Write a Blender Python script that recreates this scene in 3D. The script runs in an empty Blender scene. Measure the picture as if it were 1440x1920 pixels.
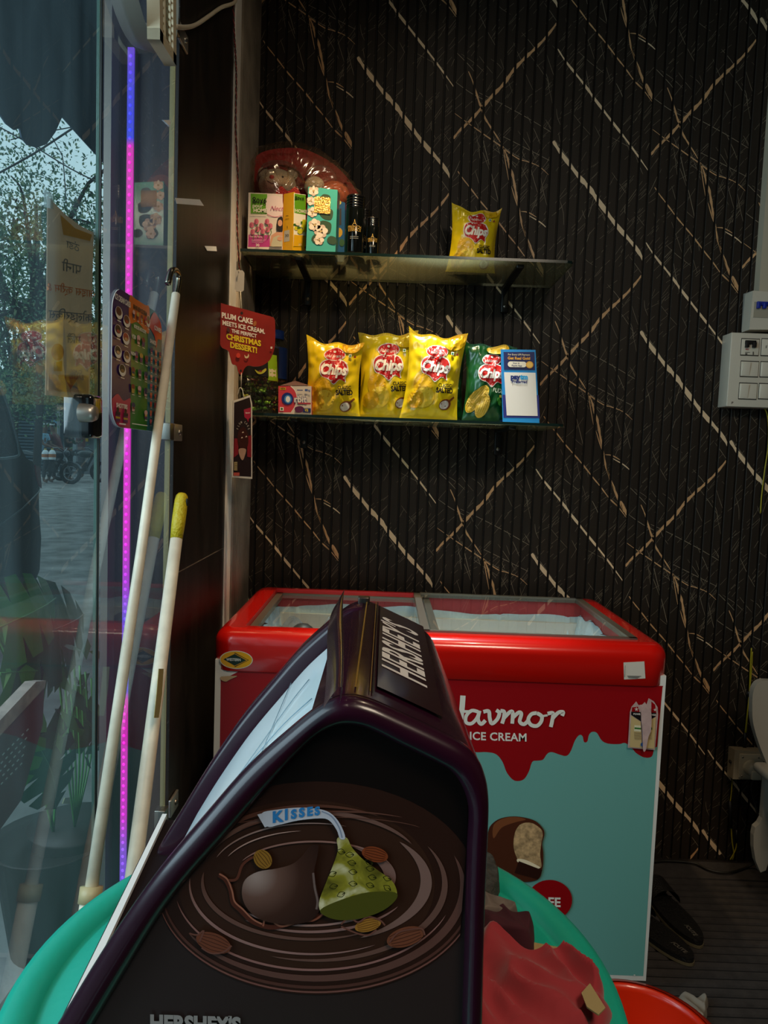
import bpy, bmesh, math, random
from mathutils import Vector, Matrix, noise
from math import sin, cos, pi, radians, sqrt
random.seed(7)
SC = bpy.context.scene
COL = SC.collection
# ------------------------------------------------------------------ camera, world, exposure
FPX, PITCH, ROLL, EYE = 1331.0, radians(4.2), radians(2.1), 1.36
FW = Vector((0, cos(PITCH), -sin(PITCH)))
U0 = Vector((0, sin(PITCH), cos(PITCH)))
R0 = Vector((1, 0, 0))
IX = cos(ROLL) * R0 + sin(ROLL) * U0
IY = sin(ROLL) * R0 - cos(ROLL) * U0
CAMP = Vector((0, 0, EYE))
cam = bpy.data.cameras.new('camera')
cam.sensor_fit = 'VERTICAL'; cam.sensor_height = 36; cam.lens = 36 * FPX / 1920
cam.clip_start = 0.02; cam.clip_end = 300
camo = bpy.data.objects.new('camera', cam); COL.objects.link(camo)
camo.matrix_world = Matrix.Translation(CAMP) @ Matrix((IX, -IY, -FW)).transposed().to_4x4()
SC.camera = camo
SC.view_settings.view_transform = 'Standard'; SC.view_settings.look = 'None'
SC.view_settings.gamma = 1.0; SC.view_settings.exposure = 0.0; SC.view_settings.use_curve_mapping = False
w = bpy.data.worlds.new('daylight_sky'); SC.world = w; w.use_nodes = True
nt = w.node_tree; bg = nt.nodes['Background']
tc = nt.nodes.new('ShaderNodeTexCoord'); nz = nt.nodes.new('ShaderNodeTexNoise'); nz.inputs['Scale'].default_value = 3.0
nt.links.new(tc.outputs['Generated'], nz.inputs['Vector'])
rp = nt.nodes.new('ShaderNodeValToRGB'); rp.color_ramp.elements[0].color = (0.34, 0.56, 0.66, 1); rp.color_ramp.elements[1].color = (0.56, 0.78, 0.86, 1)
nt.links.new(nz.outputs['Fac'], rp.inputs['Fac']); nt.links.new(rp.outputs['Color'], bg.inputs['Color'])
bg.inputs['Strength'].default_value = 1.15

def area_light(name, loc, size, power, color, aim, portal=False, size_y=None):
    l = bpy.data.lights.new(name, 'AREA'); l.energy = power; l.color = color; l.size = size
    if size_y: l.shape = 'RECTANGLE'; l.size_y = size_y
    o = bpy.data.objects.new(name, l); COL.objects.link(o); o.location = loc
    o.rotation_euler = (Vector(aim) - Vector(loc)).to_track_quat('-Z', 'Y').to_euler()
    if portal: l.cycles.is_portal = True
    return o
area_light('daylight_portal', (-0.48, 0.3, 1.45), 2.4, 1, (1, 1, 1), (1, 0.3, 1.45), True, 2.8)
# unseen lamp added outside the glass front, boosting the daylight in the shop
area_light('daylight_fill', (-1.75, 0.15, 1.9), 1.5, 46, (0.66, 0.86, 1.0), (0.0, 0.75, 1.0), size_y=1.7)
def spot(name, loc, aim, power, color, angle, blend=0.5, r=0.03):
    l = bpy.data.lights.new(name, 'SPOT'); l.energy = power; l.color = color; l.spot_size = radians(angle); l.spot_blend = blend
    l.shadow_soft_size = r
    o = bpy.data.objects.new(name, l); COL.objects.link(o); o.location = loc
    o.rotation_euler = (Vector(aim) - Vector(loc)).to_track_quat('-Z', 'Y').to_euler()
DOWN = [(-0.12, 1.78, 120), (0.16, 1.93, 70), (0.50, 0.95, 22)]
area_light('warm_fill', (0.7, -0.5, 2.86), 0.6, 26, (1.0, 0.84, 0.64), (0.6, -0.3, 0))  # unseen fill lamp added behind the camera to warm the dim interior
spot('downlight_beam', (-0.12, 1.78, 2.84), (-0.06, 2.20, 1.0), 95, (1.0, 0.70, 0.38), 58, 0.9)
spot('downlight_beam', (0.16, 1.93, 2.84), (0.16, 2.02, 0.9), 170, (0.80, 0.93, 1.0), 30, 0.6)
spot('downlight_beam', (0.50, 0.95, 2.84), (0.45, 1.15, 0.8), 22, (1.0, 0.78, 0.52), 80, 0.9)

# ------------------------------------------------------------------ helpers
def ray(x, y): return FW + IX * ((x - 720) / FPX) + IY * ((y - 960) / FPX)
def onY(x, y, Y): d = ray(x, y); return CAMP + d * (Y / d.y)
def onX(x, y, X): d = ray(x, y); return CAMP + d * (X / d.x)
def onZ(x, y, Z): d = ray(x, y); return CAMP + d * ((Z - EYE) / d.z)
def lin(c):
    if isinstance(c, str): c = [int(c[i:i + 2], 16) / 255 for i in (0, 2, 4)]
    return tuple((v / 12.92 if v <= 0.04045 else ((v + 0.055) / 1.055) ** 2.4) for v in c)
MATS = {}
def mat(name, color='808080', rough=0.5, metal=0.0, coat=0.0, emit=None, es=0.0, alpha=None, trans=0.0, bump=0.0, bscale=60, var=0.0, vscale=8, spec=0.5, sheen=0.0):
    if name in MATS: return MATS[name]
    m = bpy.data.materials.new(name); m.use_nodes = True; MATS[name] = m
    n = m.node_tree.nodes; L = m.node_tree.links; b = n['Principled BSDF']
    c = lin(color) if isinstance(color, str) else color
    b.inputs['Base Color'].default_value = (*c, 1); b.inputs['Roughness'].default_value = rough
    b.inputs['Metallic'].default_value = metal; b.inputs['Coat Weight'].default_value = coat
    b.inputs['Coat Roughness'].default_value = 0.08; b.inputs['Specular IOR Level'].default_value = spec
    b.inputs['Transmission Weight'].default_value = trans; b.inputs['Sheen Weight'].default_value = sheen
    if emit: b.inputs['Emission Color'].default_value = (*(lin(emit) if isinstance(emit, str) else emit), 1); b.inputs['Emission Strength'].default_value = es
    if alpha is not None: b.inputs['Alpha'].default_value = alpha
    if var or bump:
        t = n.new('ShaderNodeTexCoord')
    if var:
        z = n.new('ShaderNodeTexNoise'); z.inputs['Scale'].default_value = vscale; z.inputs['Detail'].default_value = 5
        L.new(t.outputs['Object'], z.inputs['Vector'])
        r = n.new('ShaderNodeValToRGB'); r.color_ramp.elements[0].position = 0.3; r.color_ramp.elements[1].position = 0.7
        r.color_ramp.elements[0].color = (*[v * (1 - var) for v in c], 1); r.color_ramp.elements[1].color = (*[min(1, v * (1 + var)) for v in c], 1)
        L.new(z.outputs['Fac'], r.inputs['Fac']); L.new(r.outputs['Color'], b.inputs['Base Color'])
    if bump:
        z = n.new('ShaderNodeTexNoise'); z.inputs['Scale'].default_value = bscale; z.inputs['Detail'].default_value = 4
        L.new(t.outputs['Object'], z.inputs['Vector'])
        bp = n.new('ShaderNodeBump'); bp.inputs['Strength'].default_value = bump; bp.inputs['Distance'].default_value = 0.01
        L.new(z.outputs['Fac'], bp.inputs['Height']); L.new(bp.outputs['Normal'], b.inputs['Normal'])
    return m
def ink(color, rough=0.45): return mat('print_' + color + ('' if rough == 0.45 else '_%d' % int(rough * 100)), color, rough)

ORG = {}
class MB:
    """collects shapes (world coordinates) and links them as one mesh object"""
    def __init__(s): s.v = []; s.f = []; s.m = []; s.mats = []; s.sm = []
    def mi(s, m):
        if m not in s.mats: s.mats.append(m)
        return s.mats.index(m)
    def add(s, vs, fs, m, smooth=False):
        k = len(s.v); s.v += [Vector(p) for p in vs]; i = s.mi(m)
        for f in fs: s.f.append([k + q for q in f]); s.m.append(i); s.sm.append(smooth)
        return s
    def box(s, c, d, m, rz=0.0, rx=0.0, ry=0.0, bev=0.0):
        M = Matrix.Rotation(rz, 3, 'Z') @ Matrix.Rotation(ry, 3, 'Y') @ Matrix.Rotation(rx, 3, 'X')
        if bev > 0:
            bm = bmesh.new(); bmesh.ops.create_cube(bm, size=1.0)
            for q in bm.verts: q.co = Vector((q.co.x * d[0], q.co.y * d[1], q.co.z * d[2]))
            bmesh.ops.bevel(bm, geom=bm.edges[:], offset=bev, segments=3, profile=0.5, affect='EDGES')
            bm.verts.index_update()
            vs = [M @ q.co + Vector(c) for q in bm.verts]; fs = [[q.index for q in f.verts] for f in bm.faces]; bm.free()
            return s.add(vs, fs, m, True)
        vs = [M @ Vector((x * d[0] / 2, y * d[1] / 2, z * d[2] / 2)) + Vector(c) for x in (-1, 1) for y in (-1, 1) for z in (-1, 1)]
        return s.add(vs, [(0, 1, 3, 2), (4, 6, 7, 5), (0, 4, 5, 1), (2, 3, 7, 6), (0, 2, 6, 4), (1, 5, 7, 3)], m)
    def bb(s, a, b, m, bev=0.0):
        return s.box([(a[i] + b[i]) / 2 for i in range(3)], [abs(b[i] - a[i]) for i in range(3)], m, bev=bev)
    def tube(s, pts, r, m, n=10, caps=True, closed=False):
        pts = [Vector(p) for p in pts]; N = len(pts); rs = r if isinstance(r, (list, tuple)) else [r] * N
        vs = []; up = None
        for i, p in enumerate(pts):
            if closed: t = pts[(i + 1) % N] - pts[i - 1]
            else: t = pts[min(i + 1, N - 1)] - pts[max(i - 1, 0)]
            t.normalize()
            if up is None: up = t.orthogonal().normalized()
            up = (up - t * up.dot(t)); up = up.normalized() if up.length > 1e-6 else t.orthogonal().normalized()
            q = t.cross(up)
            for k in range(n):
                a = 2 * pi * k / n; vs.append(p + (up * cos(a) + q * sin(a)) * rs[i])
        fs = []
        for i in range(N if closed else N - 1):
            j = (i + 1) % N
            for k in range(n): fs.append((i * n + k, i * n + (k + 1) % n, j * n + (k + 1) % n, j * n + k))
        if caps and not closed: fs.append(tuple(range(n))[::-1]); fs.append(tuple(range((N - 1) * n, N * n)))
        return s.add(vs, fs, m, True)
    def lathe(s, prof, c, m, n=32, axis='Z', smooth=True):
        vs = []; c = Vector(c)
        for r, z in prof:
            for k in range(n):
                a = 2 * pi * k / n; x, y = r * cos(a), r * sin(a)
                vs.append(c + (Vector((x, y, z)) if axis == 'Z' else Vector((x, z, y)) if axis == 'Y' else Vector((z, x, y))))
        fs = [(i * n + k, i * n + (k + 1) % n, (i + 1) * n + (k + 1) % n, (i + 1) * n + k) for i in range(len(prof) - 1) for k in range(n)]
        return s.add(vs, fs, m, smooth)
    def grid(s, fn, nu, nv, m, smooth=True, cu=False):
        vs = [fn(i / nu, j / nv) for j in range(nv + 1) for i in range(nu + 1)]
        fs = [(j * (nu + 1) + i, j * (nu + 1) + i + 1, (j + 1) * (nu + 1) + i + 1, (j + 1) * (nu + 1) + i) for j in range(nv) for i in range(nu)]
        return s.add(vs, fs, m, smooth)
    def ell(s, c, r, m, nu=16, nv=10, M=None):
        c = Vector(c)
        def fn(u, v):
            a = 2 * pi * u; b = pi * (v - 0.5); p = Vector((r[0] * cos(a) * cos(b), r[1] * sin(a) * cos(b), r[2] * sin(b)))
            return c + (M @ p if M else p)
        return s.grid(fn, nu, nv, m)
    def slab(s, pts, off, m, mside=None):
        """closed outline (world points) thickened by vector off"""
        n = len(pts); off = Vector(off)
        vs = [Vector(p) for p in pts] + [Vector(p) + off for p in pts]
        s.add(vs, [tuple(range(n))], m); s.f[-1] = [len(s.v) - 2 * n + q for q in range(n)]
        k = len(s.v) - 2 * n; i = s.mi(m); j = s.mi(mside or m)
        s.f.append([k + n + q for q in range(n)][::-1]); s.m.append(i); s.sm.append(False)
        for q in range(n): s.f.append([k + q, k + (q + 1) % n, k + n + (q + 1) % n, k + n + q]); s.m.append(j); s.sm.append(False)
        return s
    def poly(s, pts, m): return s.add(pts, [tuple(range(len(pts)))], m)
    def build(s, name, parent=None, mods=None, fixn=True):
        o0 = ORG.get(parent.name, Vector((0, 0, 0))) if parent else Vector((0, 0, 0))
        me = bpy.data.meshes.new(name)
        org = o0
        if parent is None and s.v:
            lo = [min(p[i] for p in s.v) for i in range(3)]; hi = [max(p[i] for p in s.v) for i in range(3)]
            org = Vector(((lo[0] + hi[0]) / 2, (lo[1] + hi[1]) / 2, lo[2]))
        me.from_pydata([tuple(p - org) for p in s.v], [], s.f)
        for m in s.mats: me.materials.append(m)
        me.polygons.foreach_set('material_index', s.m); me.polygons.foreach_set('use_smooth', s.sm)
        if fixn:
            bm = bmesh.new(); bm.from_mesh(me); bmesh.ops.recalc_face_normals(bm, faces=bm.faces[:]); bm.to_mesh(me); bm.free()
        me.update()
        o = bpy.data.objects.new(name, me); COL.objects.link(o)
        if parent: o.parent = parent
        else: o.location = org
        ORG[o.name] = Vector(org)
        return o
def tag(o, label=None, cat=None, group=None, kind=None):
    if label: o['label'] = label
    if cat: o['category'] = cat
    if group: o['group'] = group
    if kind: o['kind'] = kind
    return o
def thing(name, loc, label, cat, group=None):
    o = bpy.data.objects.new(name, None); COL.objects.link(o); o.location = loc; o.empty_display_size = 0.05
    ORG[o.name] = Vector(loc); return tag(o, label, cat, group)
def struct(o): o['kind'] = 'structure'; return o
def smooth_pts(pts, n=6, closed=False):
    """Catmull-Rom"""
    P = [Vector(p) for p in pts]; out = []; N = len(P)
    rng = range(N) if closed else range(N - 1)
    for i in rng:
        if closed: a, b, c, d = P[i - 1], P[i], P[(i + 1) % N], P[(i + 2) % N]
        else: a, b, c, d = P[max(i - 1, 0)], P[i], P[i + 1], P[min(i + 2, N - 1)]
        for k in range(n):
            t = k / n
            out.append(0.5 * ((2 * b) + (c - a) * t + (2 * a - 5 * b + 4 * c - d) * t * t + (3 * b - a - 3 * c + d) * t ** 3))
    if not closed: out.append(P[-1])
    return out
# ---- flat prints: shapes in (u,v) mapped on a surface by fn(u, v, height)
def text_shape(txt, size=1.0, bold=0.0, shear=0.0, align='CENTER', sx=1.0, space=1.0):
    cu = bpy.data.curves.new('t', 'FONT'); cu.body = txt; cu.size = size; cu.offset = bold; cu.shear = shear
    cu.align_x = align; cu.align_y = 'CENTER'; cu.resolution_u = 3; cu.space_character = space; cu.fill_mode = 'FRONT'
    ob = bpy.data.objects.new('t', cu); COL.objects.link(ob)
    dg = bpy.context.evaluated_depsgraph_get(); me = bpy.data.meshes.new_from_object(ob.evaluated_get(dg))
    vs = [(p.co.x * sx, p.co.y) for p in me.vertices]; fs = [tuple(f.vertices) for f in me.polygons]
    bpy.data.objects.remove(ob); bpy.data.curves.remove(cu); bpy.data.meshes.remove(me)
    return vs, fs
def tess(vs, fs, L):
    bm = bmesh.new(); bv = [bm.verts.new((p[0], p[1], 0)) for p in vs]
    for f in fs:
        try: bm.faces.new([bv[i] for i in f])
        except ValueError: pass
    bm.normal_update(); bmesh.ops.triangulate(bm, faces=bm.faces[:])
    if L:
        for _ in range(6):
            e = [q for q in bm.edges if q.calc_length() > L]
            if not e: break
            bmesh.ops.subdivide_edges(bm, edges=e, cuts=1); bmesh.ops.triangulate(bm, faces=bm.faces[:])
    bm.verts.index_update()
    r = [(q.co.x, q.co.y) for q in bm.verts], [[q.index for q in f.verts] for f in bm.faces]
    bm.free(); return r
class Print:
    def __init__(s, mb, fn, L=None, step=0.00025): s.mb = mb; s.fn = fn; s.L = L; s.k = 0; s.step = step
    def put(s, vs, fs, m):
        s.k += 1; vs, fs = tess(vs, fs, s.L)
        s.mb.add([s.fn(u, v, s.step * s.k) for u, v in vs], fs, m); return s
    def hold(s): s.k0 = s.k
    def back(s): s.k = s.k0
    def poly(s, pts, m): return s.put([tuple(p)[:2] for p in pts], [tuple(range(len(pts)))], m)
    def blob(s, pts, m, n=5): return s.poly(smooth_pts([(p[0], p[1], 0) for p in pts], n, True), m)
    def rect(s, x0, y0, x1, y1, m): return s.poly([(x0, y0), (x1, y0), (x1, y1), (x0, y1)], m)
    def rrect(s, x0, y0, x1, y1, r, m):
        pts = []
        for cx, cy, a0 in ((x1 - r, y1 - r, 0), (x0 + r, y1 - r, pi / 2), (x0 + r, y0 + r, pi), (x1 - r, y0 + r, 3 * pi / 2)):
            pts += [(cx + r * cos(a0 + k * pi / 8), cy + r * sin(a0 + k * pi / 8)) for k in range(5)]
        return s.poly(pts, m)
    def ell(s, cx, cy, rx, ry, m, rot=0.0, n=24):
        return s.poly([(cx + rx * cos(a) * cos(rot) - ry * sin(a) * sin(rot), cy + rx * cos(a) * sin(rot) + ry * sin(a) * cos(rot)) for a in [2 * pi * k / n for k in range(n)]], m)
    def line(s, pts, wd, m, n=4):
        P = smooth_pts([(p[0], p[1], 0) for p in pts], n); ws = wd if isinstance(wd, (list, tuple)) else None; a = []; b = []
        for i, p in enumerate(P):
            t = (P[min(i + 1, len(P) - 1)] - P[max(i - 1, 0)]); t.normalize()
            q = i / (len(P) - 1)
            w_ = (ws[0] * (1 - abs(2 * q - 1) ** 2) + ws[1] * abs(2 * q - 1) ** 2) if ws else wd
            a.append((p.x - t.y * w_ / 2, p.y + t.x * w_ / 2)); b.append((p.x + t.y * w_ / 2, p.y - t.x * w_ / 2))
        N = len(a)
        return s.put(a + b, [(i, i + 1, N + i + 1, N + i) for i in range(N - 1)], m)
    def text(s, txt, cx, cy, size, m, bold=0.0, shear=0.0, sx=1.0, rot=0.0, align='CENTER', space=1.0, mirror=False):
        vs, fs = text_shape(txt, size, bold * size, shear, align, sx, space)
        if mirror: vs = [(-x, y) for x, y in vs]
        vs = [(cx + x * cos(rot) - y * sin(rot), cy + x * sin(rot) + y * cos(rot)) for x, y in vs]
        return s.put(vs, fs, m)
def plane_fn(o, ux, uy):
    o = Vector(o); ux = Vector(ux).normalized(); uy = Vector(uy).normalized(); n = ux.cross(uy)
    return lambda u, v, h: o + ux * u + uy * v + n * h
# facing the camera (normal -Y)
def front_fn(o): return plane_fn(o, (1, 0, 0), (0, 0, 1))
# print laid out in photo pixels on the vertical plane Y
def pixY(Y): return lambda u, v, h: onY(u, v, Y) + Vector((0, -h, 0))
def pixX(X): return lambda u, v, h: onX(u, v, X) + Vector((h, 0, 0))
def onP(x, y, o, n): d = ray(x, y); return CAMP + d * ((Vector(o) - CAMP).dot(n) / d.dot(n))
def pixP(o, n, cx=0, cy=0, slope=0.0, up=False):
    n = Vector(n).normalized(); o = Vector(o); s = 1 if (CAMP - o).dot(n) > 0 else -1
    if up: return lambda u, v, h: onP(cx + u, cy - v + slope * u, o, n) + n * (s * h)
    return lambda u, v, h: onP(u, v, o, n) + n * (s * h)
# ------------------------------------------------------------------ materials of the room
def wall_black():
    m = mat('fluted_black_laminate', '1c1917', 0.5, spec=.25); n = m.node_tree.nodes; L = m.node_tree.links; b = n['Principled BSDF']
    t = n.new('ShaderNodeTexCoord'); mp = n.new('ShaderNodeMapping'); mp.inputs['Scale'].default_value = (60, 60, 4)
    z = n.new('ShaderNodeTexNoise'); z.inputs['Scale'].default_value = 1.0; z.inputs['Detail'].default_value = 6
    r = n.new('ShaderNodeValToRGB'); r.color_ramp.elements[0].color = (*lin('221d18'), 1); r.color_ramp.elements[1].color = (*lin('332a22'), 1)
    L.new(t.outputs['Object'], mp.inputs['Vector']); L.new(mp.outputs['Vector'], z.inputs['Vector']); L.new(z.outputs['Fac'], r.inputs['Fac']); L.new(r.outputs['Color'], b.inputs['Base Color'])
    return m
def granite():
    m = mat('black_granite', '15120f', 0.42, spec=.3); n = m.node_tree.nodes; L = m.node_tree.links; b = n['Principled BSDF']
    t = n.new('ShaderNodeTexCoord'); mp = n.new('ShaderNodeMapping'); mp.inputs['Scale'].default_value = (5, 7, 1.6); mp.inputs['Rotation'].default_value = (0.5, 0, 0)
    z = n.new('ShaderNodeTexNoise'); z.inputs['Scale'].default_value = 1.5; z.inputs['Detail'].default_value = 8; z.inputs['Distortion'].default_value = 1.5
    r = n.new('ShaderNodeValToRGB'); r.color_ramp.elements[0].position = 0.35; r.color_ramp.elements[1].position = 0.8
    r.color_ramp.elements[0].color = (*lin('0d0b0a'), 1); r.color_ramp.elements[1].color = (*lin('2c251f'), 1)
    v = n.new('ShaderNodeTexNoise'); v.inputs['Scale'].default_value = 260; r2 = n.new('ShaderNodeValToRGB'); r2.color_ramp.elements[0].position = 0.68; r2.color_ramp.elements[1].position = 0.76
    r2.color_ramp.elements[0].color = (0, 0, 0, 1); r2.color_ramp.elements[1].color = (0.09, 0.075, 0.055, 1)
    mx = n.new('ShaderNodeMix'); mx.data_type = 'RGBA'; mx.blend_type = 'ADD'; mx.inputs[0].default_value = 1
    L.new(t.outputs['Object'], mp.inputs['Vector']); L.new(mp.outputs['Vector'], z.inputs['Vector']); L.new(z.outputs['Fac'], r.inputs['Fac'])
    L.new(t.outputs['Object'], v.inputs['Vector']); L.new(v.outputs['Fac'], r2.inputs['Fac']); L.new(r.outputs['Color'], mx.inputs[6]); L.new(r2.outputs['Color'], mx.inputs[7]); L.new(mx.outputs[2], b.inputs['Base Color'])
    bp = n.new('ShaderNodeBump'); bp.inputs['Strength'].default_value = 0.25; bp.inputs['Distance'].default_value = 0.003; L.new(z.outputs['Fac'], bp.inputs['Height']); L.new(bp.outputs['Normal'], b.inputs['Normal'])
    return m
def glass(name, tint=(0.93, 0.97, 0.96), dirt=0.06, dcol=(0.5, 0.6, 0.62), rough=0.0, streak=False, ior=1.5):
    m = bpy.data.materials.new(name); m.use_nodes = True; n = m.node_tree.nodes; L = m.node_tree.links
    for q in list(n):
        if q.type != 'OUTPUT_MATERIAL': n.remove(q)
    out = [q for q in n if q.type == 'OUTPUT_MATERIAL'][0]
    tr = n.new('ShaderNodeBsdfTransparent'); tr.inputs['Color'].default_value = (*tint, 1)
    gl = n.new('ShaderNodeBsdfGlossy'); gl.inputs['Roughness'].default_value = rough
    fr = n.new('ShaderNodeFresnel'); fr.inputs['IOR'].default_value = ior
    gm = n.new('ShaderNodeNewGeometry'); iv = n.new('ShaderNodeMath'); iv.operation = 'SUBTRACT'; iv.inputs[0].default_value = 1.0; L.new(gm.outputs['Backfacing'], iv.inputs[1])
    fm_ = n.new('ShaderNodeMath'); fm_.operation = 'MULTIPLY'; L.new(fr.outputs['Fac'], fm_.inputs[0]); L.new(iv.outputs[0], fm_.inputs[1])
    m1 = n.new('ShaderNodeMixShader'); L.new(fm_.outputs[0], m1.inputs[0]); L.new(tr.outputs[0], m1.inputs[1]); L.new(gl.outputs[0], m1.inputs[2])
    df = n.new('ShaderNodeBsdfDiffuse'); df.inputs['Color'].default_value = (*dcol, 1)
    tl = n.new('ShaderNodeBsdfTranslucent'); tl.inputs['Color'].default_value = (*dcol, 1)
    m0 = n.new('ShaderNodeMixShader'); m0.inputs[0].default_value = 0.5; L.new(df.outputs[0], m0.inputs[1]); L.new(tl.outputs[0], m0.inputs[2])
    m2 = n.new('ShaderNodeMixShader'); L.new(m1.outputs[0], m2.inputs[1]); L.new(m0.outputs[0], m2.inputs[2])
    if streak:
        t = n.new('ShaderNodeTexCoord'); mp = n.new('ShaderNodeMapping'); mp.inputs['Scale'].default_value = (1, 9, 1.3); mp.inputs['Rotation'].default_value = (0.45, 0, 0)
        z = n.new('ShaderNodeTexNoise'); z.inputs['Scale'].default_value = 1.6; z.inputs['Detail'].default_value = 7
        r = n.new('ShaderNodeMapRange'); r.inputs[1].default_value = 0.3; r.inputs[2].default_value = 0.75; r.inputs[3].default_value = dirt * 0.35; r.inputs[4].default_value = dirt * 1.9
        L.new(t.outputs['Object'], mp.inputs['Vector']); L.new(mp.outputs['Vector'], z.inputs['Vector']); L.new(z.outputs['Fac'], r.inputs[0]); L.new(r.outputs[0], m2.inputs[0])
    else: m2.inputs[0].default_value = dirt
    L.new(m2.outputs[0], out.inputs['Surface']); MATS[name] = m
    return m
BLK = wall_black(); GRAN = granite()
GOLD = mat('gold_vein', 'd8a675', 0.4); GOLDP = mat('pale_gold_vein', 'f0d0a8', 0.4); SCR = mat('grey_scratch_vein', '988973', 0.45)
DARK = mat('groove_black', '060505', 0.6)
WL, YB, CEIL, YR, XR = -0.46, 2.40, 2.90, -2.2, 2.7
# ------------------------------------------------------------------ wall_back: fluted panels with the printed vein pattern
PW = 0.3233; X0 = -0.4685
def A(x, y): return 940 + x / 2.88, y / 2.88
def B(x, y): return 940 + x / 2.88, 460 + y / 2.88
def P2(pts):
    o = []
    for p in pts: q = onY(p[0], p[1], YB); o.append((q.x - (X0 + 3 * PW), q.z))
    return o
ST = []
def st(src, pts, w0, m, w1=0.35): ST.append((P2([src(*p) for p in pts]), w0 * 1.35, w0 * w1 * 1.35, m))
st(A, [(305, 265), (350, 335), (450, 460), (500, 530), (600, 660), (700, 790), (795, 925)], .0058, GOLDP)
st(A, [(280, 762), (320, 825), (420, 955), (470, 1010), (520, 1080), (620, 1215), (720, 1330), (766, 1404)], .0105, GOLDP, .6)
st(A, [(350, -45), (380, 0), (415, 45), (470, 120), (520, 180), (570, 240), (630, 320), (670, 370), (720, 440), (770, 490)], .0030, GOLD, .6)
st(B, [(290, 410), (315, 470), (330, 520), (345, 570), (360, 605), (375, 650), (400, 690), (430, 735), (455, 775)], .0045, GOLD)
st(B, [(468, 795), (490, 850), (500, 895), (515, 930), (525, 980), (535, 1040), (545, 1090), (555, 1130)], .0055, GOLD)
st(B, [(555, 1130), (560, 1180), (580, 1240), (600, 1290), (620, 1340), (640, 1390), (660, 1440)], .0045, GOLD)
st(B, [(557, 1140), (575, 1225), (612, 1335), (632, 1385)], .002, GOLD)
st(B, [(470, 800), (480, 870), (497, 970)], .002, GOLD); st(B, [(512, 1005), (528, 1060), (547, 1115)], .0025, GOLD)
st(A, [(782, 452), (800, 495), (822, 545)], .008, GOLD, .3); st(A, [(730, 445), (770, 490), (818, 556)], .002, GOLD)
st(A, [(695, 180), (735, 185), (780, 212)], .0026, GOLD); st(A, [(738, 203), (800, 240), (835, 272)], .0028, GOLDP)
st(B, [(215, 625), (270, 665), (320, 700), (370, 735), (450, 790), (490, 820), (550, 860), (600, 875), (660, 900), (710, 945)], .0026, GOLD)
st(B, [(208, 755), (240, 715), (300, 660), (360, 595), (420, 530), (475, 475), (530, 400), (590, 340), (640, 295), (700, 235), (757, 163)], .0075, GOLD, .6)
for q in ([(345, 520), (450, 570), (600, 650), (722, 722)], [(470, 745), (560, 790), (720, 872)], [(420, 765), (520, 832), (600, 872)], [(350, 700), (370, 790), (395, 890)],
          [(405, 930), (425, 1010), (440, 1080), (435, 1130)], [(215, 460), (300, 520), (380, 560)], [(230, 315), (290, 375), (320, 410)], [(490, 1380), (520, 1440), (530, 1500)],
          [(700, 1310), (760, 1380), (800, 1440)]): st(B, q, .0012, SCR, .7)
P_ = onY(1180, 62, YB).z - onY(1134, 852, YB).z
ZB = [onY(640, 154, YB).z, onY(640, 154, YB).z - 0, onY(999, 397, YB).z, onY(1180, 62, YB).z, onY(1368, 427, YB).z, 0, 0]
ZB[1] = onY(815, 705, YB).z; ZB[5] = ZB[3] - 0.95 ; ZB[6] = ZB[4] - 0.5
rr = random.Random(3)
zmid = ZB[3]
for i in range(330):
    u = rr.uniform(0, PW); z = zmid - rr.uniform(0, P_); l = rr.uniform(.02, .06); a = radians(rr.gauss(50, 7))
    ST.append(([(u, z), (u + l * cos(a), z + l * sin(a))], rr.uniform(.0009, .0015), .0006, SCR))
for i in range(70):
    u = rr.uniform(0, PW); z = zmid - rr.uniform(0, P_); l = rr.uniform(.04, .14); a = radians(rr.choice([-52, -60, -70, 62, -35]) + rr.gauss(0, 6))
    pts = [(u, z), (u + l * .5 * cos(a) + rr.gauss(0, .003), z + l * .5 * sin(a)), (u + l * cos(a), z + l * sin(a))]
    ST.append((pts, rr.uniform(.0007, .0012), .0005, SCR))
def clipx(poly, x0, x1):
    for sgn, xc in ((1, x0), (-1, x1)):
        out = []
        for i in range(len(poly)):
            a, b = poly[i - 1], poly[i]; ia = sgn * (a[0] - xc) >= 0; ib = sgn * (b[0] - xc) >= 0
            if ia != ib:
                t = (xc - a[0]) / (b[0] - a[0]); out.append((xc, a[1] + t * (b[1] - a[1])))
            if ib: out.append(b)
        poly = out
        if not poly: return poly
    return poly
wb = MB(); XEND = 2.7
npan = int(math.ceil((XEND - X0) / PW)); SP = PW / 10; GW = 0.0058
wb.bb((X0 - .3, YB + .009, 0), (XEND, YB + .05, CEIL), DARK)
for k in range(npan * 10):
    a = X0 + k * SP + GW / 2; b = a + SP - GW; c = .0015
    wb.add([(a, YB + .009, 0), (a, YB + c, 0), (a + c, YB, 0), (b - c, YB, 0), (b, YB + c, 0), (b, YB + .009, 0), (a, YB + .009, CEIL), (a, YB + c, CEIL), (a + c, YB, CEIL), (b - c, YB, CEIL), (b, YB + c, CEIL), (b, YB + .009, CEIL)],
           [(i, i + 1, i + 7, i + 6) for i in range(5)], BLK)
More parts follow.
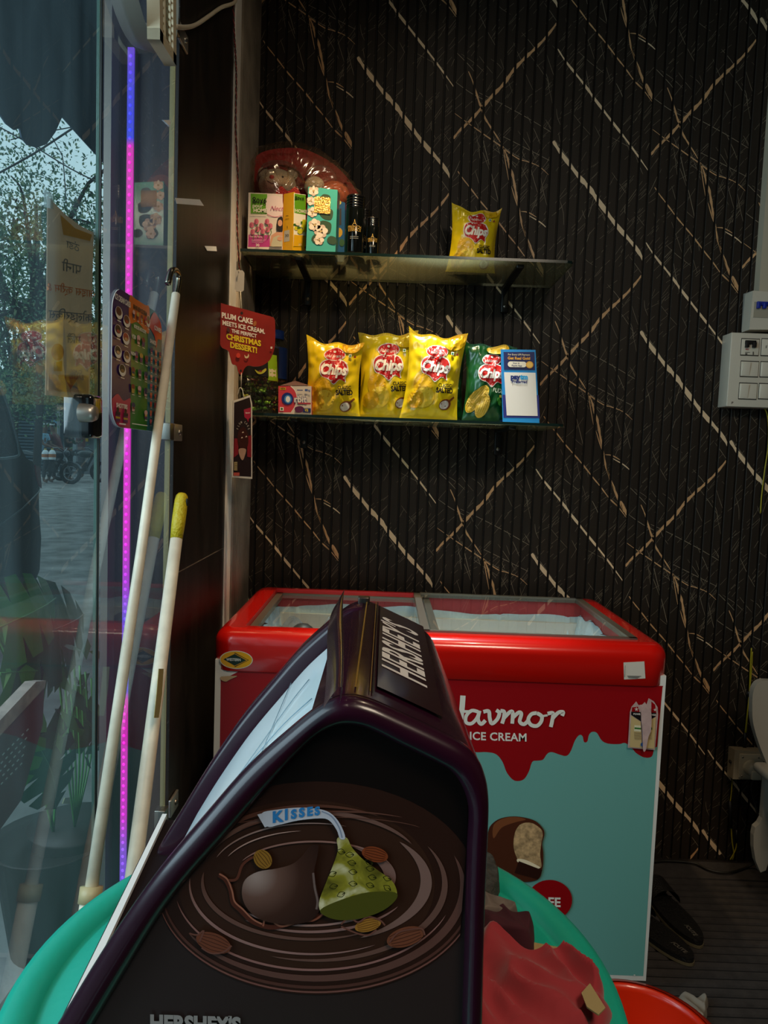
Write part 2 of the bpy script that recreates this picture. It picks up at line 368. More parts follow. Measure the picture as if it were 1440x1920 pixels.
for pi_ in range(7):
    dz0 = ZB[pi_] - ZB[3]
    for kk in range(-3, 4):
        dz = dz0 + kk * P_
        for pts, w0, w1, m in ST:
            if m is SCR and len(pts) == 2: P = [Vector((p[0], p[1] + dz, 0)) for p in pts]
            else: P = [Vector((p[0], p[1] + dz, 0)) for p in smooth_pts([(q[0], q[1], 0) for q in pts], 3)]
            if max(p.y for p in P) < 0 or min(p.y for p in P) > CEIL: continue
            N = len(P) - 1
            for i in range(N):
                p, q = P[i], P[i + 1]; t = (q - p)
                if t.length < 1e-6: continue
                t.normalize(); nx, ny = -t.y, t.x
                f0 = abs(2 * i / N - 1) ** 2; f1 = abs(2 * (i + 1) / N - 1) ** 2
                h0 = (w0 * (1 - f0) + w1 * f0) / 2; h1 = (w0 * (1 - f1) + w1 * f1) / 2
                if len(pts) > 5: h0 *= 1 + .25 * sin(i * 2.1); h1 *= 1 + .25 * sin((i + 1) * 2.1)
                quad = [(p.x + nx * h0, p.y + ny * h0), (p.x - nx * h0, p.y - ny * h0), (q.x - nx * h1, q.y - ny * h1), (q.x + nx * h1, q.y + ny * h1)]
                s0 = int(max(0, min(v[0] for v in quad) // SP)); s1 = int(min(9, max(v[0] for v in quad) // SP))
                for s_ in range(s0, s1 + 1):
                    pl = clipx(quad, s_ * SP + GW / 2 + .001, (s_ + 1) * SP - GW / 2 - .001)
                    if len(pl) > 2 and min(v[1] for v in pl) > 0 and max(v[1] for v in pl) < CEIL:
                        wb.add([(X0 + pi_ * PW + v[0], YB - .0004 - (.0002 if m is not SCR else 0), v[1]) for v in pl], [tuple(range(len(pl)))], m)
struct(wb.build('wall_back', fixn=False))
# ------------------------------------------------------------------ floor with ribbed mat, ceiling, other walls
FLT = mat('floor_tile', '2a2624', 0.4, var=0.3, vscale=5)
struct(MB().bb((WL - .02, YR, -.08), (XR, YB + .05, 0), FLT).build('floor'))
struct(MB().bb((WL - .02, YR, CEIL), (XR, YB + .05, CEIL + .1), mat('ceiling_dark', '2b2622', 0.7)).build('ceiling'))
struct(MB().bb((XR, YR, 0), (XR + .1, YB, CEIL), mat('side_wall_brown', '3a2f28', 0.6)).build('wall_right'))
rw = MB(); WR = mat('rear_wall', '40362e', 0.7)
rw.bb((0.75, YR - .1, 0), (XR, YR, CEIL), WR); rw.bb((WL, YR - .1, 0), (0.75, YR, CEIL), WR)
struct(rw.build('wall_rear'))
struct(MB().bb((WL - .15, YR, 0), (WL, -.9, CEIL), WR).build('wall_left'))
up = MB(); FAC = mat('facade_plaster', '6b625a', .8); up.bb((WL - .14, -9, CEIL + .1), (XR, YB + .2, 8), FAC); up.bb((WL - .14, YB + .06, 0), (XR, 26, 8), FAC); up.bb((WL - .14, -9, 0), (WL - .02, YR - .1, CEIL + .1), FAC); struct(up.build('wall_facade'))
MATM = mat('ribbed_mat', '3d3836', 0.95, bump=0.5, bscale=500, var=0.25, vscale=30)
fm = MB(); fm.bb((WL + .05, -.3, 0), (2.5, 2.37, .004), mat('mat_base', '080707', 0.9))
y = -.3
while y < 2.25:
    wd = .0235; fm.add([(WL + .05, y, .004), (WL + .05, y + .002, .010), (WL + .05, y + wd - .002, .010), (WL + .05, y + wd, .004), (2.5, y, .004), (2.5, y + .002, .010), (2.5, y + wd - .002, .010), (2.5, y + wd, .004)], [(0, 1, 5, 4), (1, 2, 6, 5), (2, 3, 7, 6)], MATM); y += .033
fm.bb((WL + .05, 2.27, .004), (2.5, 2.37, .011), MATM)
tag(fm.build('ribbed_floor_mat'), 'dark grey ribbed carpet mat covering the floor beside the freezer', 'floor mat')
# pillar, trim, glass
pl = MB(); pl.bb((-.585, 1.54, 0), (WL, 2.045, CEIL), GRAN); pl.bb((-.4605, 1.55, 1.088), (WL + .0008, 2.04, 1.0905), mat('joint_grey', '5a5148', .7))
struct(pl.build('wall_left_pillar'))
WT = mat('white_marble_trim', 'f0ece4', 0.35, var=.08, vscale=14)
tr_ = MB(); tr_.bb((-.60, 2.045, 0), (WL + .004, 2.115, CEIL), WT)
for i in range(14): tr_.tube([(WL + .001, 2.127 + i * .0195, 0), (WL + .001, 2.127 + i * .0195, CEIL)], .0092, mat('fluted_brown_grey', '8d8273', .5, var=.35, vscale=9), n=10)
tr_.bb((-.60, 2.115, 0), (WL - .002, YB + .01, CEIL), mat('groove_brown', '1d1814', .7))
struct(tr_.build('trim_1'))
struct(MB().bb((WL - .14, 1.50, 0), (WL - .125, 1.545, CEIL), mat('shutter_rail', '6c665f', .4, metal=.6)).build('trim_2'))
EDGE = mat('glass_edge_green', '5f7f78', 0.15, trans=0.3)
GD = glass('door_glass', dirt=0.05, dcol=(0.30, 0.42, 0.46), streak=True); GF = glass('fixed_glass', dirt=0.06, dcol=(0.25, 0.26, 0.36), streak=True)
d = MB(); d.bb((WL - .004, -.9, 0.02), (WL, 1.131, CEIL), GD); d.bb((WL - .0043, 1.131, 0.02), (WL + .0003, 1.1335, CEIL), EDGE)
struct(d.build('door_1'))
d = MB(); d.bb((WL - .004, 1.143, 0), (WL, 1.516, CEIL), GF); d.bb((WL - .0105, 1.513, 0), (WL + .0003, 1.516, CEIL), mat('glass_edge_amber', '8a7c55', .2)); d.bb((WL - .0043, 1.1405, 0), (WL + .0003, 1.143, CEIL), mat('glass_edge_dark', '0c1413', .3))
struct(d.build('window_1'))
# ------------------------------------------------------------------ LED strip on the pillar outside the glass
def led_mat(name, boost):
    m = bpy.data.materials.new(name); m.use_nodes = True; n = m.node_tree.nodes; L = m.node_tree.links; b = n['Principled BSDF']
    g = n.new('ShaderNodeNewGeometry'); sx = n.new('ShaderNodeSeparateXYZ'); mr = n.new('ShaderNodeMapRange'); mr.inputs[1].default_value = .4; mr.inputs[2].default_value = 2.22
    r = n.new('ShaderNodeValToRGB'); L.new(g.outputs['Position'], sx.inputs[0]); L.new(sx.outputs['Z'], mr.inputs[0]); L.new(mr.outputs[0], r.inputs['Fac'])
    def zf(y): return (onY(236, y, 1.525).z - .4) / 1.82
    st_ = [(0, (.25, .08, 1)), (zf(1590), (.35, .1, .95)), (zf(1530), (.85, .02, .8)), (zf(1310), (1, .01, .62)), (zf(1295), (.12, .06, 1)), (zf(1160), (.18, .07, 1)), (zf(1090), (.62, .03, .95)), (zf(1000), (1, .01, .8)), (zf(275), (1, .01, .62)), (zf(262), (.03, .05, 1)), (zf(160), (.07, .05, 1)), (1, (.25, .05, .9))]
    e = r.color_ramp.elements
    e[0].position = 0; e[0].color = (*st_[0][1], 1); e[1].position = 1; e[1].color = (*st_[-1][1], 1)
    for p, c in st_[1:-1]: q = e.new(p); q.color = (*c, 1)
    L.new(r.outputs['Color'], b.inputs['Emission Color']); b.inputs['Emission Strength'].default_value = boost; b.inputs['Base Color'].default_value = (.02, .02, .02, 1)
    return m
led = thing('led_strip', (-.561, 1.53, .4), 'glowing pink and blue LED light strip running up the dark pillar outside the glass', 'light strip')
z1 = onY(247, 90, 1.525).z
xa = onY(247, 93, 1.525).x; xb = onY(230, 1640, 1.525).x; xm = (xa + xb) / 2
MB().bb((xm - .0065, 1.522, .3), (xm + .0065, 1.527, z1), led_mat('led_tape_glow', .85)).build('tape', led)
MB().bb((xm - .008, 1.527, .3), (xm + .008, 1.539, z1), mat('led_channel', '77777c', .4, metal=.6)).build('channel', led)
LM = led_mat('led_chip_glow', 1.7); z = .31; n_ = 0
while z < z1 - .01:
    n_ += 1; m = MB().ell((xm, 1.5215, z), (.0034, .002, .0038), LM, 8, 5); z += .0163
    if n_ == 1: big = m
    else: big.add(m.v, m.f, LM, True)
tag(big.build('led_chips', led), kind='stuff')
# ------------------------------------------------------------------ clamps on the pillar
CHR = mat('chrome', 'b9b4ac', .38, metal=.85); STL = mat('brushed_steel', '9a958c', .35, metal=1.0)
def clamp(px, label, h=.036):
    c = onX(px[0], px[1], WL + .006); t = thing('glass_clamp', c, label, 'bracket', 'steel glass clamps')
    MB().box((WL + .004, c.y + .004, c.z), (.006, .058, h), CHR, bev=.0018).build('plate', t)
    MB().box((WL - .004, 1.505, c.z), (.024, .028, h), STL, bev=.002).build('jaw', t)
    s = MB(); s.lathe([(.0001, .004), (.0045, .0035), (.0065, .0), (.0065, -.001)], (WL + .0075, c.y + .010, c.z), STL, 16, 'X'); s.box((WL + .0115, c.y + .010, c.z), (.0006, .007, .0012), DARK); s.box((WL + .0115, c.y + .010, c.z), (.0006, .0012, .007), DARK)
    s.build('screw', t)
clamp((333, 811), 'chrome glass clamp screwed to the black stone pillar beside the hooked white pole')
clamp((344, 70), 'chrome glass clamp on the black pillar beside the white exhaust fan at the top', .034)
clamp((326, 1508), 'tarnished glass clamp low on the black pillar behind the brown display case', .04)
# white slabs painted as spots of light on the pillar and glass
for (q, lb) in (([(328, 371), (374, 374), (382, 386), (331, 382)], 'larger white patch painted as a light spot high on the black pillar'), ([(383, 461), (405, 462), (406, 471), (388, 470)], 'small white patch painted as a light spot on the black pillar beside the trim'), ([(306, 225), (319, 225), (319, 238)], 'triangular white patch painted as a light spot on the glass beneath the exhaust fan')):
    tag(MB().slab([onX(x, y, WL + .0014) for x, y in q], (.0008, 0, 0), mat('painted_light_white', 'ffffff', .8)).build('light_patch'), lb, 'tape')  # category 'tape' here holds painted light patches, not real tape
# ------------------------------------------------------------------ exhaust fan
def fan():
    XF = WL + .05
    c = [onX(300, 70, XF), onX(331, 121, XF)]
    y0, y1 = c[0].y, c[1].y; zb = (c[0].z + c[1].z) / 2; s = .30; y0 = y0 - .0
    t = thing('exhaust_fan', (XF, y0 + .09, zb), 'square white exhaust fan with round grille mounted high on the glass', 'fan')
    IV = mat('ivory_plastic', 'c9bda0', .45); IVD = mat('grille_tan', '8f7a55', .5)
    R = Matrix.Rotation(radians(4), 3, 'X'); o = Vector((XF, y1, zb))
    y1 = y1 - y0; s = y1 * 1.05 + .02
    def T(y, z, x=0): return o + R @ Vector((x, -y, z))
    W = y1; f = MB()
    for a, b in (((0, 0), (W, .018)), ((0, .282), (W, .30)), ((0, 0), (.018, .30)), ((W - .018, 0), (W, .30))):
        q = [T(a[0], a[1]), T(b[0], a[1]), T(b[0], b[1]), T(a[0], b[1])]; f.slab(q, (-.022, 0, 0), IV)
    f.build('frame', t)
    g = MB()
    for i in range(22):
        z = .02 + i * .0125; g.slab([T(.016, z, -.002), T(W - .016, z + .006, -.002), T(W - .016, z + .0085, -.002), T(.016, z + .0025, -.002)], (-.008, 0, 0), IVD)
    for yy in (.33, .66): g.slab([T(W * yy, .01, .0005), T(W * yy + .004, .01, .0005), T(W * yy + .004, .29, .0005), T(W * yy, .29, .0005)], (-.004, 0, 0), IV)
    g.build('grille', t)
    h = MB(); h.lathe([(.13, -.05), (.138, -.02), (.14, 0)], T(W / 2, .15, -.022), mat('fan_housing', '6f6a60', .5), 32, 'X'); h.build('housing', t)
fan()
tag(MB().tube(smooth_pts([onX(328, 50, WL + .03), onX(350, 51, WL + .012), onX(368, 46, WL + .008), onX(392, 30, WL + .008), onX(415, 14, WL + .008), onX(440, 4, WL + .01), onX(446, -20, WL + .01)], 6), .0045, mat('white_cable', 'c9bea8', .5), 8).build('white_power_cable'), 'thick white cable looping from the exhaust fan over the black pillar', 'cable')
# twisted red wire along trim
tw = MB(); RW = mat('red_wire', '8e1f1c', .5); BW = mat('black_wire', '14100f', .5); ra = []; rb = []
pts = [onX(437, 0, WL + .008), onX(439, 60, WL + .008), onX(443, 140, WL + .008), onX(442, 240, WL + .008), onX(446, 340, WL + .008), onX(445, 430, WL + .008), onX(449, 508, WL + .012)]
sp_ = smooth_pts(pts, 26)
for i, p in enumerate(sp_):
    a = i * .9; ra.append(p + Vector((cos(a), sin(a), 0)) * .0016); rb.append(p - Vector((cos(a), sin(a), 0)) * .0016)
tw.tube(ra, .0014, RW, 6); tw.tube(rb, .0013, BW, 6)
tag(tw.build('twisted_wire'), 'red and black twisted wire hanging down the white trim of the corner', 'wire')
# ------------------------------------------------------------------ freezer
def freezer():
    XL, XRt, YF, YK, ZT, ZH = -.407, .712, 1.70, 2.31, .935, .832
    t = thing('chest_freezer', (.15, 2.0, 0), 'red and white ice cream chest freezer with sliding glass lids against the fluted wall', 'freezer')
    WH = mat('freezer_white', 'ddd8d0', .35); RD = mat('freezer_red', 'c51108', .22, coat=.6); RDD = mat('freezer_red_inner', 'c02028', .4)
    b = MB(); bl, br, yf, yk, zb = -.398, .703, YF, 2.29, .075
    # cabinet as open box with thick walls
    for a, c in (((bl, yf, zb), (br, yf + .05, .86)), ((bl, yk - .05, zb), (br, yk, .86)), ((bl, yf + .05, zb), (bl + .05, yk - .05, .86)), ((br - .05, yf + .05, zb), (br, yk - .05, .86)), ((bl + .05, yf + .05, zb), (br - .05, yk - .05, .40))): b.bb(a, c, WH)
    b.build('cabinet', t)
    for x in (bl + .08, br - .08):
        for yy in (yf + .08, yk - .08): pl_ = MB(); pl_.lathe([(.0001, -.03), (.02, -.03), (.025, 0), (.02, .03), (.0001, .03)], (x, yy, .036), mat('caster_black', '151515', .5), 16, 'X'); pl_.bb((x - .02, yy - .02, .05), (x + .02, yy + .02, .078), STL); pl_.build('caster', t)
    # hood: outline with rounded upper corners swept along Y, opened by a well
    h = MB(); r = .045
    def prof(y_in, zt):
        o = [(XL - .002, ZH), (XL, ZT - r)]
        for k in range(1, 8): a = pi - k * pi / 16; o.append((XL + r + r * cos(a), ZT - r + r * sin(a)))
        return o
    ox0, ox1, oy0, oy1 = -.335, .645, 1.745, 2.26
    def ring(off, z):   # rounded rectangle ring
        pts = []; rr_ = max(.012, .05 - off)
        for cx, cy, a0 in ((XRt - off - rr_, YK - off - rr_, 0), (XL + off + rr_, YK - off - rr_, pi / 2), (XL + off + rr_, YF - .008 + off + rr_, pi), (XRt - off - rr_, YF - .008 + off + rr_, 3 * pi / 2)):
            for k in range(9): a = a0 + k * pi / 16; pts.append((cx + rr_ * cos(a), cy + rr_ * sin(a), z))
        return pts
    rings = [ring(.006, ZH), ring(0, ZH + .004), ring(0, ZT - .035)]
    for k in range(1, 7): a = k * pi / 12; rings.append(ring(.035 * (1 - cos(a)), ZT - .035 + .035 * sin(a)))
    vs = [p for q in rings for p in q]; n = 36
    h.add(vs, [(i * n + k, i * n + (k + 1) % n, (i + 1) * n + (k + 1) % n, (i + 1) * n + k) for i in range(len(rings) - 1) for k in range(n)], RD, True)
    # top ring to rectangular opening
    top = rings[-1]; inner = []
    for p in top: inner.append((min(max(p[0], ox0), ox1), min(max(p[1], oy0), oy1), ZT + .0005))
    inner = []
    for q in range(4):
        cx, cy = ((ox1, oy1), (ox0, oy1), (ox0, oy0), (ox1, oy0))[q]
        for k in range(9): inner.append((cx, cy, ZT))
    h.add(list(top) + inner, [(k, (k + 1) % n, n + (k + 1) % n, n + k) for k in range(n)], RD)
    for a, c in (((ox0, oy0), (ox1, oy0)), ((ox1, oy0), (ox1, oy1)), ((ox1, oy1), (ox0, oy1)), ((ox0, oy1), (ox0, oy0))):
        h.add([(a[0], a[1], ZT), (c[0], c[1], ZT), (c[0], c[1], ZT - .075), (a[0], a[1], ZT - .075)], [(0, 1, 2, 3)], RDD)
    h.build('hood', t, fixn=False)
    FR = mat('frost', 'd8ecf6', .6, bump=.9, bscale=25, var=.06, vscale=10)
    ln = MB(); zt = ZT - .075
    def wallp(p0, p1, nrm, seed):
        p0 = Vector(p0); p1 = Vector(p1); nrm = Vector(nrm)
        def fn(u, v):
            q = p0.lerp(p1, u); top_ = zt + .028 + .028 * noise.noise(Vector((u * 6 + seed, seed, 0)))
            z = top_ + (.44 - top_) * v; rib = .012 * max(0, 1 - abs(((u * 4.5 + .2) % 1) - .5) * 26)
            return Vector((q.x, q.y, z)) + nrm * (rib + .014 * (noise.noise(Vector((u * 14, v * 7, seed))) + .5) * min(1, v * 8))
        ln.grid(fn, 90, 18, FR)
    wallp((ox0, oy1 - .002, 0), (ox1, oy1 - .002, 0), (0, -1, 0), 1.3); wallp((ox0 + .002, oy0, 0), (ox0 + .002, oy1, 0), (1, 0, 0), 2.7)
    wallp((ox1 - .002, oy0, 0), (ox1 - .002, oy1, 0), (-1, 0, 0), 4.1); wallp((ox0, oy0 + .002, 0), (ox1, oy0 + .002, 0), (0, 1, 0), 5.5)
    ln.grid(lambda u, v: Vector((ox0 + (ox1 - ox0) * u, oy0 + (oy1 - oy0) * v, .46 + .03 * noise.noise(Vector((u * 9, v * 6, 9))))), 40, 24, FR)
    ln.build('frosted_liner', t)
    AL = mat('lid_frame_metal', '8b8479', .35, metal=.7); GL = glass('lid_glass', (.97, .99, .98), .01, (.6, .65, .65))
    xm0 = onZ(800, 1150, ZT).x
    def lid(x0, x1, z, name_f):
        f = MB(); w_ = .02
        f.bb((x0, oy0, z - .012), (x1, oy0 + .010, z + .003), AL); f.bb((x0, oy1 - .012, z - .012), (x1, oy1, z + .003), AL)
        f.bb((x0, oy0, z - .012), (x0 + w_, oy1, z + .003), AL); f.bb((x1 - w_, oy0, z - .012), (x1, oy1, z + .003), AL)
        for yy in (oy0 + .014, ): pass
        o = f.build('lid_frame', t)
        MB().bb((x0 + w_ - .002, oy0 + .010, z - .005), (x1 - w_ + .002, oy1 - .010, z), GL).build('lid_glass', o)
    lid(ox0 + .001, xm0 + .025, ZT - .016, 'left'); lid(xm0 - .025, ox1 - .001, ZT + .002, 'right')
    # front sticker, traced in its own plane
    S = MB(); pr = Print(S, pixY(YF), None, .0003); R_ = mat('sticker_red', '95060f', .35, coat=.2); TL = mat('sticker_teal', '6aa69d', .4); WHT = mat('sticker_white', 'e6e0d4', .45)
    pr.poly([(415, 1268), (1240, 1292), (1206, 1830), (450, 1803)], TL)
    edge = [(1241, 1291), (1228, 1403), (1224, 1410)]
    drip = [(1242, 1289), (1232, 1400), (1226, 1402), (1222, 1418), (1208, 1420), (1193, 1412), (1184, 1402), (1172, 1393), (1160, 1395), (1140, 1394), (1128, 1388), (1119, 1374), (1110, 1372), (1104, 1378), (1101, 1390), (1095, 1391), (1092, 1380), (1086, 1378), (1078, 1388), (1070, 1408), (1062, 1417), (1050, 1415), (1035, 1410), (1026, 1413), (1018, 1424), (1008, 1426), (998, 1428), (992, 1445), (984, 1459), (974, 1464), (962, 1462), (950, 1448), (942, 1428), (930, 1414), (912, 1410), (890, 1410), (860, 1404), (800, 1420), (700, 1400), (600, 1425), (500, 1400), (412, 1420), (414, 1274), (430, 1268), (447, 1259), (1243, 1286)]
    pr.poly(drip[:2] + [tuple(p)[:2] for p in smooth_pts([(a, b, 0) for a, b in drip[2:-5]], 4)] + drip[-5:], R_)
    # lettering
    tx = Print(S, pixP((0, YF - .001, 0), (0, -1, 0), 955, 1337, .03, True), None, .0003)
    def ln_(pts, w_): pr.line(pts, w_, WHT, 5)
    ln_([(868, 1304), (866, 1330), (862, 1358)], 10); ln_([(836, 1322), (834, 1352), (826, 1362)], 10); ln_([(838, 1340), (860, 1334), (884, 1334)], 5)
    ln_([(896, 1334), (884, 1332), (874, 1342), (874, 1354), (884, 1356), (894, 1346), (899, 1333)], 6.5); ln_([(899, 1332), (896, 1348), (902, 1357), (910, 1350)], 7)
    ln_([(906, 1334), (916, 1333), (918, 1346), (922, 1356), (932, 1348), (936, 1336), (930, 1331)], 7)
    ln_([(938, 1332), (945, 1334), (944, 1346), (941, 1356)], 7); ln_([(944, 1346), (956, 1334), (961, 1336), (960, 1356)], 7); ln_([(960, 1346), (972, 1335), (977, 1338), (974, 1352), (982, 1357), (990, 1350)], 7)
    ln_([(1006, 1336), (996, 1338), (990, 1348), (995, 1358), (1006, 1360), (1014, 1352), (1015, 1342), (1006, 1336)], 7); ln_([(1014, 1342), (1026, 1340)], 4)
    ln_([(1026, 1337), (1036, 1336), (1035, 1348), (1032, 1362)], 7); ln_([(1035, 1346), (1046, 1335), (1055, 1334), (1053, 1341)], 7)
    tx2 = Print(S, pixP((0, YF - .001, 0), (0, -1, 0), 934, 1382, .03, True), None, .0004); tx2.text('ICE CREAM', 0, 0, 21, WHT, .022, space=1.04)
    # choco bar picture
    CH = mat('print_choc', '4a2312', .4); CH2 = mat('print_choc_light', '7a4526', .4); CH3 = mat('print_choc_dark', '2a120a', .4); MO = mat('print_mousse', 'b79468', .5, var=.45, vscale=90); MOD = ink('f0dcb8')
    pr.blob([(914, 1560), (922, 1543), (940, 1532), (968, 1529), (1000, 1536), (1016, 1550), (1020, 1562), (1016, 1580), (1018, 1600), (1016, 1628), (1005, 1648), (960, 1648), (905, 1610)], CH)
    pr.blob([(925, 1545), (945, 1532), (970, 1530), (985, 1535), (965, 1540), (940, 1550), (925, 1570)], CH2)
    pr.blob([(968, 1552), (978, 1542), (996, 1541), (1012, 1551), (1017, 1562), (1014, 1580), (1012, 1600), (1014, 1624), (1000, 1620), (985, 1612), (972, 1612), (963, 1590), (963, 1568)], MO)
    pr.blob([(970, 1608), (985, 1610), (1002, 1618), (1012, 1624), (1004, 1626), (985, 1618), (970, 1614)], MOD)
    pr.poly([(972, 1612), (1016, 1629), (1008, 1646), (964, 1634)], CH3)
    rng = random.Random(5)
    for i in range(26): pr.k = 8 + i % 3; x = rng.uniform(970, 1006); y = rng.uniform(1552, 1600); pr.line([(x, y), (x + rng.uniform(-2, 2), y + rng.uniform(5, 14))], rng.uniform(.8, 2), rng.choice([CH, MOD, CH2]), 2)
    pr.k = 12; pr.ell(1030, 1686, 42, 38, R_, n=40); tx3 = Print(S, pixP((0, YF - .0042, 0), (0, -1, 0), 1040, 1692, .03, True), None, .0014); tx3.text('FREE', -14, 0, 24, WHT, .03)
    pr.put([(1187, 1827), (1190, 1827), (1190, 1825), (1187, 1825)], [(0, 1, 2, 3)], WHT)
    # torn corner
    pr.blob([(415, 1268), (440, 1266), (445, 1267), (434, 1272), (430, 1274), (424, 1277), (416, 1274)], ink('b9976f'))
    S.build('front_sticker', t)
    # energy label
    E_ = MB(); e = Print(E_, pixY(YF - .008), None, .0003); PK = mat('torn_label_paper', 'b99a94', .7, var=.15, vscale=60); TN = ink('c3a873', .6)
    e.poly([(1177, 1402), (1181, 1335), (1184, 1325), (1193, 1315), (1197, 1322), (1204, 1321), (1209, 1316), (1212, 1321), (1216, 1309), (1226, 1315), (1233, 1326), (1234, 1340), (1228, 1406)], PK)
    e.poly([(1184, 1334), (1185, 1326), (1196, 1325), (1199, 1335)], R_); e.poly([(1221, 1315), (1228, 1321), (1230, 1336), (1221, 1336)], R_)
    e.poly([(1183, 1334), (1201, 1335), (1201, 1352), (1183, 1340)], ink('120f0e')); e.poly([(1218, 1336), (1230, 1336), (1229, 1343), (1218, 1349)], ink('120f0e'))
    e.poly([(1183, 1341), (1201, 1353), (1203, 1402), (1180, 1400)], TN); e.poly([(1218, 1350), (1229, 1344), (1226, 1403), (1211, 1402), (1216, 1370)], TN)
    e.poly([(1189, 1359), (1201, 1360), (1201, 1371), (1188, 1370)], ink('d8d0b0')); e.poly([(1189, 1363), (1201, 1364), (1201, 1367), (1189, 1366)], ink('2f6a28')); e.poly([(1217, 1363), (1222, 1363), (1222, 1367), (1216, 1367)], ink('2f6a28'))
    for k in range(5): e.line([(1188, 1373 + k * 2.6), (1201, 1373.6 + k * 2.6)], .6, ink('2b2519'), 1); e.line([(1214, 1373 + k * 2.6), (1221, 1373.4 + k * 2.6)], .5, ink('2b2519'), 1)
    e.ell(1202, 1394, 2.6, 3.6, ink('2a4a80')); e.blob([(1201, 1330), (1218, 1330), (1219, 1365), (1214, 1380), (1209, 1404), (1204, 1404), (1203, 1370)], PK)
    def star(cx, cy, r_): e.poly([(cx + (r_ if k % 2 == 0 else r_ * .4) * sin(k * pi / 5), cy - (r_ if k % 2 == 0 else r_ * .4) * cos(k * pi / 5)) for k in range(10)], ink('cdbfb4'))
    star(1191.5, 1328, 4.2); star(1226, 1329, 3.2)
    et = Print(E_, pixP((0, YF - .011, 0), (0, -1, 0), 1193, 1339, .04, True), None, .0004); et.text('POWE', 1, 0, 4.6, ink('d8cfc4'), .03); et.text('NGS', 32, 0, 4.6, ink('d8cfc4'), .03)
    E_.build('energy_label', t)
    # hood stickers
    H_ = MB(); q = Print(H_, pixY(YF - .009), None, .0003)
    q.ell(443, 1237, 31, 17, ink('cfc8b0'), rot=.03, n=40); q.ell(443, 1237, 29.4, 15.6, mat('badge_amber', 'd79a10', .3), rot=.03, n=40)
    q.poly([(419, 1236), (440, 1226), (462, 1238), (440, 1248)], ink('0f2a1e')); q.line([(440, 1224), (466, 1237.5), (440, 1250)], 1.5, ink('120f0e'), 1)
    et = Print(H_, pixP((0, YF - .0105, 0), (0, -1, 0), 438, 1237, .03, True), None, .0003); et.text('WESTERN', 0, 0, 7, ink('e0ded6'), .015, sx=.86)
    H_.build('maker_badge', t)
    G_ = MB(); q = Print(G_, pixY(YF - .009), None, .0003); q.poly([(1169, 1242), (1208, 1240), (1210, 1272), (1170, 1274)], ink('cfc6b8'))
    et = Print(G_, pixP((0, YF - .0105, 0), (0, -1, 0), 1190, 1267, .02, True), None, .0003)
    for k in range(3): et.rect(-14 + k, -k * 1.7 - 1, 12 - 3 * k, -k * 1.7 - .2, ink('3a3634'))
    for k in range(7): et.rect(-19, -2 + k * 3.2, -18.2, .2 + k * 3.2, ink('3a3634'))
    G_.build('barcode_sticker', t)
freezer()
# bags of ice lying in the freezer
for (x, y_, sx_, lb, c) in ((-.265, 2.14, .07, 'clear plastic bag of dark goods in the left end of the freezer', '2e2b28'), (-.15, 2.15, .055, 'second clear plastic bag in the freezer, beside the brown display peak', '4a4643')):
    t = thing('frozen_bag', (x, y_, .48), lb, 'bag'); m = MB(); rr_ = random.Random(int(abs(x) * 100))
    m.grid(lambda u, v: Vector((x + (sx_ + .02 * noise.noise(Vector((u * 9, v * 9, x)))) * cos(2 * pi * u) * cos(pi * (v - .5)), y_ + sx_ * sin(2 * pi * u) * cos(pi * (v - .5)), (.665) + (.20 + .02 * noise.noise(Vector((u * 11, v * 5, 2)))) * sin(pi * (v - .5)))), 24, 16, glass('bag_film' + str(x), (.8, .82, .84), .3, (.6, .62, .62), .15)); m.build('film', t)
    m = MB()
    for k in range(9): m.ell((x + rr_.uniform(-.035, .035), y_ + rr_.uniform(-.03, .03), .50 + .042 * k), (.034, .028, .024), mat('frozen_goods' + c, c, .5), 10, 6)
    m.build('contents', t)
# ------------------------------------------------------------------ glass shelves
def shelf(zz, label, pieces, zl):
    ft = onY(760, zl, 2.10).z
    t = thing('glass_shelf', (.03, 2.25, ft - .008), label, 'shelf', 'glass wall shelves')
    G = glass('shelf_glass', (.78, .84, .74), .34, (.26, .25, .16), ior=1.9) if 'shelf_glass' not in MATS else MATS['shelf_glass']
    ED = mat('shelf_edge', '122420', .15)
    m = MB(); x0, x1 = -.443, .524; n_ = 6; pts = [(x0, YB - .002), (x0, 2.10), (x1 - .02, 2.10), (x1 - .006, 2.106), (x1, 2.12), (x1, YB - .002)]
    m.slab([(a, b, ft) for a, b in pts], (0, 0, -.008), G, ED); m.build('pane', t)
    for bx in pieces:
        b = MB(); bm_ = mat('bracket_black', '0e0c0b', .35)
        b.bb((bx - .011, 2.125, ft - .020), (bx + .011, YB, ft - .0085), bm_, bev=.003); b.bb((bx - .012, 2.385, ft - .095), (bx + .012, YB - .001, ft - .008), bm_, bev=.003)
        b.ell((bx, 2.384, ft - .075), (.006, .003, .006), STL, 8, 6); b.build('bracket', t)
    return ft
b1 = onY(577, 555, 2.385).x; b2 = onY(947, 560, 2.385).x
ZU = shelf(0, 'upper glass wall shelf on black brackets holding boxes, black bottles and one chips bag', (b1, b2), 477)
ZL = shelf(0, 'lower glass wall shelf holding the row of chips bags and the payment stand', (b1 + .0, b2 + .0), 784)
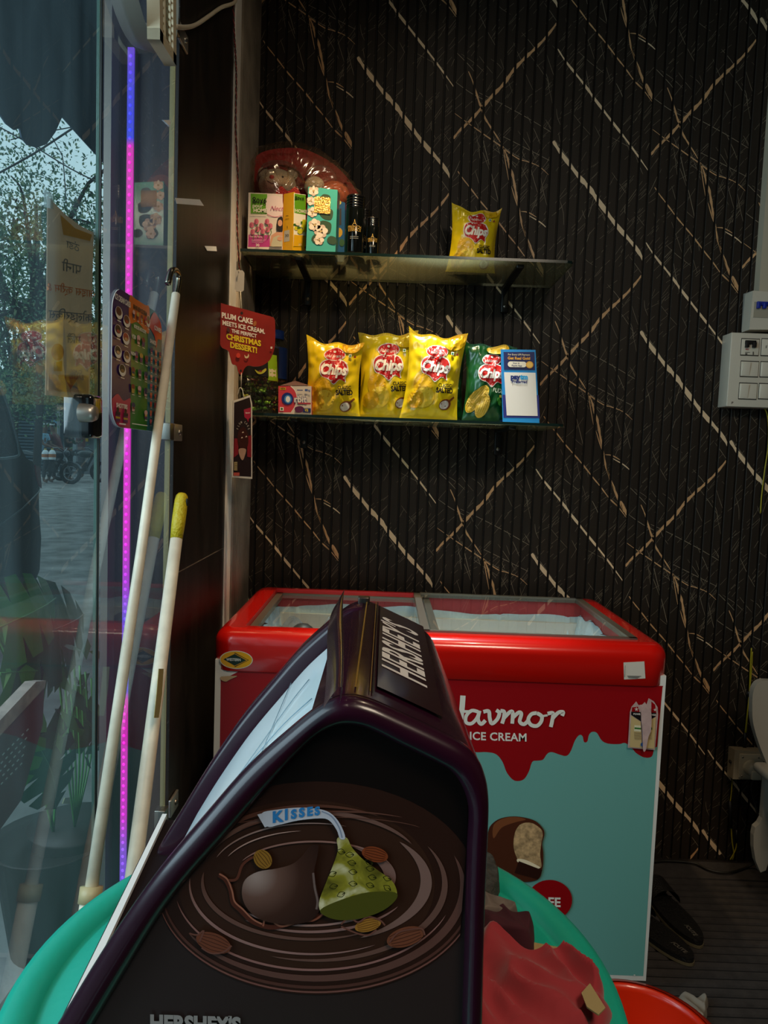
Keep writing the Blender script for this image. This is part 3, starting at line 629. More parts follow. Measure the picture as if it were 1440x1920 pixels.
# ------------------------------------------------------------------ chips bags
YEL = mat('foil_yellow', 'e8c814', .3, coat=.55); GRN = mat('foil_green', '0b4a1e', .3, coat=.55)
def chips_bag(px0, px1, ptop, Y, zbase, label, kind='y', lean=0.0, roll=0.0, seed=0, group=None, hgt=None):
    pc = (px0 + px1) / 2; cx = onY(pc, ptop + 70, Y).x; W_ = (px1 - px0) / FPX * Y * 1.0; Hh = hgt or onY(pc, ptop, Y).z - zbase
    t = thing('chips_bag', (cx, Y, zbase), label, 'chips', group or ('yellow bags of salted chips' if kind == 'y' else 'green bags of mint chips'))
    FO = YEL if kind == 'y' else GRN
    ca, sa = cos(roll), sin(roll)
    def surf(u, v, side, h=0.0):   # u -1..1, v 0..1
        v = min(max(v, 0), 1); u = max(-1, min(1, u))
        e = 1 - .13 * sin(pi * v) ** .7
        ear = (.012 + .012 * sin(seed * 2.3 + (1.7 if u > 0 else 0))) * abs(u) ** 3 * (1 if v > .5 else -.3) * max(0, abs(v - .5) * 2) ** 6
        prof = min(1, (sin(pi * (.04 + .92 * v))) ** .75 * 1.05) * max(0.0, 1 - abs(u) ** 2.6) ** .8
        if v > .955 or v < .035: prof *= .12
        d_ = .036 * prof
        wr = noise.noise(Vector((u * 2.2 + seed, v * 5, seed * 3.1))) * .005 + .006 * noise.noise(Vector((u * 5 + v * 4 + seed, v * 9 - u * 3, seed))) * (.3 + abs(v - .5) * 1.8)
        wr += .004 * abs(noise.noise(Vector((u * 3 - v * 6, seed + 4, u * 2)))) * -1
        d_ = max(.0005, d_ + wr * min(1, prof * 2.2 + .12))
        x = u * W_ / 2 * e; z = v * Hh + ear + .004 * sin(u * 7 + seed) * (v > .9)
        x, z = x * ca - z * sa, x * sa + z * ca
        y_ = -(d_ + h) if side < 0 else d_ * .55
        return Vector((cx + x, Y + y_ + lean * z, zbase + max(z, 0.0)))
    m = MB(); nu, nv = 34, 44
    f = lambda u, v: surf(2 * u - 1, v, -1); g = lambda u, v: surf(2 * u - 1, v, 1)
    m.grid(f, nu, nv, FO); m.grid(g, nu, nv, FO); m.build('foil_pouch', t)
    # crimped seal at the top
    c = MB(); c.grid(lambda u, v: surf(2 * u - 1, .957 + .043 * v, -1) + Vector((0, -.0008 * (1 + sin(u * 260)) - .0004, 0)), 200, 2, FO); c.build('top_seal', t)
    # print
    pm_ = MB(); sc = W_ / .18
    def fn(u, v, h): return surf(u / (W_ / 2), v / Hh, -1, h + .0011)
    pr = Print(pm_, fn, .011, .00022); RED = mat('print_haldiram_red', 'c01712', .35, coat=.3); WHI = mat('print_white', 'efe9dd', .4, coat=.2)
    k = W_ / .18; yc = Hh * .60; k *= 1.16; ox = .0
    YD = mat('print_chip_yellow', 'd9a90e', .35, coat=.3) if kind == 'y' else mat('print_chip_gold', 'c7a52a', .4, coat=.3); YD2 = mat('print_chip_yellow_light', 'f0cf3c', .35, coat=.3) if kind == 'y' else mat('print_chip_ridge', 'e3c860', .4)
    pr.blob([(ox - .042 * k, yc + .012 * k), (ox - .03 * k, yc + .028 * k), (ox, yc + .034 * k), (ox + .035 * k, yc + .028 * k), (ox + .046 * k, yc + .004 * k), (ox + .038 * k, yc - .014 * k), (ox + .04 * k, yc - .026 * k), (ox + .022 * k, yc - .020 * k), (ox + .004 * k, yc - .034 * k), (ox - .012 * k, yc - .021 * k), (ox - .036 * k, yc - .012 * k)], WHI, 4)
    s_ = .93
    pr.blob([(ox + a * k * s_, yc + b * k * s_) for a, b in ((-.042, .012), (-.03, .028), (0, .034), (.035, .028), (.046, .004), (.038, -.014), (.04, -.026), (.022, -.020), (.004, -.034), (-.012, -.021), (-.036, -.012))], RED, 4)
    pr.ell(ox + .002 * k, yc + .045 * k, .031 * k, .0165 * k, WHI, .05); pr.ell(ox + .002 * k, yc + .045 * k, .029 * k, .0148 * k, RED, .05)
    pr.text("Haldiram's", ox + .002 * k, yc + .0415 * k, .0115 * k, WHI, .01, .3); pr.ell(ox + .002 * k, yc + .053 * k, .004 * k, .003 * k, WHI)
    pr.text('Chips', ox, yc + .004 * k, .037 * k, WHI, .045, .22, sx=.92)
    if kind == 'y':
        BK = ink('1b1408', .4)
        pr.text('CLASSIC', ox + .036 * k, yc - .040 * k, .0125 * k, BK, .03, sx=.85, rot=.06); pr.text('SALTED', ox + .036 * k, yc - .053 * k, .0175 * k, BK, .05, sx=.82, rot=.06)
        for (a, b, ra, rb, m_) in ((-.03, -.045, .026, .030, YD), (-.022, -.075, .03, .026, YD2), (-.045, -.082, .024, .022, YD)): pr.ell(ox + a * k, yc + b * k, ra * k, rb * k, m_, .4)
        pr.ell(ox + .040 * k, yc - .088 * k, .018 * k, .013 * k, ink('7a3b14'), .5); pr.ell(ox + .038 * k, yc - .089 * k, .014 * k, .010 * k, ink('d9d3c8'), .5); pr.line([(ox + .052 * k, yc - .078 * k), (ox + .066 * k, yc - .066 * k)], .005 * k, ink('7a3b14'), 2)
        pr.ell(ox + .05 * k, yc + .072 * k, .03 * k, .02 * k, YD, .3)
    else:
        pr.text('PUDINA', ox + .034 * k, yc - .045 * k, .017 * k, ink('c9d6b8'), .03, .1, sx=.85, rot=-.1); pr.text('BLAST', ox + .044 * k, yc - .060 * k, .010 * k, ink('c8b23a'), .03)
        for (a, b, ro) in ((-.05, -.075, .5), (-.032, -.060, .7), (-.022, -.088, .3)):
            pr.ell(ox + a * k, yc + b * k, .020 * k, .036 * k, YD, -ro)
            for q in range(6): ang = pi / 2 - ro; d0 = (q - 2.5) * .0062 * k; pr.line([(ox + a * k + d0 * cos(ang - pi / 2) - .022 * k * cos(ang), yc + b * k + d0 * sin(ang - pi / 2) - .022 * k * sin(ang)), (ox + a * k + d0 * cos(ang - pi / 2) + .022 * k * cos(ang), yc + b * k + d0 * sin(ang - pi / 2) + .022 * k * sin(ang))], .0016 * k, YD2, 2)
        for a, b, ro in ((.03, -.075, .4), (.05, -.09, 1.2), (.048, -.105, -.3)): pr.ell(ox + a * k, yc + b * k, .006 * k, .013 * k, ink('3f8a2a'), ro)
        pr.ell(ox + .02 * k, yc + .076 * k, .035 * k, .014 * k, YD, .1)
    pr.rect(ox + .042 * k, yc + .040 * k, ox + .050 * k, yc + .048 * k, ink('e8e4d8')); pr.ell(ox + .046 * k, yc + .044 * k, .0026 * k, .0026 * k, ink('1f7a2a')); pr.poly([(ox + .056 * k, yc + .040 * k), (ox + .064 * k, yc + .040 * k), (ox + .060 * k, yc + .048 * k)], ink('7a1410'))
    pm_.build('printed_front', t)
YS = 2.17
chips_bag(570, 678, 644, YS, ZL, 'yellow chips bag standing beside the chewing gum box on the lower shelf', seed=1, roll=radians(-1))
chips_bag(672, 784, 627, YS + .045, ZL, 'tall yellow chips bag, second from the left in the lower shelf row', seed=2, roll=radians(1))
chips_bag(752, 862, 630, YS - .02, ZL, 'front yellow chips bag in the middle of the lower shelf, overlapping its neighbour', seed=3, roll=radians(-4))
chips_bag(868, 966, 648, YS, ZL, 'green mint chips bag half hidden behind the blue payment stand', 'g', seed=4)
chips_bag(790, 872, 640, YS + .085, ZL, 'green chips bag mostly hidden behind the front yellow bag, only its edge showing', 'g', seed=5)
chips_bag(838, 930, 396, 2.27, ZU, 'lone yellow chips bag leaning on the upper glass shelf', seed=6, roll=radians(-3))
# ------------------------------------------------------------------ payment stand
def stand():
    Y = 2.115; c = onY(975, 785, Y); t = thing('payment_stand', (c.x, Y, ZL), 'blue and white payment stand at the right end of the lower shelf', 'sign')
    q = [onY(939, 655, Y), onY(1004, 656, Y), onY(1012, 785, Y), onY(943, 783, Y)]
    for p in q[2:]: p.z = ZL
    m = MB(); m.slab(q, (0, .003, 0), mat('stand_blue', '2a8fd0', .3)); m.build('face_board', t)
    b = MB(); b.add([q[3] + Vector((0, .003, 0)), q[2] + Vector((0, .003, 0)), Vector((q[2].x, Y + .05, ZL + .001)), Vector((q[3].x, Y + .05, ZL + .001)), q[0] + Vector((0.004, .02, -.01)), q[1] + Vector((-.004, .02, -.01))], [(0, 1, 2, 3), (3, 2, 5, 4)], mat('stand_navy', '1b2a6b', .4)); b.build('back_leg', t)
    P = MB(); pr = Print(P, pixY(Y), None, .0003); NV = ink('16235c'); WHI = ink('efe9dc', .4)
    pr.poly([(942, 740), (1010, 741), (1012, 784), (944, 783)], ink('27307e')); pr.poly([(944, 660), (1002, 660), (1003, 694), (945, 693)], NV)
    pr.poly([(945, 698), (1004, 699), (1008, 780), (950, 779)], WHI)
    e = Print(P, pixP((0, Y - .0014, 0), (0, -1, 0), 973, 669, .02, True), None, .00008); GO = ink('e3a23c', .35)
    e.text('For Every UPI Payment', 0, 4, 4.6, ink('d8c8a0'), .02, sx=.95); e.text('Get Real Gold', 0, -3, 7.2, GO, .04, sx=1.0)
    e.rrect(-21, -19.5, 14, -9, 5, ink('efe3cb')); e.text('Scan in', -5, -12.2, 4.4, NV, .02); e.text('Paytm App', -4, -16.8, 4.4, NV, .02); e.ell(20, -14.5, 7, 6.6, GO); e.ell(20, -14.5, 5.2, 4.9, ink('f0c060', .35))
    e.text('pay', -7, -38, 12.5, ink('12296e'), .06); e.text('tm', 9.5, -38, 12.5, ink('1aa3dc'), .06); e.text('Preferred', 1, -47, 7.4, ink('12296e'), .03)
    P.build('printed_face', t)
stand()
# ------------------------------------------------------------------ gum box
def gum():
    Y = 2.13; t = thing('chewing_gum_box', onY(553, 774, Y), 'small pink and white chewing gum carton with open lid beside the leftmost chips bag', 'box', None)
    q = [onY(522, 724, Y), onY(584, 724, Y), onY(584, 774, Y), onY(522, 774, Y)]; q[2].z = q[3].z = ZL
    m = MB(); m.slab(q, (0, .07, 0), mat('carton_white', 'd9cfc4', .5), mat('carton_pink', 'c94a5c', .5)); m.build('carton', t)
    l = MB(); a = onY(524, 723, Y + .005); b_ = onY(582, 723, Y + .005); l.add([a, b_, onY(554, 714, Y + .05), onY(550, 715, Y + .02)], [(0, 1, 2, 3)], mat('carton_inside', '4a2620', .7)); l.build('lid_flap', t)
    P = MB(); pr = Print(P, pixY(Y), None, .0002); PK = ink('cf3a48'); W = ink('efe8e0')
    pr.poly([(522, 724), (545, 724), (553, 732), (557, 745), (553, 762), (546, 773), (522, 773)], PK); pr.line([(545, 724), (553, 732), (557, 745), (553, 762), (546, 773)], 1.3, W)
    pr.rect(525, 726.5, 536, 731, ink('e0b81a')); e = Print(P, pixP((0, Y - .001, 0), (0, -1, 0), 553, 749, .03, True), None, .0002)
    e.text('NEW', -22.5, 20, 4, ink('5a1410'), .03); e.ell(-14, 1, 11, 11.5, ink('16287a')); e.ell(-13, 0, 7, 8, ink('3a8ad0')); e.ell(-13, 0, 4.2, 5.8, ink('eef2f6'))
    e.text('rbit', 10, 0, 17, ink('16287a'), .07, sx=.95); e.text('rbit', 10, 0, 17, W, .03, sx=.95)
    e.rect(-28, -22, -21, -15, W); e.ell(-24.5, -18.5, 2, 2, ink('2a6a2a')); e.blob([(0, -16), (10, -12), (17, -16), (14, -23), (3, -24)], ink('5a1a4a')); e.poly([(16, -17), (30, -16), (30, -24), (15, -24)], ink('1c2a6a')); e.text('₹5', 22, -20, 6, ink('e0c81a'), .04)
    e.rect(4, 17, 15, 18.4, ink('2a3a8a')); e.ell(21, 18, 2.4, 2.2, ink('3a5aa0')); e.text('bg', 26, 18, 6, ink('3a5aa0'), .03); e.rect(6, -8.5, 30, -5.5, ink('b03a48'))
    P.build('printed_front', t)
gum()
# ------------------------------------------------------------------ candy jars at the left end of the lower shelf
def jar(cx, Y, r, h, label, body, lab, cap):
    t = thing('candy_jar', (cx, Y, ZL), label, 'jar', None); J = glass('jar_plastic' + str(round(r, 3)), (.86, .9, .86), .06, (.3, .3, .28), .05)
    m = MB(); m.lathe([(.0001, .002), (r * .95, .002), (r, .012), (r, h * .82), (r * .72, h * .90), (r * .70, h * .93)], (cx, Y, ZL), J, 28); m.build('jar_body', t)
    m = MB(); m.lathe([(r * .74, h * .90), (r * .76, h * .91), (r * .76, h), (.0001, h + .002)], (cx, Y, ZL), cap, 28); m.build('cap', t)
    m = MB(); m.lathe([(r + .0006, h * .44), (r + .0006, h * .80)], (cx, Y, ZL), lab, 28); m.build('paper_label', t)
    m = MB(); rg = random.Random(int(r * 9999)); cs = [mat('wrapper_' + c, c, .25, coat=.5) for c in body]
    for i in range(150):
        a = rg.uniform(0, 2 * pi); q = r * .82 * sqrt(rg.random()); z = ZL + .012 + rg.random() * h * .42
        M = Matrix.Rotation(rg.uniform(0, 6), 3, 'Z') @ Matrix.Rotation(rg.uniform(0, 3), 3, 'X'); p = Vector((cx + q * cos(a), Y + q * sin(a), z)); c = rg.choice(cs)
        m.ell(p, (.009, .006, .005), c, 8, 5, M); m.add([p + M @ Vector(v) for v in ((.008, 0, 0), (.016, .006, .002), (.016, -.006, -.002), (-.008, 0, 0), (-.016, .006, -.002), (-.016, -.006, .002))], [(0, 1, 2), (3, 4, 5)], c)
    tag(m.build('wrapped_candy', t), kind='stuff'); return t
jx = onY(483, 770, 2.19).x
j = jar(jx, 2.19, .060, .25, 'clear jar of green wrapped candy with a black label behind the red hanging sign', ['3f6a12', '6f9a1a', '1c2a12', '8a8a2a', '5a1a12', '141812'], mat('jar_label_black', '0d0d0e', .5), mat('jar_cap_dark', '141414', .4))
P = MB(); Yf = 2.1285
pr = Print(P, lambda u, v, h: (lambda p: Vector((p.x, 2.19 - sqrt(max(0, (.0612 + h) ** 2 - (p.x - jx) ** 2)), p.z)))(onY(u, v, Yf)), 6, .0002)
pr.blob([(478, 693), (487, 697), (497, 690), (498, 694), (492, 700), (484, 701)], ink('b9b43a')); pr.ell(488, 695.5, 3, 1.6, ink('7a2a2a')); pr.poly([(501, 663), (515, 663), (516, 712), (502, 712)], ink('7fa51a')); pr.poly([(503, 690), (514, 690), (514, 705), (503, 705)], ink('c9c4a0'))
pr.rect(449, 699, 451.5, 704, ink('b0b0a8')); P.build('label_print', j)
jar(onY(508, 760, 2.29).x, 2.29, .048, .27, 'taller blue-labelled jar standing behind the green candy jar', ['a85a14', 'c08a1a', '3a2a4a', '7a6a1a'], mat('jar_label_blue', '1c3a78', .4), mat('jar_cap_blue', '1b3f8f', .4))
# ------------------------------------------------------------------ boxes on the upper shelf
def carton(pts, Y, depth, label, side, name='air_freshener_box', skew=0, grp=None):
    q = [onY(a, b, Y) for a, b in pts]
    for p in q[2:]: p.z = ZU
    t = thing(name, ((q[2].x + q[3].x) / 2, Y, ZU), label, 'box', grp); return t, q
HG = 'air freshener boxes on the upper shelf'
def writing(e, m, s=1.0):  # marker scribble '80x6'
    for pts in ([(-10, 3), (-12, 6), (-9, 8), (-7, 5), (-10, 2), (-12, -1), (-9, -3), (-7, 0), (-10, 3)], [(-4, 4), (-5, 0), (-2, -2), (0, 2), (-2, 5), (-4, 4)], [(2, 4), (4, 0), (6, -3)], [(7, 5), (3, -3)], [(12, 6), (9, 1), (10, -2), (13, -1), (12, 2), (9, 1)]):
        e.line([(a * s, b * s) for a, b in pts], 1.7 * s, m)
t, q = carton([(466, 361), (530, 364), (530, 463), (464, 463)], 2.13, .05, 'pink and white air freshener box with tulips at the left end of the upper shelf', None, grp=HG)
MB().slab([q[0], q[1], q[2], q[3]], (-.004, .06, 0), mat('box_white', 'd9cfc6', .4, coat=.3), mat('box_magenta', '8a2a6a', .4, coat=.3)).build('carton', t)
P = MB(); pr = Print(P, pixY(2.13), None, .0002); PK = ink('b83a86'); GR = ink('5d9a1c'); W = ink('e9e2d8'); TP = ink('cf6f86'); TPD = ink('a84a66'); ST_ = ink('4f7a2a')
pr.poly([(466, 440), (506, 441), (506, 463), (465, 463)], PK); pr.poly([(470, 363), (501, 364), (501, 401), (470, 400)], GR); pr.blob([(501, 370), (528, 372), (529, 404), (515, 407), (501, 402)], ink('e3cfd0')); pr.line([(501, 402), (515, 407), (529, 404)], 1, TP)
for x, y in ((472, 422), (481, 416), (490, 424), (501, 416), (507, 424), (483, 430), (474, 435), (493, 434), (502, 431)):
    pr.k = 3 + ((x * 7) % 4) * 3; pr.line([(x, y + 4), (x + 2, y + 12), (x - 1, y + 17)], 1, ST_); pr.ell(x, y, 4.4, 5.4, TP, n=14); pr.ell(x - 1.6, y + .5, 1.8, 4.6, TPD, n=10)
pr.k = 16
# woman with cupped hands, plain print
SK = ink('c79478'); HR = ink('1a1210')
pr.blob([(520, 414), (524, 408), (530, 409), (530, 434), (524, 436), (519, 428)], HR); pr.poly([(506, 462), (509, 442), (518, 436), (530, 436), (530, 463)], SK); pr.poly([(509, 458), (513, 446), (522, 442), (530, 444), (530, 463), (509, 463)], ink('b8b49a')); pr.ell(525.5, 419, 4.2, 6.2, SK); pr.blob([(521, 446), (526, 444), (530, 446), (528, 452), (521, 451)], SK)
e = Print(P, pixP((0, 2.129, 0), (0, -1, 0), 485, 388, .03, True), None, .0002)
e.text('pour', -2, 2, 10, W, .01); e.text('HOME', 3, -7, 10, W, .03, sx=.92); writing(Print(P, pixP((0, 2.1275, 0), (0, -1, 0), 486, 378, 0, True), None, .0002), ink('0b0b0b')); e.text('Nect', 33, -2, 12, ink('b0486e'), 0, .4); e.text('french flora', -5, -56, 5, W, 0)
for k in range(3): e.rect(-13, -62 - k * 2.4, 14 - k * 3, -61.2 - k * 2.4, ink('d8a0c4'))
e.text('30', -2, -72, 7, W, .02); e.rect(-15, -14.4, 14, -13.4, ink('8a9a7a'))
P.build('printed_front', t)
# yellow box: corner toward the camera
t = thing('air_freshener_box', (onY(552, 463, 2.12).x, 2.12, ZU), 'yellow air freshener box with its narrow side turned forward, between the pink and teal boxes', 'box', HG)
a, b_, c_ = onY(532, 361, 2.135), onY(551, 360, 2.115), onY(574, 364, 2.17)
low = lambda p: Vector((p.x, p.y, ZU)); zt = b_.z
q = [Vector((a.x, a.y, zt)), Vector((b_.x, b_.y, zt)), Vector((c_.x, c_.y, zt)), Vector((a.x + c_.x - b_.x, a.y + c_.y - b_.y, zt))]
MB().slab(q, (0, 0, ZU - zt), mat('box_yellow', 'd9a514', .4, coat=.3)).build('carton', t)
n1 = (q[1] - q[0]).cross(Vector((0, 0, 1))); n2 = (q[2] - q[1]).cross(Vector((0, 0, 1)))
P = MB(); pr = Print(P, pixP(q[1], n2), None, .0002); pr.poly([(551, 362), (573, 365), (573, 462), (550, 462)], W); pr.poly([(552, 363), (573, 366), (573, 403), (552, 399)], GR); pr.poly([(551, 440), (573, 442), (573, 462), (550, 462)], ink('d9a514'))
for x, y, r_ in ((555, 428, 4), (562, 434, 5), (568, 424, 4)): pr.ell(x, y, r_, r_, ink('c9c02a')); pr.ell(x - 2, y - 7, 3.5, 2, ink('3a6a1a'))
pr.poly([(566, 412), (573, 412), (573, 436), (566, 434)], ink('b9b81a')); pr.ell(557, 420, 4, 3, ink('e4d8c0'))
e = Print(P, pixP(q[1], n2, 562, 388, .12, True), None, .0002); e.text('pour', -1, 1, 8.5, W, .01); e.text('HOME', 2, -8, 8.6, W, .03, sx=.9); writing(Print(P, pixP(q[1] + Vector((0, -.0015, 0)), n2, 561, 373, 0, True), None, .0002), ink('0b0b0b'), .62); e.text('30', 0, -71, 6, W, .02)
pr = Print(P, pixP(q[1], n1), None, .0002); pr.poly([(533, 433), (543, 431), (543, 452), (532, 454)], ink('b9b6ac')); e = Print(P, pixP(q[1], n1, 538, 442, -.1, True), None, .0004); e.text('30', 0, 0, 7, ink('55524a'), .02); pr.line([(536, 405), (541, 404)], .8, ink('5a3a10'), 1); pr.line([(535, 411), (542, 410)], .8, ink('5a3a10'), 1); pr.line([(539, 424), (539, 428)], 1, ink('5a3a10'), 1)
P.build('printed_sides', t)
t, q = carton([(578, 350), (633, 356), (629, 466), (574, 464)], 2.105, .05, 'turquoise perfume gift box with white flowers and a gold label, tallest on the upper shelf', None, 'perfume_box')
MB().slab(q, (.004, .05, 0), mat('box_turquoise', '4fb3ab', .18, coat=.6), mat('box_turquoise_side', '3b948e', .2, coat=.5)).build('carton', t)
P = MB(); pr = Print(P, pixY(2.105), None, .0002); FW_ = ink('e9dccb'); FW2 = ink('cdb8a8'); LF = ink('2c4a30')
for x, y, a in ((610, 372, 10), (612, 400, 13), (608, 425, 14), (596, 448, 12), (622, 450, 9)): pr.blob([(x - a, y), (x - a * .3, y - a * .8), (x + a * .9, y - a * .4), (x + a * .7, y + a * .9), (x - a * .4, y + a * .8)], LF)
for cx, cy, r_ in ((588, 358, 9), (583, 377, 8), (586, 398, 9), (590, 422, 11), (602, 434, 12), (598, 450, 9)):
    kb = 3 + (int(cx) % 3); pr.k = 2; pr.ell(cx, cy, min(r_ * .7, cx - 576), min(r_ * .6, cy - 352), FW2)
    for k in range(6):
        pr.k = kb + k % 2; a_ = k * pi / 3 + cx; x, y = max(577, cx + r_ * .5 * cos(a_)), max(352.5, cy + r_ * .5 * sin(a_)); pr.ell(x, y, min(r_ * .6, x - 575.5), min(r_ * .5, y - 351), FW_ if k % 2 else FW2, a_ if min(r_ * .5, x - 575.5) > r_ * .45 else 0, 12)
    pr.ell(cx, cy, r_ * .25, r_ * .2, ink('b9a070'))
pr.k = 9; pr.poly([(590, 368), (620, 371), (619, 402), (589, 399)], mat('gold_foil_label', 'c9a052', .25, metal=.7, bump=.4, bscale=300)); e = Print(P, pixP((0, 2.104, 0), (0, -1, 0), 605, 385, .05, True), None, .0002)
e.rect(-10, 8, 10, 12, ink('f0ead8')); 
for k in range(3): e.rect(-9 + k, 1 - k * 4, 9 - k, 2.6 - k * 4, ink('e8dcb8'))
P.build('printed_front', t)
t, q = carton([(629, 374), (647, 380), (646, 467), (629, 466)], 2.20, .05, 'dark blue perfume box with a lemon print, squeezed behind the turquoise box', None, 'perfume_box')
MB().slab(q, (.004, .045, 0), mat('box_blue', '1f4f7c', .3, coat=.4)).build('carton', t)
P = MB(); pr = Print(P, pixY(2.20), None, .0002); pr.rect(630, 391, 640, 422, ink('1e1a1a')); pr.ell(635, 436, 7, 9, ink('a8861a')); pr.ell(636, 380, 4, 4, ink('b9a84a')); pr.ell(641, 455, 5, 7, ink('1c4a2c')); P.build('printed_front', t)
# ------------------------------------------------------------------ black deodorant bottles
BB_ = mat('bottle_black', '070a09', .12, coat=.7)
def bottle(px0, px1, ptop, Y, label, full, tint='c9a24a'):
    c = onY((px0 + px1) / 2, ptop, Y); r = (px1 - px0) / 2 / FPX * Y; h = c.z - ZU
    t = thing('body_spray_bottle', (c.x, Y, ZU), label, 'bottle', 'black spray bottles on the upper shelf')
    m = MB(); m.lathe([(.0001, .001), (r * .95, .001), (r, .006), (r, h * .76), (r * .97, h * .775)], (c.x, Y, ZU), BB_, 32); m.build('bottle_body', t)
    m = MB(); pr_ = [(r * .95, h * .775), (r * .98, h * .785)]
    for k in range(4): z = h * (.80 + k * .045); pr_ += [(r * .98, z), (r * .93, z + h * .006), (r * .98, z + h * .012)]
    m.lathe(pr_ + [(r * .98, h * .985), (r * .9, h), (.0001, h)], (c.x, Y, ZU), mat('bottle_cap_black', '0a0a0b', .2, coat=.5), 32); m.build('cap', t)
    P = MB(); s = r / .027; pr = Print(P, lambda u, v, hh: Vector((c.x + (r + hh + .0004) * sin(u / r), Y - (r + hh + .0004) * cos(u / r), ZU + v)), .006, .0001); G_ = ink(tint, .35)
    for sg in (-1, 1): pr.line([(sg * .006 * s, h * .47), (sg * .0022 * s, h * .50), (0, h * .565)], .0011, G_)
    pr.line([(-.004 * s, h * .49), (.004 * s, h * .49)], .0009, G_, 1)
    pr.text('FRENCH', 0, h * .435, .0105 * s, G_, .0); pr.text('ESSENCE', 0, h * .385, .0105 * s, G_, .0, sx=.92)
    for k in range(2): pr.rect(-.012 * s, h * (.27 - k * .03), .012 * s, h * (.278 - k * .03), ink('8a8a80'))
    P.build('printed_front', t)
bottle(650, 685, 369, 2.13, 'largest black spray bottle in front on the upper shelf', True)
bottle(671, 695, 394, 2.20, 'middle black spray bottle, half hidden behind the largest one', True)
bottle(688, 712, 410, 2.15, 'smallest black spray bottle at the right of the trio', True)
# ------------------------------------------------------------------ plush bear in cellophane
def plush():
    Y = 2.27; c = onY(545, 350, Y); t = thing('wrapped_plush_toy', (c.x, Y, ZU), 'white plush bear with red hood wrapped in crinkled cellophane behind the boxes', 'plush toy')
    WF = mat('plush_white', 'e2d2bd', .95, bump=.8, bscale=400, sheen=.3); RF = mat('plush_red', 'a3141a', .9, bump=.8, bscale=300, sheen=.3)
    h = onY(517, 340, Y - .04); b = MB(); b.ell((h.x, Y - .01, h.z), (.058, .05, .046), WF, 24, 16); b.ell((h.x - .004, Y - .055, h.z - .008), (.03, .024, .022), WF, 18, 12); b.ell((h.x + .01, Y - .01, h.z - .09), (.06, .045, .065), WF, 20, 14)
    for s in (-1, 1): b.ell((h.x + s * .045, Y + .0, h.z + .038), (.018, .012, .018), WF, 14, 10); b.ell((h.x + .01 + s * .055, Y - .03, h.z - .075), (.02, .026, .035), WF, 14, 10)
    b.build('body', t)
    f = MB(); f.ell((h.x - .006, Y - .078, h.z - .002), (.008, .006, .006), mat('nose_red', 'b02a2a', .4), 12, 8)
    for s in (-.024, .022): f.ell((h.x + s, Y - .052, h.z + .008), (.0045, .004, .0045), mat('eye_black', '0a0808', .1), 10, 8)
    f.tube(smooth_pts([(h.x - .02, Y - .074, h.z - .012), (h.x - .004, Y - .078, h.z - .02), (h.x + .014, Y - .07, h.z - .010)], 5), .0012, mat('mouth_brown', '5a2018', .6), 6); f.build('face', t)
    hd = MB(); hd.grid(lambda u, v: Vector((h.x + .008 + (.072) * cos(pi * u), Y + .01 - .055 * cos(pi * v) * .5, h.z + .012 + .062 * sin(pi * u) * (.75 + .25 * sin(pi * v)))), 24, 8, RF); hd.ell((h.x + .0, Y + .02, h.z + .055), (.06, .03, .03), RF, 18, 10); hd.build('hood', t)
    ht = MB(); o = Vector((h.x + .045, Y - .085, h.z - .06)); ht.slab(smooth_pts([o + Vector((a * .04, 0, b_ * .04)) for a, b_ in ((0, -.9), (-.9, .1), (-.55, .75), (0, .4), (.55, .75), (.9, .1))], 5, True), (0, .02, 0), RF); ht.build('heart', t)
    s2 = MB(); s2.ell((onY(590, 350, Y).x, Y, onY(590, 350, Y).z), (.032, .03, .03), WF, 18, 12); s2.ell((onY(600, 335, Y).x, Y + .02, onY(590, 330, Y).z), (.05, .03, .04), RF, 18, 12); s2.ell((onY(625, 365, Y).x, Y + .01, onY(620, 365, Y).z), (.05, .03, .045), mat('plush_check', '9a4a30', .9, var=.4, vscale=90), 18, 12); s2.build('small_companion', t)
    # cellophane dome
    ol = [(468, 380), (466, 330), (468, 300), (480, 283), (500, 274), (530, 270), (560, 271), (590, 282), (620, 300), (645, 325), (662, 350), (671, 365), (668, 385)]
    ctr = onY(545, 380, Y); pts = smooth_pts([onY(a, b_, Y) for a, b_ in ol], 5); N = len(pts) - 1
    def fn(u, v):
        i = u * N; k = min(int(i), N - 1); p = pts[k].lerp(pts[k + 1], i - k); a = pi * (v - .5); w_ = cos(a); base = Vector((p.x, Y, ZU + .02 if 0 else p.z))
        q = Vector((ctr.x, Y, ctr.z - .04)).lerp(base, .25 + .75 * w_ if abs(v - .5) > .001 else 1)
        nn = .012 * noise.noise(Vector((q.x * 30, q.z * 12, v * 3))) + .011 * (1 - 2 * abs(noise.noise(Vector((q.x * 55 + v * 4, q.z * 30, 5)))))
        return q + Vector((nn, (.11 * sin(a)) * (1 if v > .5 else 1.0) + nn, nn * .6))
    CL = bpy.data.materials.new('cellophane'); CL.use_nodes = True; n = CL.node_tree.nodes; L = CL.node_tree.links
    g = glass('cellophane_film', (.98, .93, .84), .05, (.7, .5, .34), .12, ior=1.7)
    m = MB(); m.grid(fn, 110, 26, g); m.build('cellophane_wrap', t)
    rc = MB(); rc.grid(lambda u, v: (lambda q: Vector((q.x, Y + .055, q.z)))(Vector((ctr.x, Y, ctr.z - .05)).lerp(pts[min(int(u * N), N - 1)], 1.05 * v)), N, 6, mat('backing_red', 'c01c28', .5, bump=.6, bscale=60)); rc.build('red_backing', t)
plush()
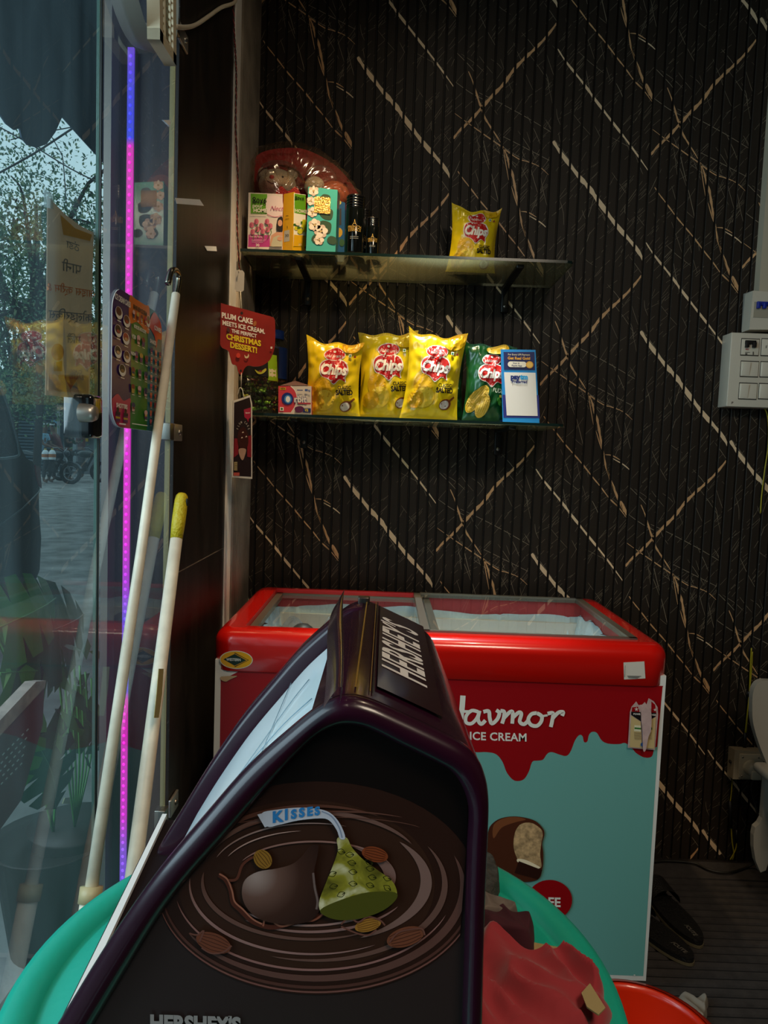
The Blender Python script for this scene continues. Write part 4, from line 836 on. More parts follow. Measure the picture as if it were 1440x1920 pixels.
# ------------------------------------------------------------------ hanging signs
def hang():
    psi = radians(30); o = onX(455, 640, WL + .055); nrm = Vector((-sin(psi), cos(psi), 0)) * -1; o = Vector((o.x, 1.98, o.z)); o = onY(455, 640, 1.98)
    Zc = lambda x, y: (380 + x / 4.5, 540 + y / 4.5)
    ol = [Zc(*p) for p in ((60, 100), (200, 140), (350, 178), (480, 215), (580, 242), (605, 262), (612, 320), (610, 480), (590, 560), (560, 615), (500, 655), (440, 663), (385, 655), (352, 680), (335, 722), (318, 732), (298, 700), (285, 655), (250, 640), (232, 580), (215, 530), (160, 500), (135, 440), (105, 408), (75, 450), (50, 430), (42, 380), (40, 130))]
    t = thing('hanging_promo_sign', o, 'red hanging plum cake sign with dripping edge in front of the white trim', 'sign')
    f = pixP(o, nrm); pts = [f(p.x, p.y, 0) for p in smooth_pts([(a, b, 0) for a, b in ol], 4, True)]
    MB().slab(pts, nrm.normalized() * -.002, mat('sign_red', '8f241c', .35, coat=.3, var=.25, vscale=9), mat('sign_edge', 'b9b0a4', .6)).build('board', t)
    P = MB(); W = ink('ece4d8'); YE = ink('e6c81e')
    def T(s, x, y, sz, m, bold=.03, sx=1.0):
        a, b = Zc(x, y); Print(P, pixP(o, nrm, a, b, .215, True), None, .0007).text(s, 0, 0, sz / 4.5, m, bold, sx=sx)
    T('PLUM CAKE', 290, 258, 62, W, .04, .80); T('MEETS ICE CREAM.', 345, 332, 54, W, .03, .80); T('THE PERFECT', 350, 385, 42, W, .03, .84); T('CHRISTMAS', 345, 440, 66, YE, .04, .84); T('DESSERT!', 345, 505, 66, YE, .04, .84)
    pr = Print(P, pixP(o, nrm), None, .0003); e = lambda x, y, rx, ry, m, rot=0: pr.ell(*Zc(x, y), rx / 4.5, ry / 4.5, m, rot, 16)
    for x, y in ((70, 230), (122, 265), (100, 335)): pr.line([Zc(x, 140), Zc(x, y - 20)], .25, ink('6b1a14'), 1)
    e(70, 230, 14, 18, ink('b9381e')); e(122, 268, 15, 22, ink('cfc6bc')); e(100, 340, 20, 32, ink('2f5a34')); e(438, 302, 13, 24, ink('a5602a'), .3); e(215, 355, 13, 22, ink('4a2016'), -.3); e(298, 570, 17, 22, ink('cf3a26')); pr.blob([Zc(*p) for p in ((350, 565), (362, 578), (376, 575), (382, 556), (388, 575), (375, 594), (355, 590))], ink('d8c89a')); pr.rect(*Zc(569, 496), *Zc(584, 514), ink('d9d4c8'))
    e(326, 214, 11, 13, ink('1a0f0c')); e(318, 700, 9, 11, ink('1a0f0c')); P.build('printed_front', t)
    # clip tag above and string
    c = thing('white_plastic_tag', onY(448, 545, 2.0), 'white plastic tag hanging on the twisted wire above the red sign', 'tag')
    pts = [onY(a, b, 1.99) for a, b in ((441, 510), (444, 506), (455, 507), (458, 511), (457, 544), (454, 547), (443, 546), (440, 542))]
    MB().slab(pts, (0, .003, 0), mat('tag_white', 'cfc9c0', .4)).build('tag_plate', c)
    MB().tube([onY(448, 512, 1.986), onY(447, 508, 1.986), onY(449, 505, 1.986)], .001, mat('cord_white', 'cfc8b8', .7), 6).build('loop', c)
    s = MB(); s.tube([onY(451, 546, 1.988), onY(453, 588, 1.978)], .0009, MATS['cord_white'], 6); tag(s.build('sign_string'), 'white string holding the red plum cake sign', 'string')
    s = MB(); s.tube([onY(453, 699, 1.978), onY(452, 730, 1.976)], .0009, MATS['cord_white'], 6); s.tube(smooth_pts([onY(446, 740, 1.976), onY(449, 728, 1.976), onY(454, 730, 1.976), onY(457, 745, 1.976)], 4), .0012, MATS['cord_white'], 6)
    tag(s.build('sign_string'), 'short white string with a knot between the red sign and the dark poster', 'string')
    # lower dark poster
    ps = radians(52); n2 = Vector((sin(ps), -cos(ps), 0)); o2 = onY(455, 800, 1.975)
    t2 = thing('hanging_poster', o2, 'narrow dark plum cake poster with a white border hanging below the red sign', 'poster')
    f = pixP(o2, n2); q = [(437, 752), (469, 741), (473, 758), (473, 898), (435, 895)]
    MB().slab([f(a, b, 0) for a, b in q], n2 * -.0015, mat('poster_border', 'c9c3ba', .5)).build('sheet', t2)
    P = MB(); pr = Print(P, f, None, .0003); pr.poly([(439, 755), (468, 745), (470.5, 759), (471, 894), (437, 892)], mat('poster_dark', '25191b', .3, coat=.3)); pr.poly([(457, 768), (470, 764), (470, 782), (466, 786), (465, 792), (463, 786), (458, 782)], ink('a01c3c')); pr.poly([(439, 822), (448, 822), (446, 852), (438, 858)], ink('7a1420')); pr.poly([(463, 818), (471, 816), (471, 858), (463, 856)], ink('7a1420'))
    pr.blob([(446, 810), (455, 800), (463, 810), (465, 830), (460, 842), (450, 842), (445, 828)], ink('35100c')); pr.blob([(447, 842), (460, 842), (458, 855), (454, 863), (449, 856)], ink('a3826e')); pr.rect(438, 866, 444, 882, ink('9a8a62')); pr.rect(437, 886, 448, 892, ink('a8483c'))
    for k in range(4): pr.line([(439, 869 + k * 3.4), (443.4, 869 + k * 3.4)], .8, ink('4a3a20'), 1)
    for x, y in ((452, 812), (450, 822), (458, 820)): pr.blob([(x, y), (x + 2, y - 3), (x + 4, y), (x + 3, y - 1)], ink('d8c8b8'), 3)
    arc = 'PLUM CAKE'
    for i, ch in enumerate(arc):
        a = pi * (1 - i / 8) * .8 + .1 * pi; x = 455.5 + 11 * cos(a); y = 810 - 19 * sin(a)
        if ch != ' ': Print(P, pixP(o2, n2, x, y, 0, True), None, .0011).text(ch, 0, 0, 5.4, ink('b0a89c'), .03, rot=a - pi / 2, sx=.6)
    Print(P, pixP(o2, n2, 464, 774, -.1, True), None, .0011).text('Havmor', 0, 0, 4.4, ink('e0d4cc'), .02, sx=.6)
    P.build('printed_front', t2)
hang()
# ------------------------------------------------------------------ poles leaning on the glass
POLE = mat('pole_cream', 'e6dbc6', .42, var=.12, vscale=30)
t = thing('hooked_pole', onX(175, 1700, WL + .05), 'long cream pole with a bent metal hook at the top leaning against the glass', 'pole')
p0 = onX(330, 552, WL + .022); p1 = onX(181, 1648, WL + .045); d_ = (p1 - p0).normalized(); p2 = p1 + d_ * ((p1.z - .012) / -d_.z)
p1 = onX(172, 1662, WL + .045)
MB().tube([p0, p0.lerp(p1, .5) + Vector((.003, 0, 0)), p1], [.0085, .0088, .0095], POLE, 14).build('shaft', t)
hk = [onX(*q, WL + .022) for q in ((330, 556), (334, 535), (335, 518), (329, 507), (322, 508), (318, 518), (315, 532))]; MB().tube(smooth_pts(hk, 5), .0062, mat('hook_steel', '8f897a', .25, metal=1), 10).build('hook', t)
MB().tube([p1, p1 + d_ * .022], .0165, mat('collar_tan', 'b7a77e', .45), 16).build('collar', t)
MB().tube([p1 + d_ * .02, p2], .0138, POLE, 14).build('lower_shaft', t)
t = thing('mop_handle', onX(250, 1630, WL + .05), 'thicker white pole with a yellow grip and hanging hole beside the dark pillar', 'pole')
p0 = onX(332, 1001, WL + .024); p1 = onX(251, 1635, WL + .04); d_ = (p1 - p0).normalized(); p2 = p1 + d_ * ((p1.z - .02) / -d_.z)
YG = mat('grip_yellow', 'c9b21a', .45, bump=.4, bscale=120); e0 = onX(339, 946, WL + .024)
MB().tube([p0, p0.lerp(p2, .5), p2], [.0125, .0145, .0155], POLE, 16).build('shaft', t)
e0 = p0 - d_ * .092; g = MB(); g.tube([p0 + d_ * .012, p0.lerp(e0, .3), p0.lerp(e0, .82), e0 + d_ * .005, e0], [.0128, .0145, .0142, .0125, .009], YG, 16); g.build('grip', t)
tag(MB().box(p0.lerp(e0, .80) + Vector((.0142, -.004, 0)), (.004, .008, .016), DARK, bev=.0015).build('hanging_hole', t))
MB().slab([onX(x, y, WL + .051) for x, y in ((297, 1254), (306, 1254), (303, 1300), (297, 1346), (288, 1346), (293, 1300))], (.001, 0, 0), mat('sticker_strip', 'b0a468', .6)).build('sticker', t)
# ------------------------------------------------------------------ menu poster on the glass
def menu():
    X = WL + .002; t = thing('menu_poster', onX(255, 800, X), 'colourful ice cream menu poster with purple, green and blue columns stuck on the glass', 'poster')
    ya, yb = onX(209, 600, X).y, onX(301, 700, X).y; zt, zb = onX(215, 536, X).z, onX(215, 800, X).z; Wd = yb - ya; Hd = zt - zb
    fn = lambda u, v, h: Vector((X + .001 + h, ya + u * Wd, zb + v * Hd)); asp = Wd / Hd
    def rr(r):
        pts = []
        for cx, cy, a0 in ((1 - r, 1 - r * asp, 0), (r, 1 - r * asp, pi / 2), (r, r * asp, pi), (1 - r, r * asp, 3 * pi / 2)): pts += [(cx + r * cos(a0 + k * pi / 12), cy + r * asp * sin(a0 + k * pi / 12)) for k in range(7)]
        return pts
    S = rr(.16); MB().slab([fn(u, v, 0) for u, v in S], (-.001, 0, 0), mat('poster_card', 'cfc8c0', .5)).build('sheet', t)
    P = MB(); pr = Print(P, fn, None, .00018)
    def part(x0, x1, m, y0=0, y1=1):
        poly = clipx(S, x0, x1); poly = [(b, a) for a, b in clipx([(b, a) for a, b in poly], y0, y1)]; pr.poly(poly, m)
    PUR = ink('3b1c5e', .3); GRN_ = ink('2f7a2a', .3); TEAL_ = ink('1d6f80', .3); ORG_ = ink('e0731a', .3); PNK = ink('c0265a', .3); W = ink('ece6dc')
    part(.30, .70, GRN_); part(0, .34, PUR); part(.68, 1, TEAL_)
    pr.blob([(.30, .80), (.45, .83), (.60, .80), (.70, .80), (.70, .995), (.60, .998), (.40, .998), (.30, .99)], ORG_); part(0, .33, PNK, 0, .20); pr.blob([(0.01, .2), (.10, .24), (.2, .2), (.32, .23), (.325, .19), (.16, .16), (0.01, .18)], PNK); pr.blob([(.70, .86), (.80, .985), (.96, .93), (.99, .8), (.90, .78), (.86, .70), (.82, .79)], ink('c8342c', .3))
    def T(s, x, y, sz, m, sx=.5, b=.04): pr.text(s, x, y, sz, m, b, sx=sx * asp * 0 + sx)
    T('ICE CREAM CAKES', .17, .925, .055, W, .62); T('BRAND NEW ICE CREAM', .50, .93, .045, ink('2a1408'), .55); T('NOVELTIES AND SCOOPS', .50, .785, .036, W, .6); T('SHAKES', .78, .735, .045, W, .9); T('CONES', .88, .86, .05, W, 1.0); T('SHOTTIES', .16, .155, .045, W, 1.0)
    rg = random.Random(2)
    def item(x, y, w_, h_, cols, sh=0):
        pr.k = 14
        if sh == 0: pr.ell(x, y, w_ * 1.15, h_ * 1.05, W, n=14); pr.ell(x - w_ * .1, y + h_ * .25, w_ * .9, h_ * .72, ink(rg.choice(cols)), n=14); pr.ell(x, y - h_ * .1, w_ * .6, h_ * .3, ink(rg.choice(cols)), n=10)
        else:
            pr.poly([(x - w_ * .8, y + h_ * .2), (x + w_ * .8, y + h_ * .2), (x + w_ * .55, y - h_), (x - w_ * .55, y - h_)], ink(rg.choice(cols))); pr.ell(x, y + h_ * .35, w_ * .85, h_ * .55, ink(rg.choice(cols)), n=12); pr.rect(x - w_ * .6, y - h_ * .5, x + w_ * .6, y - h_ * .1, ink(rg.choice(cols)))
        pr.rect(x - w_ * .6, y - h_ * 1.45, x + w_ * .6, y - h_ * 1.3, W)
    BR = ['5a2a18', '2a1410', 'a03a2a', '8a6a3a', 'c9a070']; MX = ['b0264a', '5a2a6a', 'c0a040', 'd8a8a8', '7a2a20', '2a2a5a']; PK_ = ['d0506a', 'b83a3a', 'c86a4a', 'd89a8a', '7a3a6a']
    for x, y in ((.09, .82), (.23, .79), (.08, .69), (.22, .66), (.08, .54), (.24, .53), (.16, .42)): item(x, y, .055, .042, BR)
    for x in (.08, .22): pr.k = 14; pr.rect(x - .035, .04, x + .045, .085, ink('5a1a5a')); pr.rect(x - .035, .06, x + .045, .075, ink('b89a2a')); pr.rect(x - .035, .088, x + .045, .11, ink('2a0a20')); pr.ell(x, .125, .02, .018, ink('2a1410'))
    for x in (.36, .44, .52, .60): item(x, .875, .03, .03, MX, 1)
    item(.66, .88, .035, .045, BR)
    T('₹50', .36, .70, .04, W, 1.2); T('NEW', .35, .57, .035, W, 1.2)
    for x, y in ((.46, .70), (.56, .70), (.42, .57), (.52, .57), (.63, .57), (.36, .44), (.49, .44), (.62, .44), (.36, .31), (.49, .31), (.62, .31), (.37, .17), (.63, .13)): item(x, y, .042, .036, MX, 1)
    for r_ in range(9):
        for x in (.74, .84, .94): item(x, .66 - r_ * .073, .03, .024, PK_, 1)
    pr.rect(.34, .035, .66, .042, W); pr.rect(.10, .02, .22, .03, W)
    P.build('printed_front', t)
menu()
# ------------------------------------------------------------------ switch boards, socket, wires, chair
SWW = mat('switch_white', 'd8cebb', .35, coat=.2); SWG = mat('switch_grey_side', 'a8a298', .5); SWI = mat('switch_rocker', 'e6dcc8', .3, coat=.3)
def board():
    Yb = 2.335; a = onY(1372, 623, Yb); b_ = onY(1367, 762, Yb); t = thing('switch_board', (a.x + .11, 2.38, b_.z), 'large white switch board with rocker switches and a small breaker on the black wall', 'switch board')
    x0 = a.x; x1 = x0 + .25; z1 = a.z; z0 = b_.z; MB().bb((x0, Yb, z0), (x1, 2.399, z1), SWW, bev=.003).build('housing', t)
    px = lambda x, y: onY(x, y, Yb)
    def mod(cx0, cy0, cx1, cy1, rk=2, txt=None):
        p = px(cx0, cy0); q = px(cx1, cy1); m = MB(); m.bb((p.x, Yb - .001, q.z), (q.x, Yb + .002, p.z), mat('module_gap', '3a352e', .6)); m.bb((p.x + .0015, Yb - .003, q.z + .003), (q.x - .0015, Yb, p.z - .003), SWI, bev=.001); o = m.build('switch_module', t)
        if rk: mm = MB(); mm.box(((p.x + (q.x - p.x) * .28), Yb - .004, (p.z + q.z) / 2), ((q.x - p.x) * .44, .004, (p.z - q.z) * .78), SWI, rx=radians(5), bev=.001); mm.build('rocker', o)
        return o, p, q
    o, p, q = mod(1390, 634, 1422, 668, 0)
    m = MB(); c = onY(1407, 642, Yb - .004)
    m.bb((c.x - .017, Yb - .009, c.z - .006), (c.x + .017, Yb - .002, c.z + .006), DARK, bev=.001); m.bb((c.x - .017, Yb - .013, c.z - .017), (c.x - .006, Yb - .003, c.z), DARK, bev=.001); m.bb((c.x + .006, Yb - .013, c.z - .017), (c.x + .017, Yb - .003, c.z), DARK, bev=.001); m.build('breaker_lever', o)
    P = MB(); e = Print(P, pixP((0, Yb - .0035, 0), (0, -1, 0), 1401, 655, .03, True), None, .0003); e.text('OLY', 0, 0, 3.6, ink('a02020'), .06); e.rect(-4, -6, 5, -5, ink('55504a')); e.rect(-4, -10, 0, -7.4, ink('55504a')); e.rect(10, -10, 12, -4, ink('55504a')); P.build('printed_text', o)
    o, p, q = mod(1428, 634, 1462, 669, 0); P = MB(); e = Print(P, pixP((0, Yb - .0035, 0), (0, -1, 0), 1437, 651, .03, True), None, .0003); e.text('F', 0, 0, 7.5, ink('2a2622'), .0); P.build('printed_text', o)
    mod(1389, 676, 1421, 708); mod(1426, 677, 1460, 709); mod(1386, 717, 1418, 750, 2); mod(1423, 718, 1457, 750)
    P = MB(); e = Print(P, pixP((0, Yb - .0005, 0), (0, -1, 0), 1373, 755, .03, True), None, .0003); e.text('JP', 0, 0, 5, ink('3a342c'), .02); P.build('small_mark', t)
    t2 = thing('breaker_box', (onY(1415, 620, 2.34).x, 2.37, z1), 'small white breaker box with a blue double lever above the switch board', 'breaker')
    Y2 = 2.325; f = [(1411, 545), (1443, 548), (1470, 549), (1470, 618), (1432, 619), (1404, 620)]
    bk = [(1394, 552), (1470, 550), (1470, 622), (1389, 621)]
    m = MB(); F = [onY(a, b, Y2) for a, b in ((1412, 545), (1475, 549), (1475, 600), (1468, 618), (1405, 618))]; m.slab(F, (0, .05, 0), SWW, SWW)
    a, b_ = onY(1412, 545, Y2), onY(1405, 618, Y2); c, d2 = onY(1394, 551, 2.39), onY(1390, 620, 2.39); m.add([a, b_, d2, c, a + Vector((0, .06, 0)), b_ + Vector((0, .06, 0))], [(0, 1, 2, 3)], SWG); m.build('housing', t2)
    m = MB(); p = onY(1414, 566, Y2); q = onY(1440, 596, Y2); m.bb((p.x, Y2 - .003, q.z), (q.x, Y2, p.z), mat('breaker_grey', 'a9a08c', .5)); m.build('breaker_face', t2)
    BLU = mat('lever_blue', '1a2f9a', .35); m = MB(); z = p.z; m.bb((p.x + .006, Y2 - .011, z - .012), (q.x + .01, Y2 - .003, z), BLU, bev=.0015)
    for k in (0, 1, 2): m.bb((p.x + .006 + k * .019, Y2 - .014, z - .022), (p.x + .016 + k * .019, Y2 - .003, z - .004), BLU, bev=.0015)
    m.build('lever', t2)
    m = MB(); a = onY(1430, 430, 2.37); m.bb((a.x, 2.365, onY(1436, 549, 2.37).z), (a.x + .05, 2.399, CEIL - .002), mat('trunking_white', 'c4b8a0', .45)); tag(m.build('cable_trunking'), 'white plastic cable trunking running up the wall from the breaker box', 'trunking')
board()
YW = mat('wire_yellow', 'a89a1a', .45); BKW = mat('wire_black', '0f0e10', .5)
def wire(pts, r, m, Y=2.385): return MB().tube(smooth_pts([onY(x, y, Y) for x, y in pts], 5), r, m, 8)
tag(wire([(1432, 764), (1438, 775), (1441, 800), (1440, 840), (1434, 880), (1428, 930), (1426, 962)], .0022, YW).build('yellow_wire'), 'yellow-green wire curving down from the switch board', 'wire')
w_ = wire([(1409, 1215), (1407, 1250), (1405, 1300), (1401, 1340), (1397, 1375)], .0022, YW); w_.tube(smooth_pts([onY(x, y, 2.384) for x, y in ((1411, 1222), (1409, 1260), (1404, 1310), (1399, 1375))], 5), .0016, YW, 8); w_.tube([onY(1397, 1374, 2.383), onY(1396, 1402, 2.383)], .006, BKW, 10); w_.tube([onY(1403, 1296, 2.383), onY(1402, 1306, 2.383)], .004, BKW, 10)
tag(w_.build('yellow_wire'), 'yellow wire with black sleeves dropping into the top of the plugged socket', 'wire')
w_ = wire([(1373, 1462), (1371, 1490), (1369, 1503)], .002, YW); w_.tube([onY(1369, 1502, 2.383), onY(1370, 1552, 2.383)], .006, BKW, 10); w_.tube(smooth_pts([onY(x, y, 2.384) for x, y in ((1371, 1552), (1373, 1580), (1376, 1600), (1373, 1612))], 5), .0022, YW, 8); w_.tube(smooth_pts([onY(x, y, 2.383) for x, y in ((1381, 1578), (1380, 1590), (1375, 1602), (1369, 1612))], 5), .002, YW, 8); w_.tube([onY(1381, 1556, 2.383), onY(1381, 1579, 2.383)], .0045, BKW, 10)
tag(w_.build('yellow_wire'), 'yellow wire with a black sleeve running from the socket down to the floor', 'wire')
def socket():
    Yf = 2.335; t = thing('wall_socket', onY(1400, 1460, 2.37), 'beige socket box with a white plug in it low on the black wall', 'socket')
    BG = mat('socket_beige', 'b5a68c', .45); a = onY(1376, 1408, Yf); b_ = onY(1432, 1460, Yf)
    m = MB(); F = [onY(x, y, Yf) for x, y in ((1378, 1406), (1430, 1411), (1433, 1462), (1374, 1461))]; Bk = [onY(x, y, 2.395) for x, y in ((1366, 1399), (1428, 1402), (1434, 1464), (1363, 1452))]
    m.add(F + Bk, [(0, 1, 2, 3), (0, 4, 5, 1), (1, 5, 6, 2), (2, 6, 7, 3), (3, 7, 4, 0)], BG); m.build('box', t)
    m = MB(); p = onY(1388, 1414, Yf - .004); q = onY(1429, 1460, Yf - .004); m.bb((p.x, Yf - .004, q.z), (q.x, Yf + .002, p.z), mat('socket_plate', 'c3b59c', .4), bev=.0015); o = m.build('face_plate', t)
    for x, y in ((1393, 1420), (1423, 1421), (1391, 1455)): c = onY(x, y, Yf - .0045); s = MB(); s.lathe([(.0001, -.001), (.003, -.0005), (.0032, .001)], c, STL, 12, 'Y'); s.build('screw', o)
    c = onY(1369, 1428, 2.36); MB().ell(c, (.004, .008, .006), mat('socket_hole', '2a241c', .6), 10, 8).build('side_hole', t)
    g = MB(); c = onY(1412, 1443, Yf - .02); g.lathe([(.0001, -.018), (.018, -.018), (.0225, -.013), (.0235, .0), (.026, .016)], (c.x, Yf - .02, c.z), mat('plug_white', 'cabfa8', .4), 28, 'Y'); g.box((c.x + .002, Yf - .038, c.z - .012), (.034, .012, .03), MATS['plug_white'], bev=.004); g.build('plug', t)
    cb = MB(); cb.tube(smooth_pts([(c.x, Yf - .03, c.z - .025), onY(1408, 1478, 2.31), onY(1416, 1510, 2.30), onY(1426, 1545, 2.28), onY(1436, 1572, 2.26), onY(1437, 1590, 2.27), onY(1430, 1606, 2.30), onZ(1405, 1624, .02), onZ(1365, 1636, .02), onZ(1330, 1631, .02), onZ(1300, 1618, .02), onZ(1250, 1614, .02), onZ(1228, 1616, .02)], 8), .0035, mat('cable_dark', '1c1a14', .5), 8)
    tag(cb.build('freezer_cable'), 'dark power cable drooping from the plug and running over the mat behind the freezer', 'cable')
socket()
def chair():
    W = mat('plastic_white', 'a9a193', .4); t = thing('plastic_chair', (1.30, 2.12, 0), 'white plastic chair at the right edge, the socket', 'chair')
    Y = 2.12; L_ = [onY(x, y, Y) for x, y in ((1432, 1276), (1420, 1282), (1412, 1300), (1411, 1345), (1417, 1375), (1427, 1405), (1438, 1432))]
    top_ = L_[0].z; lx = L_[3].x
    prof = smooth_pts(L_, 5); W_ = .46; out = prof + [Vector((2 * lx + W_ - p.x, Y, p.z)) for p in prof[::-1]]
    m = MB(); m.slab(out, (0, .022, 0), W); m.build('backrest', t)
    zs = prof[-1].z; m = MB(); m.bb((lx + .02, Y - .40, zs - .03), (lx + W_ - .02, Y + .02, zs), W, bev=.012); m.build('seat', t)
    # rear leg seen at the edge, wide moulded leg
    lg = [onY(x, y, Y) for x, y in ((1442, 1520), (1432, 1530), (1424, 1545), (1416, 1552), (1413, 1566), (1413, 1590), (1417, 1615), (1426, 1636), (1436, 1632), (1446, 1600))]
    zmin = min(p.z for p in lg); 
    m = MB(); m.slab([Vector((p.x, Y, max(p.z, .012))) for p in lg] , (0, .02, 0), W); m.build('leg', t)
    for (x, y) in ((lx + .07, Y - .36), (lx + W_ - .06, Y - .36), (lx + W_ - .06, Y)):
        m = MB(); m.add([(x - .03, y, zs - .02), (x + .03, y, zs - .02), (x + .035, y + .01, .012), (x - .01, y + .01, .012), (x - .03, y + .03, zs - .02), (x + .03, y + .03, zs - .02), (x + .035, y + .035, .012), (x - .01, y + .035, .012)], [(0, 1, 2, 3), (4, 5, 6, 7), (0, 3, 7, 4), (1, 2, 6, 5), (0, 1, 5, 4), (3, 2, 6, 7)], W); m.build('leg', t)
    m = MB(); m.bb((lg[3].x + .02, Y + .0, .2), (lg[3].x + .07, Y + .02, zs - .02), W); m.build('leg', t)
chair()
# ------------------------------------------------------------------ slippers, tub, rag
def slipper(toe_px, heel_px, label, seed):
    hl = onZ(*toe_px, .03); to = onZ(*heel_px, .03); d_ = (hl - to); L_ = .27; d_.z = 0; d_.normalize(); n_ = Vector((-d_.y, d_.x, 0)); c = hl - d_ * (L_ / 2)
    t = thing('slipper', (c.x, c.y, .011), label, 'slipper'); BK = mat('slipper_black', '100e0d', .55, bump=.5, bscale=220); SL = mat('slipper_sole', '6a6048', .6)
    def out(s, z): return [c + Vector((0, 0, 0)) + d_ * (L_ / 2 * cos(a) * s) + n_ * ((.042 + .008 * -cos(a)) * sin(a) * s + .006 * sin(a * 2)) - Vector((0, 0, c.z - z)) for a in [2 * pi * k / 36 for k in range(36)]]
    m = MB(); m.slab(out(1.0, .012), (0, 0, .008), SL); m.build('outsole', t)
    m = MB(); m.slab(out(.985, .020), (0, 0, .014), BK)
    for i in range(11):
        for j_ in range(5):
            p = c + d_ * (-.11 + i * .014) + n_ * (-.026 + j_ * .013 + (.0065 if i % 2 else 0)); p.z = .0345; m.box(p, (.009, .009, .002), BK, rz=math.atan2(d_.y, d_.x) + .78)
    m.build('footbed', t)
    m = MB(); cc = c - d_ * .05
    m.grid(lambda u, v: Vector((0, 0, .03 + .055 * sin(pi * u) * (1 - .2 * v))) + Vector((cc.x, cc.y, 0)) + n_ * (.05 * cos(pi * u)) + d_ * (v * .07 - .06), 20, 5, BK); m.build('strap', t)
    P = MB(); o = c + d_ * .088; o.z = .0352; pr = Print(P, plane_fn(o, d_, n_), None, .0002); pr.text('/CUTE', 0, 0, .017, ink('6a655c'), .03, rot=0); P.build('printed_mark', t)
slipper((1300, 1800), (1232, 1748), 'nearer black rubber slipper with white lettering beside the freezer', 1)
slipper((1314, 1768), (1246, 1694), 'farther black rubber slipper, its sole overlapping its pair', 2)
def tub():
    a = onZ(1170, 1843, .30); b_ = onZ(1240, 1862, .30); c_ = onZ(1318, 1915, .30)
    ax, ay, bx, by, cx, cy = a.x, a.y, b_.x, b_.y, c_.x, c_.y
    D = 2 * (ax * (by - cy) + bx * (cy - ay) + cx * (ay - by)); ux = ((ax * ax + ay * ay) * (by - cy) + (bx * bx + by * by) * (cy - ay) + (cx * cx + cy * cy) * (ay - by)) / D; uy = ((ax * ax + ay * ay) * (cx - bx) + (bx * bx + by * by) * (ax - cx) + (cx * cx + cy * cy) * (bx - ax)) / D
    r = sqrt((ax - ux) ** 2 + (ay - uy) ** 2); print('TUB', ux, uy, r); 
    if r > .3 or r < .12: r = .22; ux, uy = ax - .02, ay - r
    t = thing('plastic_tub', (ux, uy, 0), 'bright orange-red plastic tub on the mat under the green table', 'tub'); RD = mat('tub_red', 'd62a08', .3, coat=.4)
    MB().lathe([(.0001, .012), (r * .72, .012), (r * .74, .02), (r * .96, .29), (r, .295), (r, .302), (r * .95, .302), (r * .93, .29), (r * .72, .03), (.0001, .026)], (ux, uy, 0), RD, 48).build('tub_body', t)
    MB().lathe([(r, .28), (r + .012, .285), (r + .014, .298), (r, .304)], (ux, uy, 0), RD, 48).build('rim', t)
tub()
def rag(name, pts, z, h, m, label, cat, seed, n=26, fold=1.0, parent=None):
    P = [onZ(x, y, z) for x, y in pts]; c = sum(P, Vector()) / len(P); S = smooth_pts(P, 6, True); N = len(S)
    def fn(u, v):
        i = (u * N) % N; k = int(i); p = S[k % N].lerp(S[(k + 1) % N], i - k); q = c.lerp(p, 1 - v); 
        e = min(1, v * 5); r_ = (.5 + .5 * noise.noise(Vector((q.x * 17 + 5 * q.y, q.y * 7, seed)))) * fold * .8 + .34 * (1 - abs(noise.noise(Vector((q.x * 30 + q.y * 16, q.y * 10 - q.x * 6, seed + 3)))) * 3) * fold
        zz = z + .002 + h * (e ** .6) * (.35 + .9 * r_)
        return Vector((q.x + .006 * noise.noise(Vector((q.y * 40, seed, 0))), q.y, zz))
    m_ = MB(); m_.grid(fn, N, n, m); o = m_.build(name); tag(o, label, cat); return o
rag('crumpled_cloth', [(1268, 1878), (1300, 1877), (1322, 1880), (1328, 1892), (1322, 1915), (1315, 1935), (1280, 1935), (1270, 1905)], .011, .03, mat('cloth_grey', '8a8378', .9), 'crumpled pale grey cloth on the mat beside the orange tub', 'cloth', 3)
